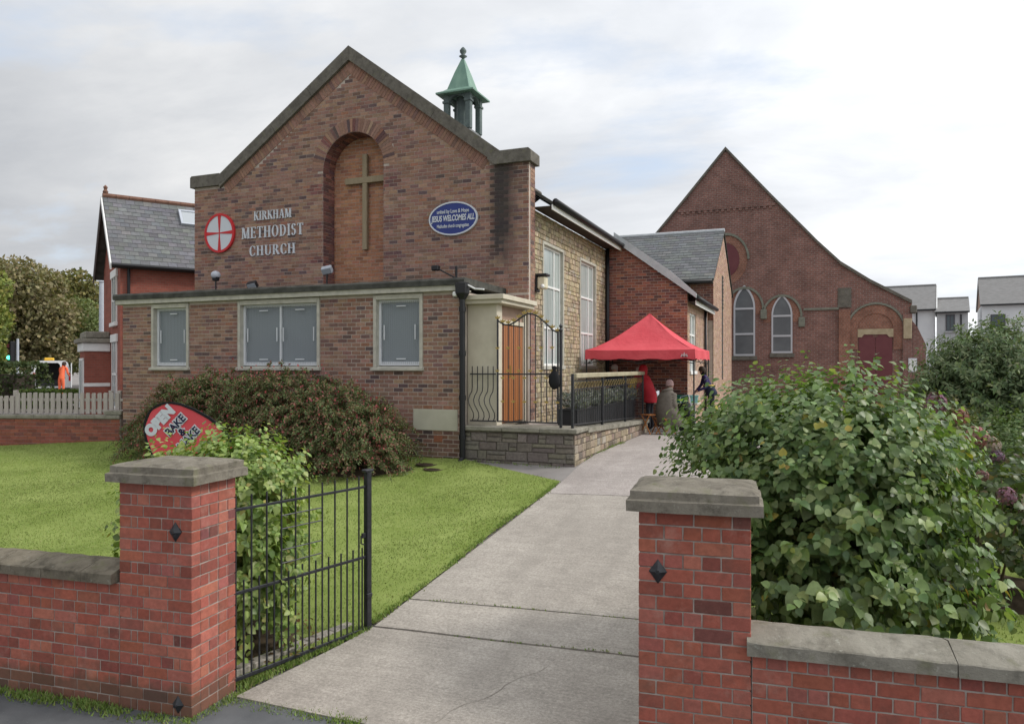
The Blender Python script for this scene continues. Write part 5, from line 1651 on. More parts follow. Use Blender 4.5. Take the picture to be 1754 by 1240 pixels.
# ------------------------------------------------------------------ people
ZS = 1.13
def person(label, loc, yaw, mats, lean=0.0, seated=False, arms=('down', 'down'), turn=0.0, tilt=0.0, extra=None, scale=1.0):
    """one continuous skinned body; regions take their material from the nearest bone"""
    J = {}; Rr = {}
    def jn(n, p, r): J[n] = Vector(p); Rr[n] = r
    zp = 0.52 if seated else 0.93
    jn('pelvis', (0, 0, zp), .135); jn('waist', (0, .01, zp+.14), .12); jn('chest', (0, .02, zp+.33), .14)
    jn('neck', (0, .02, zp+.50), .06); jn('skull', (0, .045, zp+.60), .078); jn('crown', (0, .04, zp+.685), .082)
    for s, sd in ((-1, 'L'), (1, 'R')):
        jn('clav'+sd, (s*.08, .02, zp+.455), .075); jn('sho'+sd, (s*.175, .01, zp+.44), .066)
        mode = arms[0 if s < 0 else 1]
        if mode == 'down': e, w, h = (s*.22, -.03, zp+.17), (s*.23, .08, zp-.06), (s*.23, .11, zp-.14)
        elif mode == 'fwd': e, w, h = (s*.23, .10, zp+.20), (s*.16, .33, zp+.22), (s*.13, .41, zp+.22)
        elif mode == 'reach': e, w, h = (s*.23, .16, zp+.28), (s*.18, .40, zp+.20), (s*.17, .48, zp+.17)
        else: e, w, h = (s*.25, .02, zp+.18), (s*.13, .24, zp+.06), (s*.09, .31, zp+.05)   # lap
        jn('elb'+sd, e, .048); jn('wri'+sd, w, .033); jn('palm'+sd, h, .034)
        if seated:
            jn('hip'+sd, (s*.09, .04, zp-.02), .095); jn('knee'+sd, (s*.12, .42, zp-.01), .066); jn('ank'+sd, (s*.12, .40, .09), .044); jn('toe'+sd, (s*.13, .54, .045), .036)
        else:
            jn('hip'+sd, (s*.085, 0, zp-.06), .095); jn('knee'+sd, (s*.095, .025, .49), .064); jn('ank'+sd, (s*.095, -.02, .09), .044); jn('toe'+sd, (s*.105, .12, .045), .036)
    E = [('pelvis', 'waist', 'top'), ('waist', 'chest', 'top'), ('chest', 'neck', 'top'), ('neck', 'skull', 'skin'), ('skull', 'crown', 'skin')]
    for sd in 'LR':
        E += [('chest', 'clav'+sd, 'top'), ('clav'+sd, 'sho'+sd, 'top'), ('sho'+sd, 'elb'+sd, 'top'), ('elb'+sd, 'wri'+sd, 'top'), ('wri'+sd, 'palm'+sd, 'skin'),
              ('pelvis', 'hip'+sd, 'leg'), ('hip'+sd, 'knee'+sd, 'leg'), ('knee'+sd, 'ank'+sd, 'leg'), ('ank'+sd, 'toe'+sd, 'shoe')]
    # five fingers a hand: their own short chains rooted in the palm
    fing = []
    for s, sd in ((-1, 'L'), (1, 'R')):
        w, h = J['wri'+sd], J['palm'+sd]
        d = (h-w).normalized(); a = d.cross(Vector((0, 0, 1)));
        a = a.normalized() if a.length > .1 else Vector((1, 0, 0))
        b2 = d.cross(a)
        for k in range(5):
            if k < 4:
                p0 = h+a*(k-1.5)*.017; ln = (.030, .034, .032, .025)[k]
                p1 = p0+d*(.035+ln*.4); p2 = p1+(d*.75+b2*.6*(1 if b2.z < 0 else -1)).normalized()*ln
            else:
                p0 = w.lerp(h, .5)-a*s*.02; p1 = p0+(d*.6-a*s*.8).normalized()*.045; p2 = p1+d*.03
            fing.append([p0, p1, p2])
    upper = [n for n in J if not n.startswith(('hip', 'knee', 'ank', 'toe', 'pelvis'))]
    piv = J['pelvis'].copy()
    rot = Matrix.Rotation(-lean, 3, 'X')
    for n in upper: J[n] = piv+rot @ (J[n]-piv)
    fing = [[piv+rot @ (p-piv) for p in f] for f in fing]
    nk = J['neck'].copy(); hr = Matrix.Rotation(turn, 3, 'Z') @ Matrix.Rotation(lean*0.5-tilt, 3, 'X')
    for n in ('skull', 'crown'): J[n] = nk+hr @ (J[n]-nk)
    bm = bmesh.new(); sk = bm.verts.layers.skin.verify()
    bv = {}
    for n, p in J.items():
        v = bm.verts.new(p); v[sk].radius = (Rr[n]*(1.18 if n in ('pelvis', 'waist', 'chest') else 1), Rr[n]); bv[n] = v
        if n == 'pelvis': v[sk].use_root = True
    for a, b2, _ in E: bm.edges.new((bv[a], bv[b2]))
    for f in fing:
        vs = [bm.verts.new(p) for p in f]
        for i, v in enumerate(vs): v[sk].radius = ((.0095, .009, .007)[i],)*2
        vs[0][sk].use_root = True
        bm.edges.new((vs[0], vs[1])); bm.edges.new((vs[1], vs[2]))
    me = bpy.data.meshes.new('skeleton'); bm.to_mesh(me); bm.free()
    tmp = bpy.data.objects.new('skeleton_tmp', me); C.objects.link(tmp)
    md = tmp.modifiers.new('skin', 'SKIN'); md.use_smooth_shade = True; md.branch_smoothing = 0.3
    ms = tmp.modifiers.new('sub', 'SUBSURF'); ms.levels = 1; ms.render_levels = 1
    dg = bpy.context.evaluated_depsgraph_get()
    body = bpy.data.meshes.new_from_object(tmp.evaluated_get(dg))
    bpy.data.objects.remove(tmp); bpy.data.meshes.remove(me)
    order = ['top', 'leg', 'skin', 'shoe']
    body.materials.clear()
    for q in order: body.materials.append(mats[q])
    segs = [(J[a], J[b2], Rr[a]+Rr[b2], order.index(reg)) for a, b2, reg in E]
    for f in fing: segs.append((f[0], f[2], .02, 2))
    for p in body.polygons:
        c = p.center; best = 1e9
        for a, b2, r2, reg in segs:
            ab = b2-a; t_ = max(0, min(1, (c-a).dot(ab)/ab.length_squared))
            dd = (c-(a+ab*t_)).length/(r2*.5)
            if dd < best: best = dd; p.material_index = reg
    t = thing('person', label, 'person', loc, yaw)
    fr = Matrix.Translation(loc) @ Matrix.Rotation(yaw, 4, 'Z') @ Matrix.Diagonal((scale, scale, ZS*scale, 1))
    body.transform(fr)
    place('body', body, Matrix.Identity(4), t)
    # head: nose, ears, eyes, mouth and hair
    hm = fr @ Matrix.Translation(J['skull'].lerp(J['crown'], .35)) @ hr.to_4x4()
    mb = MB(); mb.add([(0, .105, -.035), (-.014, .078, -.035), (.014, .078, -.035), (0, .076, .02)], [(0, 1, 3), (0, 3, 2), (0, 2, 1)])
    for s in (-1, 1): mb.ball((s*.083, .0, -.01), .022, 6, 4, (.4, .7, 1))
    mb.build('nose_and_ears', mats['skin'], t, frame=hm)
    mb = MB()
    for s in (-1, 1): mb.ball((s*.031, .074, .018), .0095, 6, 4)
    mb.add([(-.022, .081, -.062), (.022, .081, -.062), (.018, .083, -.056), (-.018, .083, -.056)], [(0, 1, 2, 3)])
    mb.build('eyes_and_mouth', MATS['face_dark'], t, frame=hm)
    if extra != 'hood' and extra != 'beanie':
        mb = MB(); prof = [(.097, -.02), (.100, .03), (.092, .075), (.065, .105), (.02, .118)]
        mb.lathe(prof, 0, -.012, 12, 1.0, 1.06); mb.box(-.075, .075, -.107, -.06, -.07, .0)
        mb.build('hair', mats['hair'], t, frame=hm, smooth=True)
    return t, fr, J, hm
M('face_dark', (0.09, 0.035, 0.03), None)
m_skin = M('skin', (0.46, 0.26, 0.19), None, rough=0.6)
m_jeans = M('jeans', (0.20, 0.24, 0.30), (0.26, 0.30, 0.36), 20, 0.9)
m_dark_tr = M('dark_trousers', (0.025, 0.026, 0.032), (0.04, 0.04, 0.048), 20, 0.9)
m_shoe = M('dark_shoe', (0.02, 0.02, 0.025), None, rough=0.6)
m_redcoat = M('red_coat', (0.46, 0.02, 0.035), (0.54, 0.035, 0.05), 8, 0.75)
m_purple = M('purple_jacket', (0.03, 0.022, 0.085), (0.05, 0.035, 0.12), 8, 0.8)
m_navy = M('navy_jacket', (0.02, 0.025, 0.05), None, rough=0.8)
m_taupe = M('taupe_coat', (0.12, 0.102, 0.085), (0.165, 0.143, 0.12), 10, 0.7, 0.3, 0.3, 50)
m_yellow = M('yellow_fabric', (0.72, 0.52, 0.06), (0.78, 0.58, 0.10), 8, 0.7)
m_hiorange = M('orange_workwear', (0.85, 0.15, 0.06), (0.88, 0.20, 0.09), 8, 0.7)
m_grey_hair = M('grey_hair', (0.42, 0.40, 0.38), (0.5, 0.48, 0.46), 40, 0.7)
m_brown_hair = M('brown_hair', (0.06, 0.04, 0.03), None, rough=0.7)
m_beanie = M('beanie_wool', (0.27, 0.17, 0.165), (0.36, 0.25, 0.24), 40, 0.95, 0.1, 0.4, 120)
def base(top, leg, hair=None): return dict(top=top, leg=leg, skin=m_skin, shoe=m_shoe, hair=hair or m_brown_hair)
def loft(rings, n=18, ripple=0.0, per=2.0):
    """closed soft tube through elliptical rings (centre, rx, ry); ripple quilts it"""
    mb = MB(); V = []; F = []
    m = 4*len(rings)
    cs = np.array([[*c, a, b2] for c, a, b2 in rings], dtype=float)
    tt = np.linspace(0, len(rings)-1, m)
    X = np.stack([np.interp(tt, range(len(rings)), cs[:, k]) for k in range(5)], 1)
    for i, (x, y, z, a, b2) in enumerate(X):
        k_ = 1+ripple*(1 if i % 2 else -1)
        for k in range(n):
            q = 2*math.pi*k/n
            V.append((x+a*k_*math.cos(q), y+b2*k_*math.sin(q), z))
    for i in range(m-1):
        for k in range(n): F.append((i*n+k, i*n+(k+1) % n, (i+1)*n+(k+1) % n, (i+1)*n+k))
    F.append(tuple(reversed(range(n)))); F.append(tuple((m-1)*n+k for k in range(n)))
    return mb.add(V, F)

# seated, padded coat and beanie, back half turned to the drive
t, fr, J, hm = person('seated person in a long taupe padded coat and pinkish knitted hat', (-3.62, 20.04, 0.93), R(-38), base(m_taupe, m_dark_tr), lean=R(10), seated=True, arms=('lap', 'lap'), turn=R(-12), extra='beanie')
mb = loft([((0, .06, 1.06), .10, .10), ((0, .05, 1.0), .19, .14), ((0, .03, .92), .26, .18), ((0, .01, .78), .28, .22), ((0, .0, .64), .30, .25), ((0, .04, .52), .33, .30), ((0, .10, .42), .35, .36), ((0, .17, .30), .36, .38), ((0, .20, .20), .36, .38)], 20, 0.04)
mb.build('padded_coat', m_taupe, t, frame=fr, smooth=True)
mb = MB(); mb.tube([(.11*math.cos(a), .05+.11*math.sin(a), 1.03+.03*math.sin(a+1)) for a in [2*math.pi*k/14 for k in range(14)]], .05, 8, close=True); mb.build('coat_hood', m_taupe, t, frame=fr, smooth=True)
for sd in 'LR':
    p = [J['sho'+sd], J['sho'+sd].lerp(J['elb'+sd], .5), J['elb'+sd], J['elb'+sd].lerp(J['wri'+sd], .5), J['wri'+sd]]
    pts = []; rs = []
    for i in range(17):
        f_ = i/16*4; k = min(3, int(f_)); pts.append(p[k].lerp(p[k+1], f_-k)); rs.append((.105-.035*i/16)*(1.06 if i % 2 else .94))
    mb = MB(); mb.tube(pts, rs, 10); mb.build('coat_sleeve', m_taupe, t, frame=fr, smooth=True)
mb = MB(); mb.lathe([(.103, .0), (.108, .03), (.104, .035), (.108, .06), (.095, .11), (.06, .145), (.02, .158)], 0, -.008, 16); mb.build('knitted_hat', m_beanie, t, frame=hm, smooth=True)
# red hooded coat, bending to the left
t, fr, J, hm = person('person in a red hooded coat bending towards the stall', (-4.22, 20.95, 0.93), R(75), base(m_redcoat, m_dark_tr), lean=R(22), arms=('reach', 'down'), extra='hood')
mb = MB(); mb.lathe([(.075, -.14), (.125, -.08), (.122, .03), (.10, .10), (.06, .135), (.01, .145)], 0, -.03, 14, 1, 1.05); mb.build('coat_hood', m_redcoat, t, frame=hm, smooth=True)
mb = loft([(tuple(J['chest'].lerp(J['neck'], .5)), .16, .13), (tuple(J['chest']), .205, .165), (tuple(J['waist']), .19, .165), (tuple(J['pelvis']), .20, .175), ((0, -.01, .74), .21, .18), ((0, -.01, .70), .205, .175)], 16, 0.012)
mb.build('coat_body', m_redcoat, t, frame=fr, smooth=True)
# yellow vest
t, fr, J, hm = person('person in a yellow vest over red sleeves standing behind the terrace railing', (-4.80, 21.05, 0.93), R(-60), base(m_redcoat, m_jeans, m_grey_hair), lean=R(24), arms=('reach', 'fwd'))
mb = loft([(tuple(J['chest'].lerp(J['neck'], .55)), .14, .12), (tuple(J['chest']), .20, .165), (tuple(J['waist']), .19, .16), (tuple(J['pelvis']), .195, .17), ((0, -.01, .84), .20, .175)], 16, 0.01)
mb.build('vest', m_yellow, t, frame=fr, smooth=True)
# purple and navy jacket, right of the gazebo
t, fr, J, hm = person('person in a purple and navy jacket stooping right of the gazebo', (-2.72, 22.45, 0.93), R(105), base(m_purple, m_dark_tr), lean=R(26), arms=('fwd', 'reach'))
mb = loft([(tuple(J['waist'].lerp(J['chest'], .3)), .185, .16), (tuple(J['waist']), .185, .16), (tuple(J['pelvis']), .19, .165), ((0, 0, .84), .185, .16)], 16)
mb.build('jacket_hem', m_navy, t, frame=fr, smooth=True)
mb = loft([(tuple(J['waist'].lerp(J['chest'], .42)), .187, .163), (tuple(J['waist'].lerp(J['chest'], .32)), .19, .165)], 16)
mb.build('pale_stripe', m_yellow, t, frame=fr, smooth=True)
# grey haired person further back
person('grey haired person in a dark jacket standing far back at the gazebo left side', (-5.30, 21.3, 0.93), R(180), base(m_navy, m_dark_tr, m_grey_hair), lean=R(12), arms=('fwd', 'fwd'))

# ------------------------------------------------------------------ feather banner
fl = thing('feather_banner', 'red teardrop banner with black edge and OPEN lettering leaning on the lawn', 'banner', (-7.9, 8.0, gz(8)))
m_flag = M('banner_red', (0.62, 0.07, 0.085), (0.68, 0.10, 0.12), 2, 0.75)
# banner plane: x right along the picture, leaning so the point is low on the right
FB = Matrix.Translation((-8.36, 7.96, 1.82)) @ Matrix.Rotation(R(21.9-4), 4, 'Z') @ FY @ Matrix.Rotation(R(46), 4, 'Z')
def tear(n=44):
    qk = [0.44, 0.425, 0.38, 0.30, 0.18, 0.0, -0.25, -0.5, -0.8, -1.2, -1.55, -1.75]
    wk = [0.0, 0.10, 0.20, 0.29, 0.375, 0.455, 0.53, 0.56, 0.50, 0.32, 0.14, 0.03]
    t = np.linspace(0, 1, n)
    qq = 0.44-(0.44+1.75)*t**1.7
    ww = np.interp(-qq, [-q for q in qk], wk)
    right = [(float(w_), float(q)) for w_, q in zip(ww, qq)]
    left = [(-float(w_), float(q)) for w_, q in zip(ww, qq)][1:]
    return right[::-1]+left
def on_flag(p, q, t):
    return tuple(FB @ Vector((p, q, t-0.05*min(0, q+0.3)**2)))
outer = tear(); inner = [(p*0.925, q*0.955-0.005) for p, q in outer]
ctr_ = [(0.0, q) for q in np.linspace(0.4, -1.9, 12)]
iq = np.array(inner); cl = MB(); V = []; F = []
qs = np.linspace(iq[:, 1].max()-0.004, iq[:, 1].min()+0.004, 30)
for q in qs:
    xs_ = []
    for k in range(len(inner)):
        (p0, q0), (p1, q1) = inner[k], inner[(k+1) % len(inner)]
        if (q0-q)*(q1-q) <= 0 and q0 != q1: xs_.append(p0+(p1-p0)*(q-q0)/(q1-q0))
    xa, xb = min(xs_), max(xs_)
    for k in range(9): V.append(on_flag(xa+(xb-xa)*k/8, q, 0.0))
for i in range(29):
    for k in range(8): F.append((i*9+k, (i+1)*9+k, (i+1)*9+k+1, i*9+k+1))
cl.add(V, F); cl.build('banner_cloth', m_flag, fl)
rim = MB(); n = len(outer); V = []
for (p, q), (p2, q2) in zip(outer, inner): V += [on_flag(p, q, .012), on_flag(p2, q2, .012), on_flag(p2, q2, -.012), on_flag(p, q, -.012)]
F = []
for k in range(n):
    j = (k+1) % n
    for q in range(4): F.append((k*4+q, k*4+(q+1) % 4, j*4+(q+1) % 4, j*4+q))
rim.add(V, F); rim.build('banner_edge', MATS['black_cloth'], fl)
m_navytext = M('banner_navy', (0.012, 0.015, 0.05), None)
def flag_text(body, p, q, size, mat, bold, off):
    text('banner_writing', body, size, mat, fl, FB @ Matrix.Translation((p, q, off)), bold, 0.002, 0.95)
flag_text('OPEN', -0.02, 0.225, 0.205, m_signwhite, 0.018, 0.012)
for body, q in (('BAKE', 0.02), ('&', -0.115), ('MAKE', -0.245)):
    flag_text(body, 0.10, q, 0.155, m_signwhite, 0.020, 0.009)
    flag_text(body, 0.10, q, 0.155, m_navytext, 0.003, 0.014)
tip = on_flag(0.0, -1.74, 0)
mb = MB(); mb.tube([tip, (tip[0]+0.02, tip[1], gz(tip[1])-0.05)], 0.015, 8); mb.build('ground_spike', m_iron, fl)

dg = bpy.context.evaluated_depsgraph_get()
for o_, mat_ in TEXTS:      # lettering becomes plain mesh
    me_ = bpy.data.meshes.new_from_object(o_.evaluated_get(dg))
    me_.materials.clear(); me_.materials.append(mat_)
    nm, par, mi_, mb_ = o_.name.split('.')[0], o_.parent, o_.matrix_parent_inverse.copy(), o_.matrix_basis.copy()
    bpy.data.objects.remove(o_)
    n_ = bpy.data.objects.new(nm, me_); C.objects.link(n_)
    n_.parent = par; n_.matrix_parent_inverse = mi_; n_.matrix_basis = mb_
# ------------------------------------------------------------------ drain covers in the lawn
for i, (x, y, r_) in enumerate(((-7.19, 13.30, 0.20), (-6.86, 13.02, 0.20))):
    z = gz(y)+0.008
    mb = MB(); mb.lathe([(r_+.03, z), (r_+.03, z+0.02), (r_, z+0.022), (r_-.01, z+0.012), (0.01, z+0.014)], x, y, 18)
    for k in range(-2, 3): mb.box(x-0.13, x+0.13, y+k*0.06-.012, y+k*0.06+.012, z+0.012, z+0.024)
    tag(mb.build('drain_cover', M('rusty_iron', (0.05, 0.035, 0.025), (0.085, 0.06, 0.04), 20, 0.8)), ('round iron drain cover in the lawn, farther left of the pair', 'round iron drain cover in the lawn, nearer the drive of the pair')[i], 'drain cover', 'drain covers in the lawn')
# ------------------------------------------------------------------ older brick chapel behind
RV = 37.0
m_chapel = M_brick('chapel_brick', (0.205, 0.10, 0.085), (0.275, 0.13, 0.105), (0.27, 0.21, 0.185), 'xz', 0.24, 0.088, 0.012)
m_chapel_side = M_brick('chapel_brick_side', (0.21, 0.095, 0.075), (0.29, 0.125, 0.092), (0.24, 0.19, 0.165), 'yz', 0.24, 0.088, 0.012)
m_orange_b = M_brick('chapel_orange_brick', (0.27, 0.115, 0.08), (0.32, 0.14, 0.095), (0.28, 0.2, 0.16), 'xz', 0.12, 0.088, 0.010)
m_mould = M('greenish_stone', (0.16, 0.165, 0.135), (0.23, 0.23, 0.19), 6, 0.9, 0.2, 0.4, 50)
m_maroon = M('maroon_paint', (0.135, 0.038, 0.045), (0.16, 0.05, 0.055), 2, 0.55, 0.3)
m_sand = M('sandstone', (0.36, 0.29, 0.19), (0.46, 0.38, 0.26), 5, 0.9, 0.2, 0.3, 60)
chap = thing('brick_chapel', 'old red brick chapel with steep gable, pointed windows and maroon door behind the church', 'chapel', (-3.83, RV, 0.9))
half = [(0, 13.10), (2.04, 10.70), (4.07, 8.38), (5.05, 7.36), (6.25, 6.50), (7.92, 5.50)]
cx = -3.83
prof = [(cx-7.92, 0.85), (cx+7.92, 0.85)]+[(cx+a, b2) for a, b2 in reversed(half)]+[(cx-a, b2) for a, b2 in half[1:]]
mb = MB(); mb.prism(prof, xz(0), RV, RV+0.4)
cw_ = mb.build('front_wall', m_chapel, chap)
mb = MB(); mb.box(cx+7.5, cx+7.92, RV+0.41, RV+22, 0.85, 5.4); mb.box(cx-7.92, cx-7.5, RV+0.41, RV+22, 0.85, 5.4); mb.box(cx-7.92, cx+7.92, RV+22, RV+22.3, 0.85, 5.4)
mb.build('side_wall', m_chapel_side, chap)
vg = MB()
up_ = [(cx+a, b2) for a, b2 in half]
lo_ = [(cx-a, b2) for a, b2 in half]
for pts in (up_, lo_[::-1]):
    for (a, b2), (c, d) in zip(pts[:-1], pts[1:]):
        vg.prism([(a, b2+0.002), (c, d+0.002), (c, d+0.15), (a, b2+0.15)], xz(0), RV-0.10, RV+0.30)
vg.build('verge_coping', m_cope_dark, chap)
rf = MB()
for pts in (up_, lo_[::-1]):
    for (a, b2), (c, d) in zip(pts[:-1], pts[1:]):
        rf.prism([(a, b2-0.05), (c, d-0.05), (c, d+0.06), (a, b2+0.06)], xz(0), RV+0.31, RV+22.4)
rf.build('roof', M('chapel_slate', (0.10, 0.105, 0.11), (0.15, 0.155, 0.16), 3, 0.6, 0.4, 0.3, 20), chap)
def arch_pts(cx_, zs, rx, rz, n=16, a0=0, a1=180): return [(cx_+rx*math.cos(R(a0+(a1-a0)*k/n)), zs+rz*math.sin(R(a0+(a1-a0)*k/n))) for k in range(n+1)]
def arch_band(cx_, zs, r0, r1, y0, y1, legs=0.0, n=18, rz=1.0):
    o = arch_pts(cx_, zs, r1, r1*rz, n); i_ = arch_pts(cx_, zs, r0, r0*rz, n)
    mb = MB()
    for k in range(n): mb.prism([i_[k], o[k], o[k+1], i_[k+1]], xz(0), y0, y1)
    if legs:
        mb.prism([(cx_+r0, zs-legs), (cx_+r1, zs-legs), (cx_+r1, zs), (cx_+r0, zs)], xz(0), y0, y1)
        mb.prism([(cx_-r1, zs-legs), (cx_-r0, zs-legs), (cx_-r0, zs), (cx_-r1, zs)], xz(0), y0, y1)
    return mb
def pointed(cx_, z0, w, zs, zt, n=8):
    """pointed-arch outline"""
    h = zt-zs
    R_ = (h*h+w*w)/(2*w) if h > w else w
    right = []
    a_max = math.acos((R_-w)/R_) if R_ > w else math.pi/2
    for k in range(n+1):
        a = a_max*k/n
        right.append((cx_+w-R_+R_*math.cos(a), zs+R_*math.sin(a)*(h/(R_*math.sin(a_max)))))
    left = [(2*cx_-x, z) for x, z in reversed(right[:-1])]
    return [(cx_-w, z0), (cx_+w, z0)]+right[0:]+left
for (wx, z0, zs, zt, hw_) in ((-2.97, 3.24, 5.55, 6.60, 0.49), (-1.29, 3.36, 5.15, 6.08, 0.46), (-4.69, 3.24, 5.55, 6.60, 0.49), (-6.37, 3.36, 5.15, 6.08, 0.46)):
    w = part_empty('chapel_window', chap, (wx, RV, z0))
    g_ = pointed(wx, z0, hw_, zs, zt)
    mb = MB(); mb.prism(g_, xz(0), RV-0.02, RV-0.004); mb.build('pane', m_lattice_glass, w)
    inner_ = [(wx+(x-wx)*0.84, z0+0.09+(z-z0)*0.935) for x, z in g_]
    fr_ = MB(); n = len(g_)
    for k in range(n):
        j = (k+1) % n
        fr_.prism([g_[k], g_[j], inner_[j], inner_[k]], xz(0), RV-0.055, RV-0.021)
    for zz in (z0+(zs-z0)*0.45, z0+(zs-z0)*0.97): fr_.box(wx-hw_*0.9, wx+hw_*0.9, RV-0.054, RV-0.022, zz-0.045, zz+0.045)
    fr_.build('window_frame', M('chapel_frame', (0.50, 0.50, 0.53), None), w)
    MB().cbox(wx-hw_-.08, wx+hw_+.08, RV-0.10, RV-0.002, z0-0.20, z0-0.005, .01).build('sill', m_cope_dark, w)
    arch_band(wx, zs-0.10, hw_+0.01, 0.80, RV-0.012, RV+0.02, 0.25, rz=1.18 if hw_ > .48 else 1.15).build('brick_arch', m_orange_b, w)
    arch_band(wx, zs-0.10, 0.805, 0.90, RV-0.08, RV-0.002, 0.0, rz=1.2 if hw_ > .48 else 1.17).build('hood_mould', m_mould, w)
for x, z in ((-2.10, 5.32), (-0.43, 4.92), (-5.56, 5.32), (-3.83, 5.42)): MB().cbox(x-0.14, x+0.14, RV-0.16, RV-0.002, z-0.36, z+0.1, .03).build('hood_stop', m_mould, chap)
rw = part_empty('round_window', chap, (cx, RV, 7.83))
mb = disc(cx, 7.83, 0.64, 0.80, RV-0.03, RV-0.004, 28); mb.build('window_board', m_maroon, rw)
ring(cx, 7.83, 1.0, 1.18, 0.36, RV-0.02, RV+0.03, 28).build('brick_ring', m_orange_b, rw)
arch_band(cx, 7.83, 1.005, 1.10, RV-0.08, RV-0.002, 0.0, rz=1.18).build('hood_mould', m_mould, rw)
# corbelled band high in the gable
bd = MB()
for k in range(16):
    x = cx-2.05+k*0.273
    bd.box(x-0.07, x+0.07, RV-0.05, RV, 10.16, 10.28)
bd.box(cx-2.25, cx+2.25, RV-0.06, RV, 10.28, 10.40); bd.build('corbel_band', m_chapel, chap)
# doorway
dx = 2.64
dw = part_empty('chapel_door', chap, (dx, RV, 0.9))
mb = MB()
for s in (-1, 1): mb.cbox(dx+(0.005 if s > 0 else -0.68), dx+(0.68 if s > 0 else -0.005), RV-0.03, RV-0.004, 0.9, 4.05, .01)
mb.build('door_leaf', m_maroon, dw)
mb = MB(); mb.prism([(dx-0.72, 4.05), (dx-0.55, 4.05), (dx-0.46, 4.17), (dx+0.46, 4.17), (dx+0.55, 4.05), (dx+0.72, 4.05), (dx+0.72, 4.42), (dx-0.72, 4.42)], xz(0), RV-0.06, RV-0.002); mb.build('lintel', m_sand, dw)
mb = MB(); mb.box(dx-0.70, dx-0.10, RV-0.02, RV-0.003, 4.051, 4.17); mb.box(dx+0.1, dx+0.7, RV-0.02, RV-0.003, 4.051, 4.17)
mb.build('door_leaf', m_maroon, dw)
mb = MB(); mb.prism(arch_pts(dx, 4.43, 0.70, 0.70), xz(0), RV-0.012, RV-0.001); mb.build('tympanum', m_orange_b, dw)
arch_band(dx, 4.40, 0.72, 1.10, RV-0.05, RV+0.01, 0.9).build('brick_arch', m_orange_b, dw)
arch_band(dx, 4.40, 1.11, 1.20, RV-0.11, RV-0.002).build('hood_mould', m_mould, dw)
MB().cbox(1.10, 1.66, RV-0.06, RV-0.002, 5.40, 6.30, .02).build('stone_panel', m_cope_dark, chap)
MB().cbox(-0.35, 1.14, RV-0.08, RV-0.002, 5.32, 5.42, .01).build('string_course', m_mould, chap)
mb = MB(); mb.box(1.14, 1.62, RV-0.12, RV-0.001, 0.9, 5.31); mb.build('pilaster', m_orange_b, chap)
mb = MB(); mb.box(3.72, 4.09, RV-0.14, RV-0.001, 0.9, 5.05); mb.build('pilaster', m_chapel, chap)
MB().cbox(3.74, 4.07, RV-0.20, RV-0.142, 3.95, 4.85, .02).build('stone_panel', m_sand, chap)
mb = MB(); mb.prism([(4.10, 0.85), (4.62, 0.85), (4.62, 3.70), (4.30, 4.45), (4.10, 4.75)], xz(0), RV-0.1, RV+0.5); mb.build('buttress', m_chapel, chap)
MB().cbox(4.02, 4.16+0.12, RV-0.12, RV+0.4, 5.08, 5.42, .03).build('eaves_stone', m_cope_dark, chap)
nb_ = thing('notice_board', 'small white notice on the brick wall right of the maroon chapel door', 'notice', (4.12, RV, 2.8))
MB().cbox(3.93, 4.27, RV-0.19, RV-0.145, 2.50, 3.10, .01).build('board', m_signwhite, nb_)
MB().box(3.97, 4.23, RV-0.196, RV-0.191, 2.55, 3.05).build('paper', m_white2, nb_)

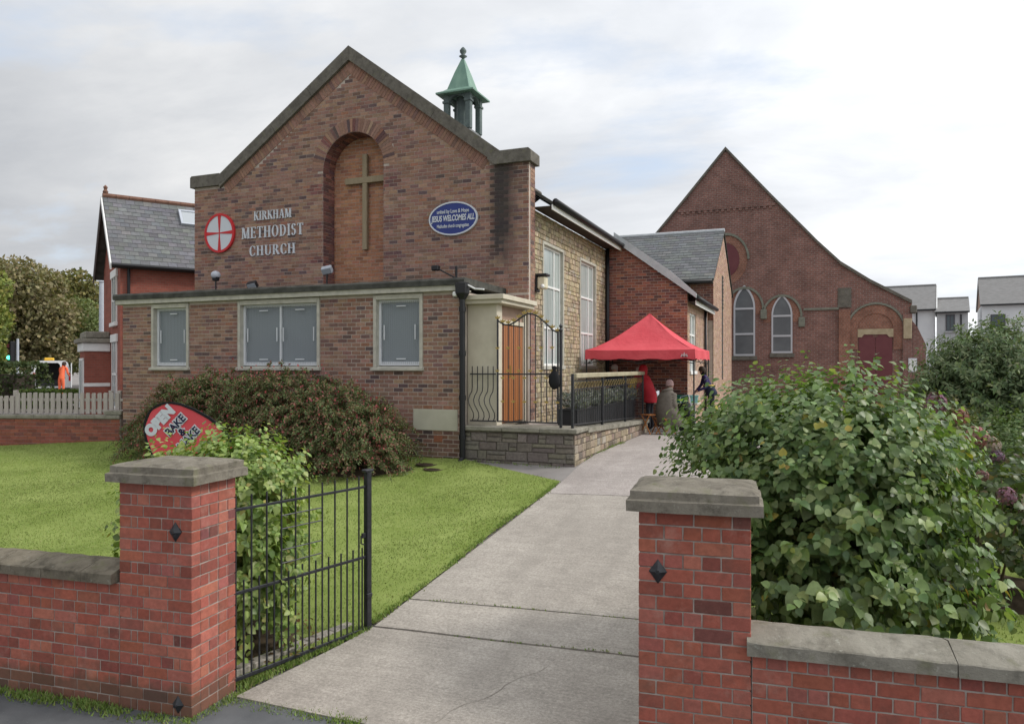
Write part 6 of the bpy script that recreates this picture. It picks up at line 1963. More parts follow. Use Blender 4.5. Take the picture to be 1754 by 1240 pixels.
# ------------------------------------------------------------------ houses far right
m_render = M('white_render', (0.66, 0.67, 0.69), (0.72, 0.73, 0.74), 1.2, 0.9, 0.2)
m_render_g = M('grey_render', (0.44, 0.45, 0.46), (0.50, 0.51, 0.52), 2, 0.9, 0.2, 0.3, 30)
m_far_slate = M('far_slate', (0.19, 0.185, 0.18), (0.25, 0.245, 0.24), 3, 0.7, 0.3, 0.3, 15, stretch=(1, 1, 5))
m_far_brick = M('far_brick', (0.30, 0.20, 0.155), (0.36, 0.24, 0.19), 4, 0.9)
HR = R(-8)
def far_house(name, label, u, v, w, d, zw, zr, wall, wins, gable_mat=None, verge=True, ped=0.9):
    """plain gabled house, ridge along its front; origin at the front left corner"""
    t = thing(name, label, 'house', (u, v, ped), HR)
    fr = Matrix.Translation((u, v, 0)) @ Matrix.Rotation(HR, 4, 'Z')
    mb = MB(); mb.box(0, w, 0, d, ped-0.1, zw); mb.build('wall', wall, t, frame=fr)
    for x0, x1 in ((0.0, 0.2), (w-0.2, w)):
        mb = MB(); mb.prism([(0, zw+.001), (d, zw+.001), (d/2, zr-0.05)], lambda a, b2, q: (q, a, b2), x0, x1)
        mb.build('gable_end', gable_mat or wall, t, frame=fr)
    mb = MB(); e = 0.25; k = (zr-zw)/(d/2)
    mb.prism([(-e, zw-e*k+.06), (d/2, zr), (d+e, zw-e*k+.06), (d+e, zw-e*k+.18), (d/2, zr+.13), (-e, zw-e*k+.18)], lambda a, b2, q: (q, a, b2), -0.12, w+0.12)
    rf = mb.build('roof', m_far_slate, t, frame=fr)
    if verge:
        mb = MB(); mb.prism([(-e-.02, zw-e*k+.0), (d/2, zr-0.06), (d/2, zr+.16), (-e-.02, zw-e*k+.22)], lambda a, b2, q: (q, a, b2), w+0.121, w+0.2); mb.build('verge_board', m_white2, t, frame=fr)
    mb = MB(); mb.tube([(-0.1, -e-0.06, zw-e*k+.10), (w+.1, -e-.06, zw-e*k+.10)], 0.07, 8); mb.tube([(w*0.78, -0.09, zw-0.2), (w*0.78, -0.09, ped)], 0.055, 8); mb.build('gutter', m_black, t, frame=fr)
    mb = MB(); mb.tube([(-.1, d/2, zr+.14), (w+.1, d/2, zr+.14)], 0.1, 8); mb.build('ridge_tiles', m_far_slate, t, frame=fr)
    for x0, x1, z0, z1 in wins:
        wp = part_empty('window', t, tuple(fr @ Vector(((x0+x1)/2, 0, z0))))
        f_ = 0.09
        mb = MB(); mb.box(x0, x0+f_, -.05, -.002, z0, z1); mb.box(x1-f_, x1, -.05, -.002, z0, z1); mb.box(x0+f_, x1-f_, -.05, -.002, z0, z0+f_); mb.box(x0+f_, x1-f_, -.05, -.002, z1-f_, z1)
        mb.box((x0+x1)/2-.03, (x0+x1)/2+.03, -.045, -.003, z0+f_, z1-f_); mb.build('window_frame', M('dark_frame', (0.09, 0.09, 0.10), None), wp, frame=fr)
        mb = MB(); mb.box(x0+f_, x1-f_, -.03, -.004, z0+f_, z1-f_); mb.build('pane', m_glass, wp, frame=fr)
        mb = MB(); mb.cbox(x0-.08, x1+.08, -.14, -.002, z0-.10, z0-.005, .01); mb.build('sill', m_render_g, wp, frame=fr)
    return t, fr
def on_arc(X, D):  # survey offsets: along the far street and its distance
    return (0.9279*X-0.373*D, 0.373*X+0.9279*D)
u, v = on_arc(29.06, 62.84); far_house('house', 'white rendered house with slate roof just right of the brick chapel', u, v, 5.7, 7.4, 7.35, 9.5, m_render, [])
u, v = on_arc(33.95, 59.6); far_house('house', 'narrow grey house with a small upstairs window between two white houses', u, v, 2.14, 5, 7.05, 8.2, m_render_g, [(0.62, 1.25, 5.55, 6.85)], verge=False)
u, v = on_arc(37.8, 60); far_house('house', 'wide white house with slate roof at the right edge, behind the tall shrub', u, v, 10, 8.0, 7.7, 10.1, m_render, [(0.6, 1.6, 5.6, 6.9), (3.6, 5.0, 5.4, 6.9)], m_far_brick, verge=False)
# low wall and gate pier between chapel and shrubs
gp = thing('garden_pier', 'small brick pier with flat stone top right of the chapel', 'pier', (4.55, 33.5, 0.93))
MB().box(4.35, 4.95, 33.3, 33.8, 0.85, 2.1).build('pier_shaft', m_chapel, gp)
MB().cbox(4.27, 5.03, 33.22, 33.88, 2.101, 2.25, .02).build('pier_cap', m_cope_grey, gp)
sw = thing('low_brick_wall', 'low brick wall running from the small pier toward the right hedge', 'wall', (7, 33.6, 0.93))
MB().box(4.96, 12.0, 33.45, 33.70, 0.85, 1.75).build('wall_body', m_chapel, sw)
MB().cbox(4.96, 12.0, 33.40, 33.75, 1.751, 1.84, .015).build('coping', m_cope_grey, sw)

# ------------------------------------------------------------------ left boundary: brick wall and picket fence
FA, FBp = Vector((-19.5, 12.85, 0)), Vector((-16.30, 13.86, 0))
fa = math.atan2(FBp.y-FA.y, FBp.x-FA.x)
FF = Matrix.Translation(FA) @ Matrix.Rotation(fa, 4, 'Z')
FL = (FBp-FA).length
fw = thing('side_wall', 'low red brick wall topped by pickets at the far left of the lawn', 'wall', tuple(FA), fa)
x0, x1 = -7.0, FL
mb = MB(); mb.box(x0, x1, 0.008, 0.22, 0.5, 1.40); core = mb.build('mortar_core', m_mortar_red, fw, frame=FF)
mb = MB()
i = 0; z = 0.60
while z < 1.39:
    x = x0-(0.117 if i % 2 else 0)
    while x < x1-0.02:
        a, b2 = max(x, x0), min(x+0.235, x1)
        if b2-a > .03:
            mb.tint = pal([(4, (0.30, 0.10, 0.068)), (3, (0.25, 0.085, 0.06)), (1, (0.20, 0.08, 0.065))]); mb.box(a+.005, b2-.005, -rnd.uniform(0, .003), .03, z+.005, z+0.088-.005, skip=('k',))
        x += 0.235
    z += 0.088; i += 1
mb.build('brickwork', m_brick_att, fw, kind='stuff', frame=FF)
for k in range(9):
    a = x0+k*(x1-x0)/9; b2 = a+(x1-x0)/9-.004
    zt = 1.405 if b2 < 1.0 else 1.43
    MB().cbox(a, b2, -0.04, 0.26, 1.402, 1.50, .015).build('coping_stone', m_cope_grey, fw, frame=FF)
mb = MB(); mb.cbox(FL-0.42, FL+0.04, -0.03, 0.30, 1.502, 1.62, .02); mb.build('end_stone', m_cope_grey, fw, frame=FF)
pf = thing('picket_fence', 'weathered pale picket fence on top of the side wall left of the church', 'fence', tuple(FA), fa)
m_picket = M('weathered_picket', (0.36, 0.32, 0.295), (0.46, 0.415, 0.385), 6, 0.85, 0.2, 0.3, 60, stretch=(6, 6, 0.8))
for z in (1.60, 1.88):
    mb = MB(); mb.cbox(x0, FL, 0.125, 0.165, z-.035, z+.035, .005); mb.build('fence_rail', m_picket, pf, frame=FF)
k = 0; x = x0+0.05
while x < FL-0.05:
    zt = 2.06 if x > 0.45 else 1.98
    mb = MB(); w_ = 0.105
    zt += rnd.uniform(-.008, .008)
    mb.prism([(x, 1.52), (x+w_, 1.52), (x+w_, zt-0.02), (x+w_-.02, zt), (x+.02, zt), (x, zt-.02)], lambda a, b2, q: (a, q, b2), 0.095, 0.122)
    mb.build('picket', m_picket, pf, frame=FF)
    x += 0.158
for xx in (0.42, FL-0.35, FL-0.12):
    mb = MB(); mb.cbox(xx-.05, xx+.05, 0.13, 0.22, 1.50, 2.12, .01); mb.build('fence_post', m_picket, pf, frame=FF)

# ------------------------------------------------------------------ neighbouring brick house
HC = Vector((-22.37, 19.03, 0)); ha = R(56.78)
HF = Matrix.Translation(HC) @ Matrix.Rotation(ha, 4, 'Z')      # x along the ridge, y along the gable end
m_hbrick = M('house_red_brick', (0.34, 0.10, 0.07), (0.42, 0.135, 0.095), 2.2, 0.88, 0.2, 0.35, 26)
def obj_axis_brick(name, c1, c2, mo):
    m, t, b = base_mat(name, 0.88, 0.2)
    g = mnode(t, 'ShaderNodeTexCoord')
    sp = mnode(t, 'ShaderNodeSeparateXYZ'); t.links.new(g.outputs['Object'], sp.inputs[0])
    ad = mnode(t, 'ShaderNodeMath', operation='ADD'); t.links.new(sp.outputs[0], ad.inputs[0]); t.links.new(sp.outputs[1], ad.inputs[1])
    cb = mnode(t, 'ShaderNodeCombineXYZ'); t.links.new(ad.outputs[0], cb.inputs[0]); t.links.new(sp.outputs[2], cb.inputs[1])
    br = mnode(t, 'ShaderNodeTexBrick')
    for k_, v_ in (('Scale', 1.0), ('Brick Width', 0.24), ('Row Height', 0.088), ('Mortar Size', 0.008)): br.inputs[k_].default_value = v_
    br.inputs['Color1'].default_value = (*c1, 1); br.inputs['Color2'].default_value = (*c2, 1); br.inputs['Mortar'].default_value = (*mo, 1)
    t.links.new(cb.outputs[0], br.inputs['Vector'])
    c = mixc(t, 1.0, br.outputs['Color'], ramp(t, noise(t, 1.2, 5, 0.6), [(0.3, 0.8), (0.7, 1.15)]), 'MULTIPLY')
    t.links.new(c, b.inputs['Base Color'])
    inv = mnode(t, 'ShaderNodeMath', operation='SUBTRACT'); inv.inputs[0].default_value = 1.0; t.links.new(br.outputs['Fac'], inv.inputs[1])
    bump(t, b, inv.outputs[0], 0.5, 0.01)
    return m
m_hbrick = obj_axis_brick('house_brick', (0.27, 0.085, 0.062), (0.33, 0.105, 0.075), (0.26, 0.14, 0.11))
house = thing('brick_house', 'red brick house with steep slate roof and skylight behind the left of the church', 'house', tuple(HC), ha)
HL, HW, HE, HRZ = 11.0, 4.7, 6.5, 9.0
mb = MB(); mb.prism([(0, 0.8), (HW, 0.8), (HW, HE), (HW/2, HRZ-0.12), (0, HE)], lambda a, b2, q: (q, a, b2), 0.0, HL)
mb.build('wall', m_hbrick, house, frame=HF)
e = 0.28; k = (HRZ-HE)/(HW/2)
mb = MB(); mb.prism([(-e, HE-e*k), (HW/2, HRZ-0.02), (HW+e, HE-e*k), (HW+e, HE-e*k+.09), (HW/2, HRZ+.08), (-e, HE-e*k+.09)], lambda a, b2, q: (q, a, b2), -0.30, HL+.3)
hroof = mb.build('roof', m_felt, house, frame=HF)
P = lambda x, y, z: HF @ Vector((x, y, z))
upv = P(0, HW/2, HRZ+.08)-P(0, -e, HE-e*k+.09)
slates('slates', hroof, P(-0.30, -e, HE-e*k+.094), P(HL+.3, -e, HE-e*k+.094), upv, upv.length, [(4, (0.135, 0.137, 0.142)), (3, (0.15, 0.152, 0.157)), (2, (0.118, 0.12, 0.125)), (1, (0.165, 0.165, 0.163))], 0.30, 0.23)
mb = MB()
for kx in range(26):
    mb.tube([(-0.3+kx*0.45, HW/2, HRZ+.10), (-0.3+kx*0.45+.44, HW/2, HRZ+.10)], 0.10, 8)
mb.build('ridge_tiles', M('terracotta_ridge', (0.16, 0.085, 0.06), (0.22, 0.12, 0.085), 8, 0.9), hroof, frame=HF)
mb = MB(); mb.lathe([(.06, HRZ+.15), (.10, HRZ+.25), (.05, HRZ+.33), (.08, HRZ+.42), (.01, HRZ+.5)], -0.2, HW/2, 8); mb.build('finial', MATS['terracotta_ridge'], hroof, frame=HF)
for sgn, mt in ((-1, m_white2), (1, M('verge_dark', (0.16, 0.15, 0.15), None))):
    y0_, y1_ = (-e-.02, HW/2) if sgn < 0 else (HW+e+.02, HW/2)
    mb = MB(); mb.prism([(y0_, HE-e*k-.13), (y1_, HRZ-.20), (y1_, HRZ+.06), (y0_, HE-e*k+.10)], lambda a, b2, q: (q, a, b2), -0.36, -0.31); mb.build('barge_board', mt, house, frame=HF)
mb = MB(); mb.tube([(-0.3, -e-.05, HE-e*k+.03), (HL, -e-.05, HE-e*k+.03)], 0.07, 8); mb.tube([(0.25, -0.08, HE-.3), (0.25, -0.08, .9)], 0.05, 8); mb.build('gutter', m_black, house, frame=HF)
mb = MB(); mb.box(-0.31, HL, -e+.02, -0.001, HE-e*k-.05, HE-e*k-.02); mb.build('soffit', MATS['shaded_soffit'], house, frame=HF)
# skylight on the slope
ny = Vector((0, -k, 1)).normalized()
sk = part_empty('skylight', house, tuple(P(2.9, 1.6, 8.3)))
def onroof(x, s, h): return tuple(P(x, -e+s*math.cos(math.atan(k)), HE-e*k+.10+s*math.sin(math.atan(k))) + HF.to_3x3() @ (ny*h))
mb = MB()
for (x0_, x1_, s0_, s1_, h0, h1) in ((2.25, 3.55, 2.50, 2.58, 0, .10), (2.25, 3.55, 3.30, 3.38, 0, .10), (2.25, 2.33, 2.58, 3.30, 0, .10), (3.47, 3.55, 2.58, 3.30, 0, .10)):
    c8 = [onroof(x, s, h) for h in (h0, h1) for x, s in ((x0_, s0_), (x1_, s0_), (x1_, s1_), (x0_, s1_))]
    mb.add(c8, [(0, 3, 2, 1), (4, 5, 6, 7), (0, 1, 5, 4), (1, 2, 6, 5), (2, 3, 7, 6), (3, 0, 4, 7)])
mb.build('skylight_frame', m_lamp, sk)
mb = MB(); mb.add([onroof(x, s, .07) for x, s in ((2.32, 2.57), (3.48, 2.57), (3.48, 3.31), (2.32, 3.31))], [(0, 1, 2, 3)]); mb.build('pane', M('sky_pane', (0.40, 0.43, 0.45), None, rough=0.15, spec=0.8), sk)
# chimney beyond
mb = MB(); mb.box(8.2, 9.0, HW/2-.4, HW/2+.4, HRZ-0.6, HRZ+1.1); mb.build('chimney', m_hbrick, house, frame=HF)
# gable-end windows
for z0_, z1_ in ((4.33, 5.95), (1.3, 3.62)):
    w = part_empty('window', house, tuple(P(0, 1.3, z0_)))
    y0_, y1_ = 0.75, 1.95
    mb = MB(); mb.cbox(-.08, -.002, y0_-.15, y1_+.15, z1_, z1_+.28, .01); mb.cbox(-.12, -.002, y0_-.12, y1_+.12, z0_-.14, z0_, .01); mb.build('stone_dressing', m_white2, w, frame=HF)
    mb = MB()
    for a, b2 in ((y0_, y0_+.10), (y1_-.10, y1_), ((y0_+y1_)/2-.04, (y0_+y1_)/2+.04)): mb.box(-.05, -.003, a, b2, z0_, z1_)
    mb.box(-.049, -.004, y0_, y1_, z0_+(z1_-z0_)*.5-.04, z0_+(z1_-z0_)*.5+.04); mb.build('window_frame', m_white2, w, frame=HF)
    mb = MB(); mb.box(-.03, -.005, y0_+.1, y1_-.1, z0_, z1_); mb.build('pane', m_glass, w, frame=HF)
# flat roofed bay on the gable end
bay = part_empty('bay', house, tuple(P(-0.4, 4.2, 0.9)))
mb = MB(); mb.box(-0.85, -0.002, 2.7, 4.5, 0.8, 3.30); mb.build('bay_wall', m_hbrick, bay, frame=HF)
mb = MB(); mb.cbox(-0.93, -0.003, 2.62, 4.58, 3.302, 3.62, .02); mb.build('white_band', m_white2, bay, frame=HF)
mb = MB(); mb.box(-0.87, -0.004, 2.68, 4.52, 1.99, 2.12); mb.build('white_band', m_white2, bay, frame=HF)
mb = MB(); mb.cbox(-1.05, -0.003, 2.50, 4.65, 3.622, 3.78, .02); mb.cbox(-0.85, -0.003, 2.7, 4.5, 3.782, 4.05, .05); mb.build('bay_roof', m_cope_grey, bay, frame=HF)
mb = MB()
for a in (2.85, 3.5, 4.2): mb.box(-.90, -.855, a, a+.10, 1.2, 3.0)
mb.box(-.90, -.855, 2.85, 4.3, 2.95, 3.05); mb.box(-.90, -.855, 2.85, 4.3, 1.15, 1.25); mb.build('bay_window_frame', m_white2, bay, frame=HF)
mb = MB(); mb.box(-.88, -.856, 2.9, 4.25, 1.25, 2.95); mb.build('pane', m_glass, bay, frame=HF)

# ------------------------------------------------------------------ street on the far left
pole = thing('flag_pole', 'tall pale pole rising behind the brick bay of the house', 'pole', (-31.2, 25.5, 0.9))
mb = MB(); mb.lathe([(.14, 0.8), (.12, 3.0), (.10, 6.4), (.09, 6.7)], -31.2, 25.5, 10); mb.lathe([(.10, 6.7), (.14, 6.76), (.01, 6.85)], -31.2, 25.5, 10); mb.build('pole_shaft', m_lamp, pole)
tl = thing('traffic_light', 'traffic light showing green at the far left', 'traffic light', (-41.6, 28.54, 0.9))
mb = MB(); mb.tube([(-41.45, 28.54, .9), (-41.45, 28.54, 4.3)], 0.07, 8); mb.build('pole_shaft', m_lamp, tl)
mb = MB(); mb.cbox(-41.80, -41.52, 28.2, 28.5, 3.0, 4.15, .03, None); mb.build('signal_head', m_black, tl)
for z, c_, em_ in ((3.90, (0.08, 0.01, 0.01), 0), (3.58, (0.08, 0.05, 0.01), 0), (3.24, (0.10, 0.9, 0.55), 2.2)):
    m_l = M('lens_%d' % int(z*100), c_, None, rough=0.3)
    if em_:
        b_ = m_l.node_tree.nodes['Principled BSDF']; b_.inputs['Emission Color'].default_value = (*c_, 1); b_.inputs['Emission Strength'].default_value = em_
    dirv = Vector((41.66, -28.2, 0)).normalized()
    mb = MB(); mb.tube([Vector((-41.66, 28.2, z))+dirv*0.02-dirv*.1, Vector((-41.66, 28.2, z))+dirv*0.03], 0.12, 12); mb.build('lens', m_l, tl)
# white works van seen from behind, rear doors open
vyaw = math.atan2(-43.5, -32.1) if False else R(40)
van = thing('works_van', 'white works van with open rear and amber roof beacon', 'van', (-43.5, 32.1, 0.9), vyaw)
VF = Matrix.Translation((-43.5, 32.1, 0.9)) @ Matrix.Rotation(vyaw+R(13), 4, 'Z')
m_van = M('van_white', (0.74, 0.75, 0.76), None, rough=0.3, spec=0.5)
sec = [(-.98, .35), (.98, .35), (1.0, 1.2), (.93, 1.75), (.84, 2.08), (.70, 2.2), (-.70, 2.2), (-.84, 2.08), (-.93, 1.75), (-1.0, 1.2)]
sec_in = [(x*.70-.18, .62+(z-.35)*.78) for x, z in sec]
mb = MB(); n = len(sec)
L0, L1 = 0.0, 3.3
V = [(x, L0, z) for x, z in sec]+[(x, L0, z) for x, z in sec_in]+[(x, L0+2.4, z) for x, z in sec_in]+[(x, L1, z) for x, z in sec]
nose = [(x*.97, 4.0, .35+(z-.35)*.78) for x, z in sec]; nose2 = [(x*.9, 4.75, .38+(z-.35)*.42) for x, z in sec]
V += nose+nose2
F = []
for q in range(n):
    j = (q+1) % n
    F += [(q, n+q, n+j, j), (n+q, 2*n+q, 2*n+j, n+j), (q, j, 3*n+j, 3*n+q), (3*n+q, 3*n+j, 4*n+j, 4*n+q), (4*n+q, 4*n+j, 5*n+j, 5*n+q)]
F += [tuple(2*n+q for q in range(n)), tuple(5*n+q for q in range(n))]
mb.add(V, F); mb.build('body', m_van, van, frame=VF)
mb = MB(); mb.prism([(x*.985, z) for x, z in sec_in], lambda a, b2, q: (a, q, b2), 2.36, 2.39); mb.build('load_space', m_black, van, frame=VF)
mb = MB()
mb.box(-.86, .86, .3, 2.3, .58, 1.0); mb.build('load', m_black, van, frame=VF)
for s in (-1, 1):
    dm = MB(); dm.cbox(s*1.02-.03, s*1.02+.03, -.85, -.02, .55, 2.05, .02); d_ = dm.build('rear_door', m_van, van, frame=VF)
    dm = MB(); dm.box(s*1.02-.035, s*1.02+.035, -.70, -.15, 1.35, 1.85); dm.build('door_glass', m_glass, d_, frame=VF)
    for y in (0.75, 3.9):
        wm = MB(); wm.tube([(s*.80, y, .33), (s*1.0, y, .33)], .33, 16); wh = wm.build('wheel', m_black, van, frame=VF)
        wm = MB(); wm.tube([(s*.99, y, .33), (s*1.012, y, .33)], .19, 12); wm.build('rim', m_lamp, wh, frame=VF)
    wm = MB(); wm.cbox(s*.93-.05, s*.93+.05, -.03, -.002, .95, 1.45, .01); wm.build('tail_light', m_red, van, frame=VF)
mb = MB(); mb.cbox(-1.0, 1.0, -.12, -.005, .38, .52, .03); mb.build('bumper', m_black, van, frame=VF)
mb = MB(); mb.cbox(-.42, .12, .15, .50, 2.2, 2.38, .05); m_am = M('amber', (0.85, 0.50, 0.05), None, rough=0.3); mb.build('beacon', m_am, van, frame=VF)
person('road worker in orange work clothes bending at the white van', (-38.7, 29.1, 1.0), R(20), base(m_hiorange, m_hiorange, m_brown_hair), lean=R(22), arms=('reach', 'fwd'), scale=1.1)
# dark blue car
car = thing('parked_car', 'dark blue car half hidden behind the fence at the left', 'car', (-29.0, 25.6, 0.35), R(30))
CFm = Matrix.Translation((-29.0, 25.6, 0.35)) @ Matrix.Rotation(R(35), 4, 'Z')
m_carblue = M('car_blue', (0.012, 0.022, 0.06), None, rough=0.18, spec=0.6)
prof_ = [(-2.05, .35), (2.05, .35), (2.1, .62), (1.95, .82), (1.0, .95), (.45, 1.38), (-.9, 1.42), (-1.6, 1.02), (-2.08, .92)]
mb = MB(); n = len(prof_); V = []
for y, s in ((-.86, .96), (-.70, 1.0), (.70, 1.0), (.86, .96)): V += [(x*s, y*(0.86 if z > 1.1 else 1), z) for x, z in prof_]
F = [tuple(range(n)), tuple(3*n+q for q in reversed(range(n)))]
for r_ in range(3):
    for q in range(n): F.append((r_*n+q, r_*n+(q+1) % n, (r_+1)*n+(q+1) % n, (r_+1)*n+q))
mb.add(V, F); mb.build('body', m_carblue, car, frame=CFm)
for s in (-1, 1):
    for x in (-1.3, 1.3):
        wm = MB(); wm.tube([(x, s*.70, .32), (x, s*.89, .32)], .32, 16); wh = wm.build('wheel', m_black, car, frame=CFm)
        wm = MB(); wm.tube([(x, s*.88, .32), (x, s*.90, .32)], .19, 12); wm.build('rim', m_lamp, wh, frame=CFm)
    wm = MB(); wm.prism([(.75, 1.0), (.35, 1.33), (-.85, 1.36), (-1.25, 1.05)], lambda a, b2, q: (a, q, b2), s*.765, s*.78); wm.build('side_window', m_glass, car, frame=CFm)
    wm = MB(); wm.cbox(2.03, 2.10, s*.62-.14, s*.62+.14, .66, .78, .02); wm.build('headlight', m_signwhite, car, frame=CFm)
mb = MB(); mb.add([(.98, -.62, .985), (.98, .62, .985), (.47, .55, 1.375), (.47, -.55, 1.375)], [(0, 1, 2, 3)]); mb.build('windscreen', m_glass, car, frame=CFm)
# ------------------------------------------------------------------ planting
NR = np.random.default_rng(11)
def unit(a): return a/np.maximum(np.linalg.norm(a, axis=-1, keepdims=True), 1e-6)
HEART = (np.array([[0, 0, 0], [-.34, .10, .05], [-.48, .36, .09], [-.36, .64, .05], [0, 1.0, -.10], [.36, .64, .05], [.48, .36, .09], [.34, .10, .05], [0, .18, -.02], [0, .55, -.01]]),
         [(0, 8, 1), (1, 8, 2), (2, 8, 9), (2, 9, 3), (3, 9, 4), (4, 9, 5), (5, 9, 6), (6, 9, 8), (6, 8, 7), (7, 8, 0)])
OVAL = (np.array([[0, 0, 0], [-.24, .35, .05], [-.18, .72, .04], [0, 1, -.06], [.18, .72, .04], [.24, .35, .05], [0, .5, -.02]]),
        [(0, 6, 1), (1, 6, 2), (2, 6, 3), (3, 6, 4), (4, 6, 5), (5, 6, 0)])
NARROW = (np.array([[0, 0, 0], [-.10, .4, .02], [0, 1, -.08], [.10, .4, .02]]), [(0, 1, 2), (0, 2, 3)])
CLUMP = (np.array([[-.5, 0, .0], [0, -.45, .1], [.5, 0, 0], [0, .5, .12]]), [(0, 1, 2), (0, 2, 3)])
def leaf_basis(pos, tip, nrm):
    y = unit(tip); z = nrm-y*np.sum(nrm*y, -1, keepdims=True); z = unit(z); x = np.cross(y, z)
    return x, y, z
def leaf_mesh(name, tmpl, pos, tip, nrm, size, col, mat, parent, kind='stuff', aspect=1.0):
    V, F = tmpl
    x, y, z = leaf_basis(pos, tip, nrm)
    s = size[:, None, None]
    P = pos[:, None, :]+s*(V[None, :, 0:1]*aspect*x[:, None, :]+V[None, :, 1:2]*y[:, None, :]+V[None, :, 2:3]*z[:, None, :])
    n, k = len(pos), len(V)
    Fa = np.array(F)
    idx = (np.arange(n)[:, None, None]*k+Fa[None]).reshape(-1)
    tint = np.repeat(col, k, axis=0)
    return mesh_np(name, P.reshape(-1, 3), idx, Fa.shape[1], mat, parent, tint, kind)
def shoots(S, base_, dirs, length, n, droop, size, spread=0.9, down=0.35, jitter=0.25, t0=0.12, taper=0.4, upn=0.42):
    """leaf positions in opposite pairs along S shoots; returns pos, tip, normal, size, shoot tangent position list"""
    t = np.linspace(t0, 1, n)[None, :, None]
    L = length[:, None, None]
    pos = base_[:, None, :]+dirs[:, None, :]*L*t+np.array([0, 0, -1.0])*droop*L*t*t
    tan = unit(dirs[:, None, :]+np.array([0, 0, -1.0])*2*droop*t)
    ref = unit(NR.normal(size=(S, 1, 3)))
    a = unit(np.cross(tan, ref)); b2 = np.cross(tan, a)
    ph = (np.arange(n) % 2)[None, :, None]*np.pi/2+NR.normal(0, .3, (S, n, 1))
    side = a*np.cos(ph)+b2*np.sin(ph)
    P, T, Nn, Z = [], [], [], []
    for sg in (1, -1):
        tip = unit(side*sg*spread+tan*0.45+np.array([0, 0, -down])+NR.normal(0, jitter, (S, n, 3)))
        nrm = unit(np.array([0, 0, 1.0])*upn+dirs[:, None, :]*np.array([1, 1, .5])*0.8+NR.normal(0, jitter, (S, n, 3)))
        P.append(pos+side*sg*0.015); T.append(tip); Nn.append(nrm)
        Z.append(size*(1-taper*t[..., 0])*NR.uniform(.55, 1.3, (S, n)))
    return [np.concatenate([q.reshape(-1, q.shape[-1]) for q in A]) for A in (P, T, Nn)]+[np.concatenate([q.ravel() for q in Z])]
def cols(n, palette, var=0.18):
    w = np.array([p[0] for p in palette], float); c = np.array([p[1] for p in palette])
    i = NR.choice(len(palette), n, p=w/w.sum())
    return np.clip(c[i]*NR.uniform(1-var, 1+var, (n, 1))*NR.uniform(.92, 1.08, (n, 3)), 0.003, 1)
def leafmat(name, src='attr', rough=0.42, tr=0.22, spec=0.4):
    return M_tint(name, src, rough, spec, 0.25, 28, 0.0, translucent=tr)
m_leaf = leafmat('leaf_joined', 'attr', 0.42, 0.30, 0.4); m_leaf_obj = leafmat('leaf_single', 'obj', 0.42, 0.30, 0.4)
m_leaf_dull = leafmat('leaf_dull', 'attr', 0.65, 0.2, 0.2)
m_stem = M('woody_stem', (0.10, 0.07, 0.045), (0.17, 0.125, 0.085), 30, 0.9)
m_bark = M('tree_bark', (0.06, 0.05, 0.04), (0.12, 0.10, 0.08), 8, 0.95, 0.1, 0.5, 40)
GREEN_L = [(5, (0.18, 0.262, 0.095)), (4, (0.14, 0.212, 0.08)), (3, (0.235, 0.315, 0.13)), (1.8, (0.29, 0.36, 0.14)), (0.8, (0.09, 0.15, 0.06)), (0.16, (0.40, 0.34, 0.07)), (0.06, (0.30, 0.2, 0.07))]
GREEN_Y = [(5, (0.30, 0.39, 0.11)), (4, (0.24, 0.33, 0.09)), (3, (0.38, 0.46, 0.16)), (1.5, (0.16, 0.24, 0.075)), (0.5, (0.40, 0.36, 0.12))]
def sphere_dirs(n, zmin=-0.4):
    d = unit(NR.normal(size=(n*4, 3))); d = d[d[:, 2] > zmin]; return d[:n]
LEAF_ME = {}
def single_leaf(tmpl, key):
    if key in LEAF_ME: return LEAF_ME[key]
    V, F = tmpl
    VV = V+NR.normal(0, .012, V.shape)
    VV[:, 2] += -0.10*VV[:, 1]**2*NR.uniform(0.2, 1.6)+abs(VV[:, 0])*NR.uniform(-.1, .25)
    me = bpy.data.meshes.new('leaf'); me.from_pydata(VV.tolist(), [], F); me.materials.append(m_leaf_obj)
    me.polygons.foreach_set('use_smooth', [True]*len(F)); me.update(); LEAF_ME[key] = me
    return me
CAMP = np.array([0.0, 0.0, 2.73])
def bush(name, label, cat, loc, sh, tmpl, palette, mat, n_single=0, single_ok=None, aspect=1.0, stems=7, stem_h=None):
    """sh = list of (pos, tip, nrm, size) arrays"""
    t = thing(name, label, cat, loc)
    P, T, N_, Z = [np.concatenate(q) for q in zip(*sh)]
    ok = P[:, 2] > np.interp(P[:, 1], PV, PZ)+0.02
    P, T, N_, Z = P[ok], T[ok], N_[ok], Z[ok]
    Cc = cols(len(P), palette)
    sel = np.zeros(len(P), bool)
    if n_single:
        d = np.linalg.norm(P-CAMP, axis=1)
        score = Z/d
        if single_ok is not None: score = np.where(single_ok(P), score, 0)
        # prefer the outer, viewer-facing leaves
        c = P.mean(0); out = unit(P-c); vd = unit(CAMP-P)
        score = score*(0.5+np.clip(np.sum(out*vd, 1), -0.4, 1))
        sel[np.argsort(-score)[:n_single]] = True
        x, y, z = leaf_basis(P, T, N_)
        for q in np.where(sel)[0]:
            s = float(Z[q])
            m = Matrix(((x[q, 0]*s*aspect, y[q, 0]*s, z[q, 0]*s, P[q, 0]), (x[q, 1]*s*aspect, y[q, 1]*s, z[q, 1]*s, P[q, 1]), (x[q, 2]*s*aspect, y[q, 2]*s, z[q, 2]*s, P[q, 2]), (0, 0, 0, 1)))
            place('leaf', single_leaf(tmpl, (id(tmpl), int(q) % 5)), m, t, tuple(float(v_) for v_ in Cc[q]))
    leaf_mesh('foliage', tmpl, P[~sel], T[~sel], N_[~sel], Z[~sel], Cc[~sel], mat, t, 'stuff', aspect)
    return t
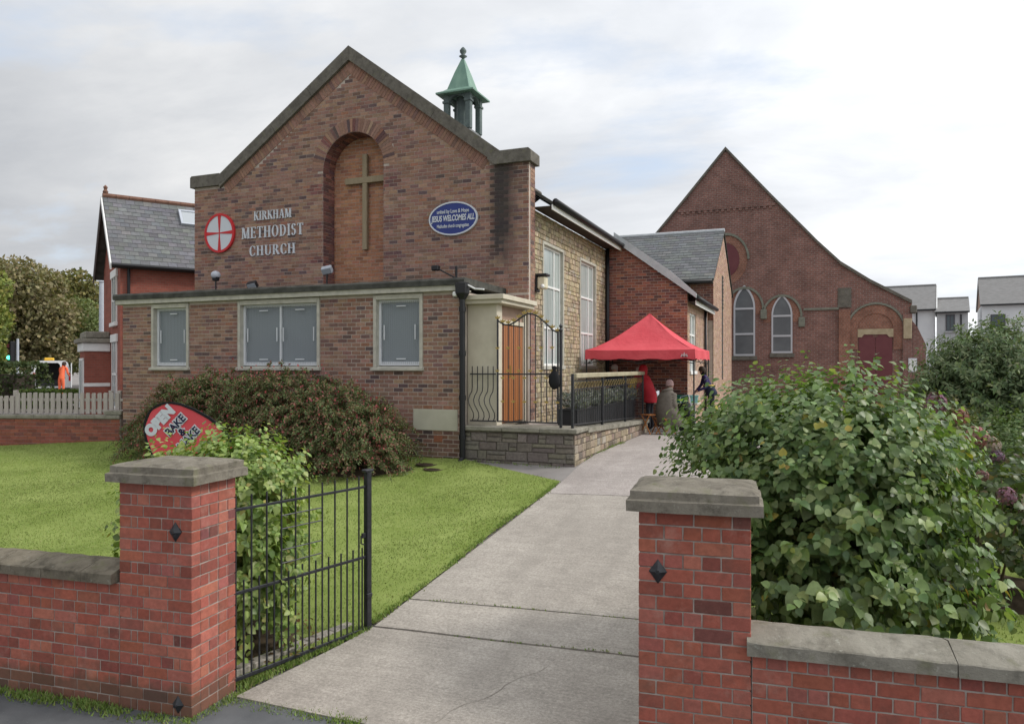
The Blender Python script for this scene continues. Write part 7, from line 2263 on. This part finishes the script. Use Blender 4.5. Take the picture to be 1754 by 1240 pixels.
def stems(t, loc, n, spread, h, r=0.014, mat=None, name='stem', lean=0.5):
    for k in range(n):
        a = 2*math.pi*k/n+rnd.uniform(-.3, .3)
        q = rnd.uniform(.3, 1)*spread
        pts = [(loc[0]+math.cos(a)*q*f*(0.3+lean*f)+rnd.uniform(-.02, .02), loc[1]+math.sin(a)*q*f*(0.3+lean*f)+rnd.uniform(-.02, .02), loc[2]-0.05+h*f*rnd.uniform(.92, 1.05)) for f in np.linspace(0, 1, 6)]
        mb = MB(); mb.tube(pts, [r*(1-.6*f) for f in np.linspace(0, 1, 6)], 6); mb.build(name, mat or m_stem, t, smooth=True)

# --- large leafy bush behind the right pillar
c0 = np.array([0.13, 7.0, 1.37]); rad = np.array([1.22, 1.10, 1.10])
def ell_shoots(S, c, r, n, size, lmin, lmax, droop, up=0.5, zmin=-0.95, depth=(0.45, 0.82), flat=None, **kw):
    d = sphere_dirs(S, zmin)
    f = NR.uniform(depth[0], depth[1], (len(d), 1))
    b_ = c+d*r*f
    dr = unit(d*np.array([1, 1, 0.8])+np.array([0, 0, up])+NR.normal(0, .25, d.shape))
    return shoots(len(d), b_, dr, NR.uniform(lmin, lmax, len(d)), n, droop, size, **kw)
sh = [ell_shoots(470, c0, rad, 8, 0.112, .26, .46, .35, up=.25, down=.75, jitter=.32),
      ell_shoots(240, c0, rad*.8, 7, 0.12, .2, .4, .35, up=.2, down=.7, jitter=.4, depth=(.2, .6)),
      ell_shoots(290, c0+[0, 0, .25], rad*[.95, .95, .93], 9, 0.088, .32, .56, .10, up=.8, zmin=.1, depth=(.55, .84), down=.65),
      ell_shoots(80, c0+[-.45, .25, .15], rad*[.80, .7, .82], 9, 0.082, .30, .5, .10, up=.75, zmin=-.1, depth=(.7, .9)),
      ell_shoots(120, c0+[-.48, .30, .38], rad*[.72, .7, .68], 9, 0.088, .28, .5, .10, up=.75, zmin=-.1, depth=(.6, .88), down=.6),
      ell_shoots(110, c0+[.32, -.40, -.45], rad*[.80, .60, .72], 7, 0.118, .22, .4, .4, up=.1, zmin=-.8, down=.8),
      ell_shoots(80, c0+[-.15, -.75, -.35], rad*[.65, .55, .62], 7, 0.120, .22, .36, .4, up=.1, zmin=-.8, down=.8)]
t = bush('lilac_bush', 'big bush of heart shaped green leaves behind the right gate pillar', 'bush', (0.22, 6.98, gz(6.98)), sh, HEART, GREEN_L, m_leaf, 300,
         lambda P: P[:, 2] > 0.9, 0.95)
stems(t, (0.25, 6.9, gz(6.9)), 9, 0.9, 1.6, 0.018)

# --- climbing shrub behind the left pillar and gate
c1 = np.array([-5.60, 5.90, 1.08]); r1 = np.array([1.0, 0.72, 0.90])
sh = [ell_shoots(280, c1+[0, 0, .05], r1*[1, 1, .95], 8, 0.122, .25, .45, .35, up=.3, zmin=-.75, down=.6),
      ell_shoots(150, c1, r1*.75, 8, 0.10, .2, .4, .35, up=.3, zmin=-.75, down=.6, depth=(.2, .6)),
      ell_shoots(150, c1+[.22, .05, .30], r1*[.72, .9, .74], 8, 0.085, .25, .42, .12, up=.7, zmin=.15),
      ell_shoots(190, c1+[.55, -.35, -.30], r1*[.5, .6, .72], 7, 0.118, .22, .38, .35, up=.2, zmin=-.8, down=.7),
      ell_shoots(90, c1+[-.40, .0, .10], r1*[.7, .8, .8], 8, 0.085, .25, .42, .12, up=.7, zmin=.0),
      ell_shoots(90, c1+[.35, -.30, -.45], r1*[.6, .6, .6], 7, 0.10, .22, .38, .35, up=.2, zmin=-.5, down=.7),
      ell_shoots(14, c1+[-.75, -.10, -.3], np.array([.35, .3, .45]), 7, 0.07, .35, .6, .1, up=.6, zmin=-.1)]
t = bush('climbing_shrub', 'light green leafy shrub growing over the open black garden gate', 'shrub', (-5.55, 5.92, gz(5.9)), sh, HEART, GREEN_Y, m_leaf, 295, lambda P: (P[:, 0] > -5.6) | (P[:, 2] > 1.9), 0.85)
stems(t, (-5.5, 5.85, gz(5.85)), 8, 0.6, 1.3, 0.016)

# --- broad fuchsia bush against the church
FUCH = [(5, (0.125, 0.155, 0.065)), (4, (0.095, 0.125, 0.052)), (3, (0.165, 0.185, 0.08)), (2.4, (0.21, 0.145, 0.09)), (2.4, (0.28, 0.115, 0.095))]
lumps = [((-13.95, 12.95, 1.05), (.75, .55, .55)), ((-13.1, 13.0, 1.45), (1.1, .66, .95)), ((-11.9, 12.9, 1.55), (1.35, .80, 1.08)), ((-10.3, 12.85, 1.55), (1.4, .85, 1.12)), ((-9.0, 12.75, 1.40), (1.15, .9, .98)), ((-8.25, 12.75, 1.15), (.72, .8, .72)), ((-8.3, 12.45, .95), (.75, .55, .55)), ((-10.0, 12.2, 1.05), (1.2, .5, .6)), ((-12.2, 12.25, 1.1), (1.3, .5, .6)), ((-9.1, 12.3, 1.2), (.9, .5, .8))]
sh = []
for c, r_ in lumps:
    S = int(230*r_[0]*r_[2])+40
    sh.append(ell_shoots(S, np.array(c), np.array(r_), 26, 0.066, .40, .75, .70, up=.5, zmin=-.3, depth=(.62, .95), jitter=.45, taper=.25, down=.5))
t = bush('fuchsia_bush', 'broad dark fuchsia bush with drooping reddish stems below the church windows', 'bush', (-11.3, 12.9, gz(12.9)), sh, OVAL, FUCH, m_leaf_dull)
fP = []
for c, r_ in lumps:
    d = sphere_dirs(int(260*r_[0]), -.35); fP.append(np.array(c)+d*np.array(r_)*NR.uniform(.95, 1.22, (len(d), 1))+NR.normal(0, .06, d.shape))
fP = np.concatenate(fP); n = len(fP)
leaf_mesh('fuchsia_flowers', OVAL, fP, unit(np.array([[0, 0, -1.0]])+NR.normal(0, .25, (n, 3))), unit(NR.normal(size=(n, 3))), NR.uniform(.035, .065, n), cols(n, [(3, (0.36, 0.09, 0.09)), (2, (0.30, 0.08, 0.09)), (1, (0.40, 0.14, 0.13))]), m_leaf_dull, t, 'stuff', 1.6)
stems(t, (-11.3, 13.0, gz(13)), 8, 2.4, 1.5, 0.022)
for k, (x, y, z, cc) in enumerate(((-9.72, 12.02, 1.62, (0.62, 0.22, 0.22)), (-8.95, 12.0, 1.64, (0.75, 0.70, 0.66)))):
    n = 14; a = np.linspace(0, 2*np.pi, n)
    leaf_mesh('rose_bloom', OVAL, np.tile([[x, y, z]], (n, 1))+NR.normal(0, .015, (n, 3)), unit(np.stack([np.cos(a), np.sin(a)*.5-.5, NR.uniform(-.2, .8, n)], 1)), unit(np.array([[0, -1, .6]])+NR.normal(0, .3, (n, 3))), np.full(n, .055), cols(n, [(1, cc)], .08), m_leaf_dull, t, None, 1.5)

# --- hydrangea and shrubs on the right
HYD = [(5, (0.11, 0.155, 0.06)), (3, (0.085, 0.125, 0.05)), (2, (0.16, 0.195, 0.08)), (1.2, (0.20, 0.165, 0.08))]
c2 = np.array([1.72, 9.15, 1.15])
sh = [ell_shoots(150, c2, np.array([.85, .9, .95]), 7, 0.10, .25, .42, .3, up=.4, zmin=-.6, down=.5),
      ell_shoots(90, c2+[.25, .1, -.35], np.array([.7, .6, .6]), 7, 0.09, .2, .4, .3, up=.4, zmin=-.5)]
t = bush('hydrangea_bush', 'hydrangea bush with faded pink and mauve flower heads beside the big bush', 'bush', (1.78, 9.0, gz(9)), sh, HEART, HYD, m_leaf)
stems(t, (1.78, 9.0, gz(9)), 7, .7, 1.3, .014)
for (x, y, z, s, cc) in ((1.21, 9.0, 2.33, .125, (0.20, 0.10, 0.14)), (1.46, 9.1, 2.20, .085, (0.30, 0.14, 0.12)), (1.54, 8.72, 2.02, .11, (0.34, 0.15, 0.15)), (1.67, 8.77, 1.94, .095, (0.30, 0.24, 0.20)), (1.72, 8.70, 1.83, .07, (0.20, 0.12, 0.17)), (1.72, 8.33, 1.50, .09, (0.24, 0.12, 0.16)), (1.56, 8.55, 1.66, .06, (0.30, 0.16, 0.16)), (1.06, 9.15, 2.15, .07, (0.30, 0.13, 0.13))):
    n = 170; d = sphere_dirs(n, -.8); n = len(d)
    leaf_mesh('flower_head', OVAL, np.array([[x, y, z]])+d*s*NR.uniform(.8, 1.0, (n, 1)), unit(np.cross(d, unit(NR.normal(size=(n, 3))))), d, np.full(n, s*.42), cols(n, [(3, cc), (1, tuple(q*1.5 for q in cc)), (1, (cc[0]*.7, cc[1]*1.1, cc[2]*.8))], .2), m_leaf_dull, t, None, 1.6)
WIL = [(5, (0.165, 0.22, 0.11)), (4, (0.13, 0.18, 0.095)), (3, (0.21, 0.26, 0.135)), (1, (0.22, 0.25, 0.135))]
sh = [ell_shoots(1000, np.array([3.45, 17.6, 1.95]), np.array([1.3, 1.2, 1.45]), 16, 0.16, .5, .95, .28, up=.6, zmin=-.6, depth=(.5, .9), jitter=.3, down=.4),
      ell_shoots(330, np.array([2.6, 17.6, 1.5]), np.array([.75, .8, .85]), 14, 0.13, .4, .7, .25, up=.6, zmin=-.5, depth=(.5, .9), jitter=.3),
      ell_shoots(650, np.array([5.0, 16.6, 1.6]), np.array([1.5, 1.2, 1.3]), 14, 0.14, .4, .8, .25, up=.6, zmin=-.5, depth=(.5, .9), jitter=.3)]
t = bush('tall_shrub', 'tall dark green feathery shrub in front of the far white houses', 'shrub', (3.5, 17.5, .93), sh, NARROW, WIL, m_leaf_dull, aspect=1.9)
stems(t, (3.5, 17.5, .93), 7, 1.1, 2.2, .03)
sh = [ell_shoots(420, np.array([2.75, 12.2, 1.15]), np.array([1.0, 1.1, .75]), 12, 0.085, .35, .65, .1, up=.9, zmin=-.3, depth=(.5, .9), jitter=.3),
      ell_shoots(300, np.array([3.9, 11.2, .95]), np.array([1.0, 1.2, .65]), 12, 0.085, .3, .6, .1, up=.9, zmin=-.3, depth=(.5, .9), jitter=.3)]
t = bush('leafy_shrub', 'mid green shrub of upright shoots behind the hydrangea at the right edge', 'shrub', (3.0, 11.8, gz(11.8)), sh, OVAL, [(4, (0.11, 0.165, 0.06)), (3, (0.145, 0.20, 0.07)), (2, (0.085, 0.125, 0.05))], m_leaf_dull)
stems(t, (3.0, 11.8, gz(11.8)), 6, .9, 1.2, .016)
sh = [ell_shoots(260, np.array([1.9, 14.6, 1.25]), np.array([1.0, 1.0, .75]), 12, 0.09, .3, .55, .15, up=.8, zmin=-.3, depth=(.5, .9), jitter=.35)]
t = bush('dry_shrub', 'low olive brown shrub between the hydrangea and the tall dark shrub', 'shrub', (1.9, 14.6, .9), sh, OVAL, [(4, (0.13, 0.125, 0.055)), (3, (0.10, 0.105, 0.045)), (2, (0.18, 0.15, 0.075))], m_leaf_dull)
stems(t, (1.9, 14.6, .9), 6, .8, 1.0, .014)

# --- trees along the far left street
AUT = [[(4, (0.21, 0.195, 0.075)), (3, (0.165, 0.165, 0.07)), (2, (0.26, 0.225, 0.09)), (1, (0.14, 0.14, 0.06))],
       [(4, (0.24, 0.275, 0.075)), (3, (0.19, 0.235, 0.065)), (2, (0.32, 0.315, 0.09))],
       [(4, (0.25, 0.22, 0.12)), (3, (0.21, 0.19, 0.10)), (2, (0.30, 0.255, 0.14))],
       [(4, (0.18, 0.215, 0.085)), (3, (0.145, 0.18, 0.075)), (2, (0.23, 0.255, 0.105))]]
def tree(label, x, y, h, r_, palette, n=3600, group='autumn trees beyond the street', zb=0.9, name='broadleaf_tree'):
    t = thing(name, label, 'tree', (x, y, zb), group=group)
    trunk = MB(); trunk.tube([(x, y, zb-.2), (x+.1, y, zb+h*.25), (x-.05, y+.1, zb+h*.5), (x+.1, y, zb+h*.75)], [h*.028, h*.022, h*.016, h*.006], 8); trunk.build('trunk', m_bark, t, smooth=True)
    P = []
    for k in range(20):
        a = rnd.uniform(0, 6.28); f = rnd.uniform(.12, .9)
        q = r_*rnd.uniform(.25, .72)
        c = (x+math.cos(a)*q*(1.15-f*.5), y+math.sin(a)*q*(1.15-f*.5), zb+h*(.14+.70*f))
        rr_ = r_*rnd.uniform(.30, .50)
        lb = MB(); lb.tube([(x, y, zb+h*(.2+.4*f)), ((x+c[0])/2, (y+c[1])/2, (zb+h*(.2+.4*f)+c[2])/2+.2), c], [h*.011, h*.007, h*.003], 6); lb.build('limb', m_bark, t)
        m_ = n//11
        d = sphere_dirs(m_, -.7)
        P.append(np.array(c)+d*rr_*NR.uniform(.45, 1.12, (len(d), 1))**.6*np.array([1, 1, .8]))
    P = np.concatenate(P); n_ = len(P)
    leaf_mesh('crown', CLUMP, P, unit(NR.normal(size=(n_, 3))), unit(NR.normal(size=(n_, 3))+[0, 0, .7]), NR.uniform(.13, .30, n_)*(h/9), cols(n_, palette, .16), m_leaf_dull, t, 'stuff')
    return t
tree('bright green tree at the far left edge of the picture', -43.9, 26.0, 8.3, 3.6, AUT[1], 11000)
tree('brownish autumn tree with the highest crown at the far left', -51.0, 35.0, 10.2, 4.6, AUT[2], 11000)
tree('olive green autumn tree left of the brick house behind the works van', -56.0, 41.5, 10.8, 5.0, AUT[0], 11000)
tree('darker green tree between the works van and the brick house', -52.0, 38.8, 7.6, 4.0, AUT[3], 9000)
tree('rust coloured low tree right behind the pale pole', -58.5, 46.0, 9.2, 4.6, AUT[2], 9000)
tree('yellowish tree behind the gable of the brick house', -60.0, 52.0, 9.6, 5.2, AUT[0], 9000)
tree('dark green tree low at the left, behind the traffic light', -50.0, 30.6, 7.2, 4.2, AUT[3], 9000)
tree('brown topped tree standing behind the brownish autumn tree', -62.0, 40.0, 11.5, 5.0, AUT[0], 9000)
def hedge(label, x, y, w, d, h, rz, palette, name='hedge', zb=0.9, n=2600, sz=.12, rough=0.5):
    t = thing(name, label, 'hedge', (x, y, zb), rz)
    q = NR.uniform(-1, 1, (n, 3)); ax = NR.integers(0, 3, n); q[np.arange(n), ax] = np.sign(q[np.arange(n), ax])*NR.uniform(.85, 1.05, n)
    q[:, :2] *= (1-rough*.25*np.clip(q[:, 2:3], 0, 1)**2)
    loc_ = q*np.array([w/2, d/2, h/2])+[0, 0, h/2]
    ca, sa = math.cos(rz), math.sin(rz)
    P = np.stack([x+loc_[:, 0]*ca-loc_[:, 1]*sa, y+loc_[:, 0]*sa+loc_[:, 1]*ca, zb+loc_[:, 2]], 1)
    leaf_mesh('hedge_leaves', CLUMP, P, unit(NR.normal(size=(n, 3))), unit(NR.normal(size=(n, 3))+[0, 0, .6]), NR.uniform(.7, 1.4, n)*sz, cols(n, palette, .25), m_leaf_dull, t, 'stuff')
    core = MB(); core.box(x-w*.3, x+w*.3, y-d*.3, y+d*.3, zb, zb+h*.75); core.build('twigs', m_bark, t)
    return t
HG = [(4, (0.085, 0.125, 0.04)), (3, (0.06, 0.095, 0.033)), (2, (0.12, 0.16, 0.05))]
hedge('rounded dark green hedge bush left of the works van', -32.3, 22.0, 2.6, 1.6, 2.0, R(22), [(4, (0.055, 0.08, 0.032)), (3, (0.075, 0.10, 0.038)), (1, (0.10, 0.12, 0.05))])
hedge('bright low clipped hedge in front of the road worker', -29.0, 21.4, 2.6, 1.0, 0.86, R(22), [(4, (0.12, 0.17, 0.04)), (3, (0.09, 0.135, 0.035))])
hedge('dark green hedge beside the dark blue car', -32.6, 28.4, 2.4, 1.2, 1.7, R(22), HG)
hedge('mixed flowering garden hedge with rusty leaves at the left edge', -32.2, 19.3, 3.4, 1.6, 1.65, R(22), [(3, (0.10, 0.13, 0.045)), (2, (0.20, 0.10, 0.06)), (2, (0.065, 0.09, 0.035)), (.6, (0.4, 0.38, 0.34))], n=3400)

# --- foliage in the trough on the terrace
n = 2600
P = np.stack([NR.uniform(-4.98, -4.46, n), NR.uniform(14.9, 20.3, n), 1.86+NR.uniform(-.02, .24, n)], 1)
o = leaf_mesh('trough_plants', NARROW, P, unit(NR.normal(size=(n, 3))*[1, 1, .4]+[0, 0, .8]), unit(NR.normal(size=(n, 3))), NR.uniform(.10, .2, n), cols(n, [(3, (0.20, 0.21, 0.19)), (2, (0.13, 0.14, 0.12)), (2, (0.30, 0.31, 0.29))], .25), m_leaf_dull, None, 'stuff', 1.2)
tag(o, 'silvery trailing plants filling the black trough on the terrace', 'plants')

# --- turf: blades on the visible lawn, and weeds along joints and wall foot
def zgr(u, v): return np.interp(v, PV, PZ)+0.022+0.012*np.sin(u*1.3+v*0.7)+0.01*np.sin(u*2.7-v*1.9)
def blades(name, u, v, h, colr, w=0.010, zoff=0.0):
    n = len(u); z = zgr(u, v)+zoff
    a = NR.uniform(0, 2*np.pi, n); lean = NR.normal(0, .5, (n, 2))*h[:, None]
    V = np.zeros((n, 3, 3), np.float32)
    V[:, 0] = np.stack([u-np.cos(a)*w, v-np.sin(a)*w, z-.008], 1)
    V[:, 1] = np.stack([u+np.cos(a)*w, v+np.sin(a)*w, z-.008], 1)
    V[:, 2] = np.stack([u+lean[:, 0], v+lean[:, 1], z+h], 1)
    return mesh_np(name, V.reshape(-1, 3), np.arange(n*3), 3, m_grass, None, np.repeat(colr, 3, 0), 'stuff')
m_grass = M_tint('grass_blade', 'attr', 0.6, 0.25, 0.2, 3.0, 0.0, translucent=0.2)
GR = [(5, (0.245, 0.31, 0.085)), (4, (0.21, 0.28, 0.072)), (3, (0.285, 0.34, 0.11)), (1.5, (0.32, 0.325, 0.14)), (0.7, (0.15, 0.22, 0.055))]
n = 210000
u = NR.uniform(-19.5, -4.15, n); v = 4.6+9.2*NR.uniform(0, 1, n)
um = np.where(v < 6.55, -4.585+(v-4.9)*0.235, -4.17)
um = np.where(v < 12.7, um, -4.17+(v-12.7)/(13.76-12.7)*(-6.67+4.17))
ok = (u < um+NR.normal(0, .012, n)) & ((u > -8.5) | (v > 6.3))
ok &= ~((np.hypot(u+7.19, v-13.3) < .23) | (np.hypot(u+6.86, v-13.02) < .23))
u, v = u[ok], v[ok]
gcol = cols(len(u), GR, .2)*(0.92+0.14*np.sin(u*.9+v*1.7)*np.sin(v*.8-u*.5)+0.10*np.sin(u*3.1-v*2.3)*np.sin(v*2.9+u*1.7))[:, None]
tag(blades('grass', u, v, NR.uniform(.010, .026, len(u)), gcol, .007), 'short mown grass of the left lawn', 'grass')
n = 60000
u = NR.uniform(-0.95, 9, n); v = 5.3+NR.uniform(0, 1, n)**1.3*9
tag(blades('grass', u, v, NR.uniform(.010, .026, n), cols(n, GR, .2), .007), 'short mown grass of the right lawn behind the garden wall', 'grass')
# longer fringe at the drive edge, by the gate and at wall foot
def fringe(u0, v0, u1, v1, n, sig, h, name, label, zo=0.0, pal_=None):
    f = NR.uniform(0, 1, n); cl = (np.sin(f*47)+np.sin(f*113+1)+np.sin(f*23)) > NR.normal(-.2, 1.0, n)
    f = f[cl]; n = len(f)
    u = u0+(u1-u0)*f+NR.normal(0, sig, n); v = v0+(v1-v0)*f+NR.normal(0, sig, n)
    o = blades(name, u, v, NR.uniform(.3, .8, n)*h, cols(n, pal_ or [(4, (0.17, 0.25, 0.06)), (3, (0.22, 0.30, 0.08)), (1, (0.26, 0.27, 0.11))], .2), .009, zo)
    return tag(o, label, 'weeds')
wf = lambda s, y: tuple(BF @ Vector((s, y, 0)))
a, b2 = wf(-6.3, -.06), wf(-4.0, -.07); fringe(a[0], a[1], b2[0], b2[1], 2600, .05, .06, 'weeds', 'mossy weeds along the foot of the left garden wall and pillar', -.02)
a, b2 = wf(-4.0, -.05), wf(-3.92, .55); fringe(a[0], a[1], b2[0], b2[1], 900, .035, .06, 'weeds', 'weeds at the drive side foot of the left gate pillar', -.02)
fringe(-4.45, 4.80, -3.2, 4.85, 1300, .045, .06, 'weeds', 'clump of grass where the concrete drive meets the pavement', -.02)
fringe(-4.50, 5.05, -4.20, 6.5, 2400, .03, .06, 'weeds', 'weeds below the bottom rail of the open garden gate', -.01)
fringe(-4.19, 6.6, -4.19, 12.6, 3000, .025, .045, 'weeds', 'ragged grass edge along the left side of the drive')
fringe(-3.9, 7.30, -1.0, 7.56, 160, .008, .02, 'weeds', 'small weeds growing in the middle joint of the drive', -.01)
fringe(-3.4, 6.59, -1.0, 6.75, 120, .008, .02, 'weeds', 'small weeds growing in the nearest joint of the drive', -.01)
fringe(-1.3, 4.86, -1.02, 5.0, 260, .03, .05, 'weeds', 'tuft of weeds at the foot of the right gate pillar', -.01)
fringe(-4.16, 14.4, -4.16, 17.5, 500, .04, .07, 'weeds', 'weeds at the foot of the terrace wall', -.02)
fringe(-6.6, 13.72, -4.5, 13.72, 300, .04, .04, 'weeds', 'weeds at the front foot of the terrace wall', -.04)

# bare soil beds with leaf litter under the bushes
def bed(x, y, rx, ry, rz=0.0):
    V = [(x, y, gz(y)+0.07)]; n = 36; F = []
    for ring_, f in enumerate((0.5, 0.85, 1.0)):
        for k in range(n):
            a = 2*math.pi*k/n; q = f*(1+(0.10*math.sin(3*a+x)+0.07*math.sin(7*a+y) if f > .6 else 0))
            dx, dy = rx*q*math.cos(a), ry*q*math.sin(a)
            px_, py_ = x+dx*math.cos(rz)-dy*math.sin(rz), y+dx*math.sin(rz)+dy*math.cos(rz)
            V.append((px_, py_, gz(py_)+(0.075, 0.06, 0.0)[ring_]+rnd.uniform(-.008, .008)))
    for k in range(n):
        j = (k+1) % n
        F.append((0, 1+k, 1+j))
        for r_ in range(2): F += [(1+r_*n+k, 1+(r_+1)*n+k, 1+(r_+1)*n+j), (1+r_*n+k, 1+(r_+1)*n+j, 1+r_*n+j)]
    mb = MB(); mb.add(V, F); o = mb.build('soil_bed', m_soil, None, smooth=True); o['kind'] = 'structure'
bed(0.25, 6.95, 1.15, 1.0); bed(-5.45, 5.8, 0.80, 0.62); bed(-10.6, 12.75, 3.1, 0.95); bed(1.8, 9.2, .8, .7)
n = 420
i_ = NR.integers(0, 3, n)
cx_ = np.array([[0.25, 6.95, 1.3, 1.15], [-5.3, 5.75, .95, .75], [-10.6, 12.4, 3.2, 1.1]])[i_]
a_ = NR.uniform(0, 2*np.pi, n); q_ = np.sqrt(NR.uniform(.2, 1.1, n))
lx_, ly_ = cx_[:, 0]+cx_[:, 2]*q_*np.cos(a_), cx_[:, 1]+cx_[:, 3]*q_*np.sin(a_)
lz_ = np.interp(ly_, PV, PZ)+.075
o = leaf_mesh('leaf_litter', OVAL, np.stack([lx_, ly_, lz_], 1), unit(NR.normal(size=(n, 3))*[1, 1, .15]), unit(NR.normal(0, .3, (n, 3))+[0, 0, 1]), NR.uniform(.04, .08, n), cols(n, [(3, (0.16, 0.095, 0.04)), (2, (0.25, 0.17, 0.06)), (1, (0.10, 0.06, 0.03))], .25), m_leaf_dull, None, 'stuff', 1.4)
tag(o, 'fallen brown leaves lying under the bushes', 'leaves')
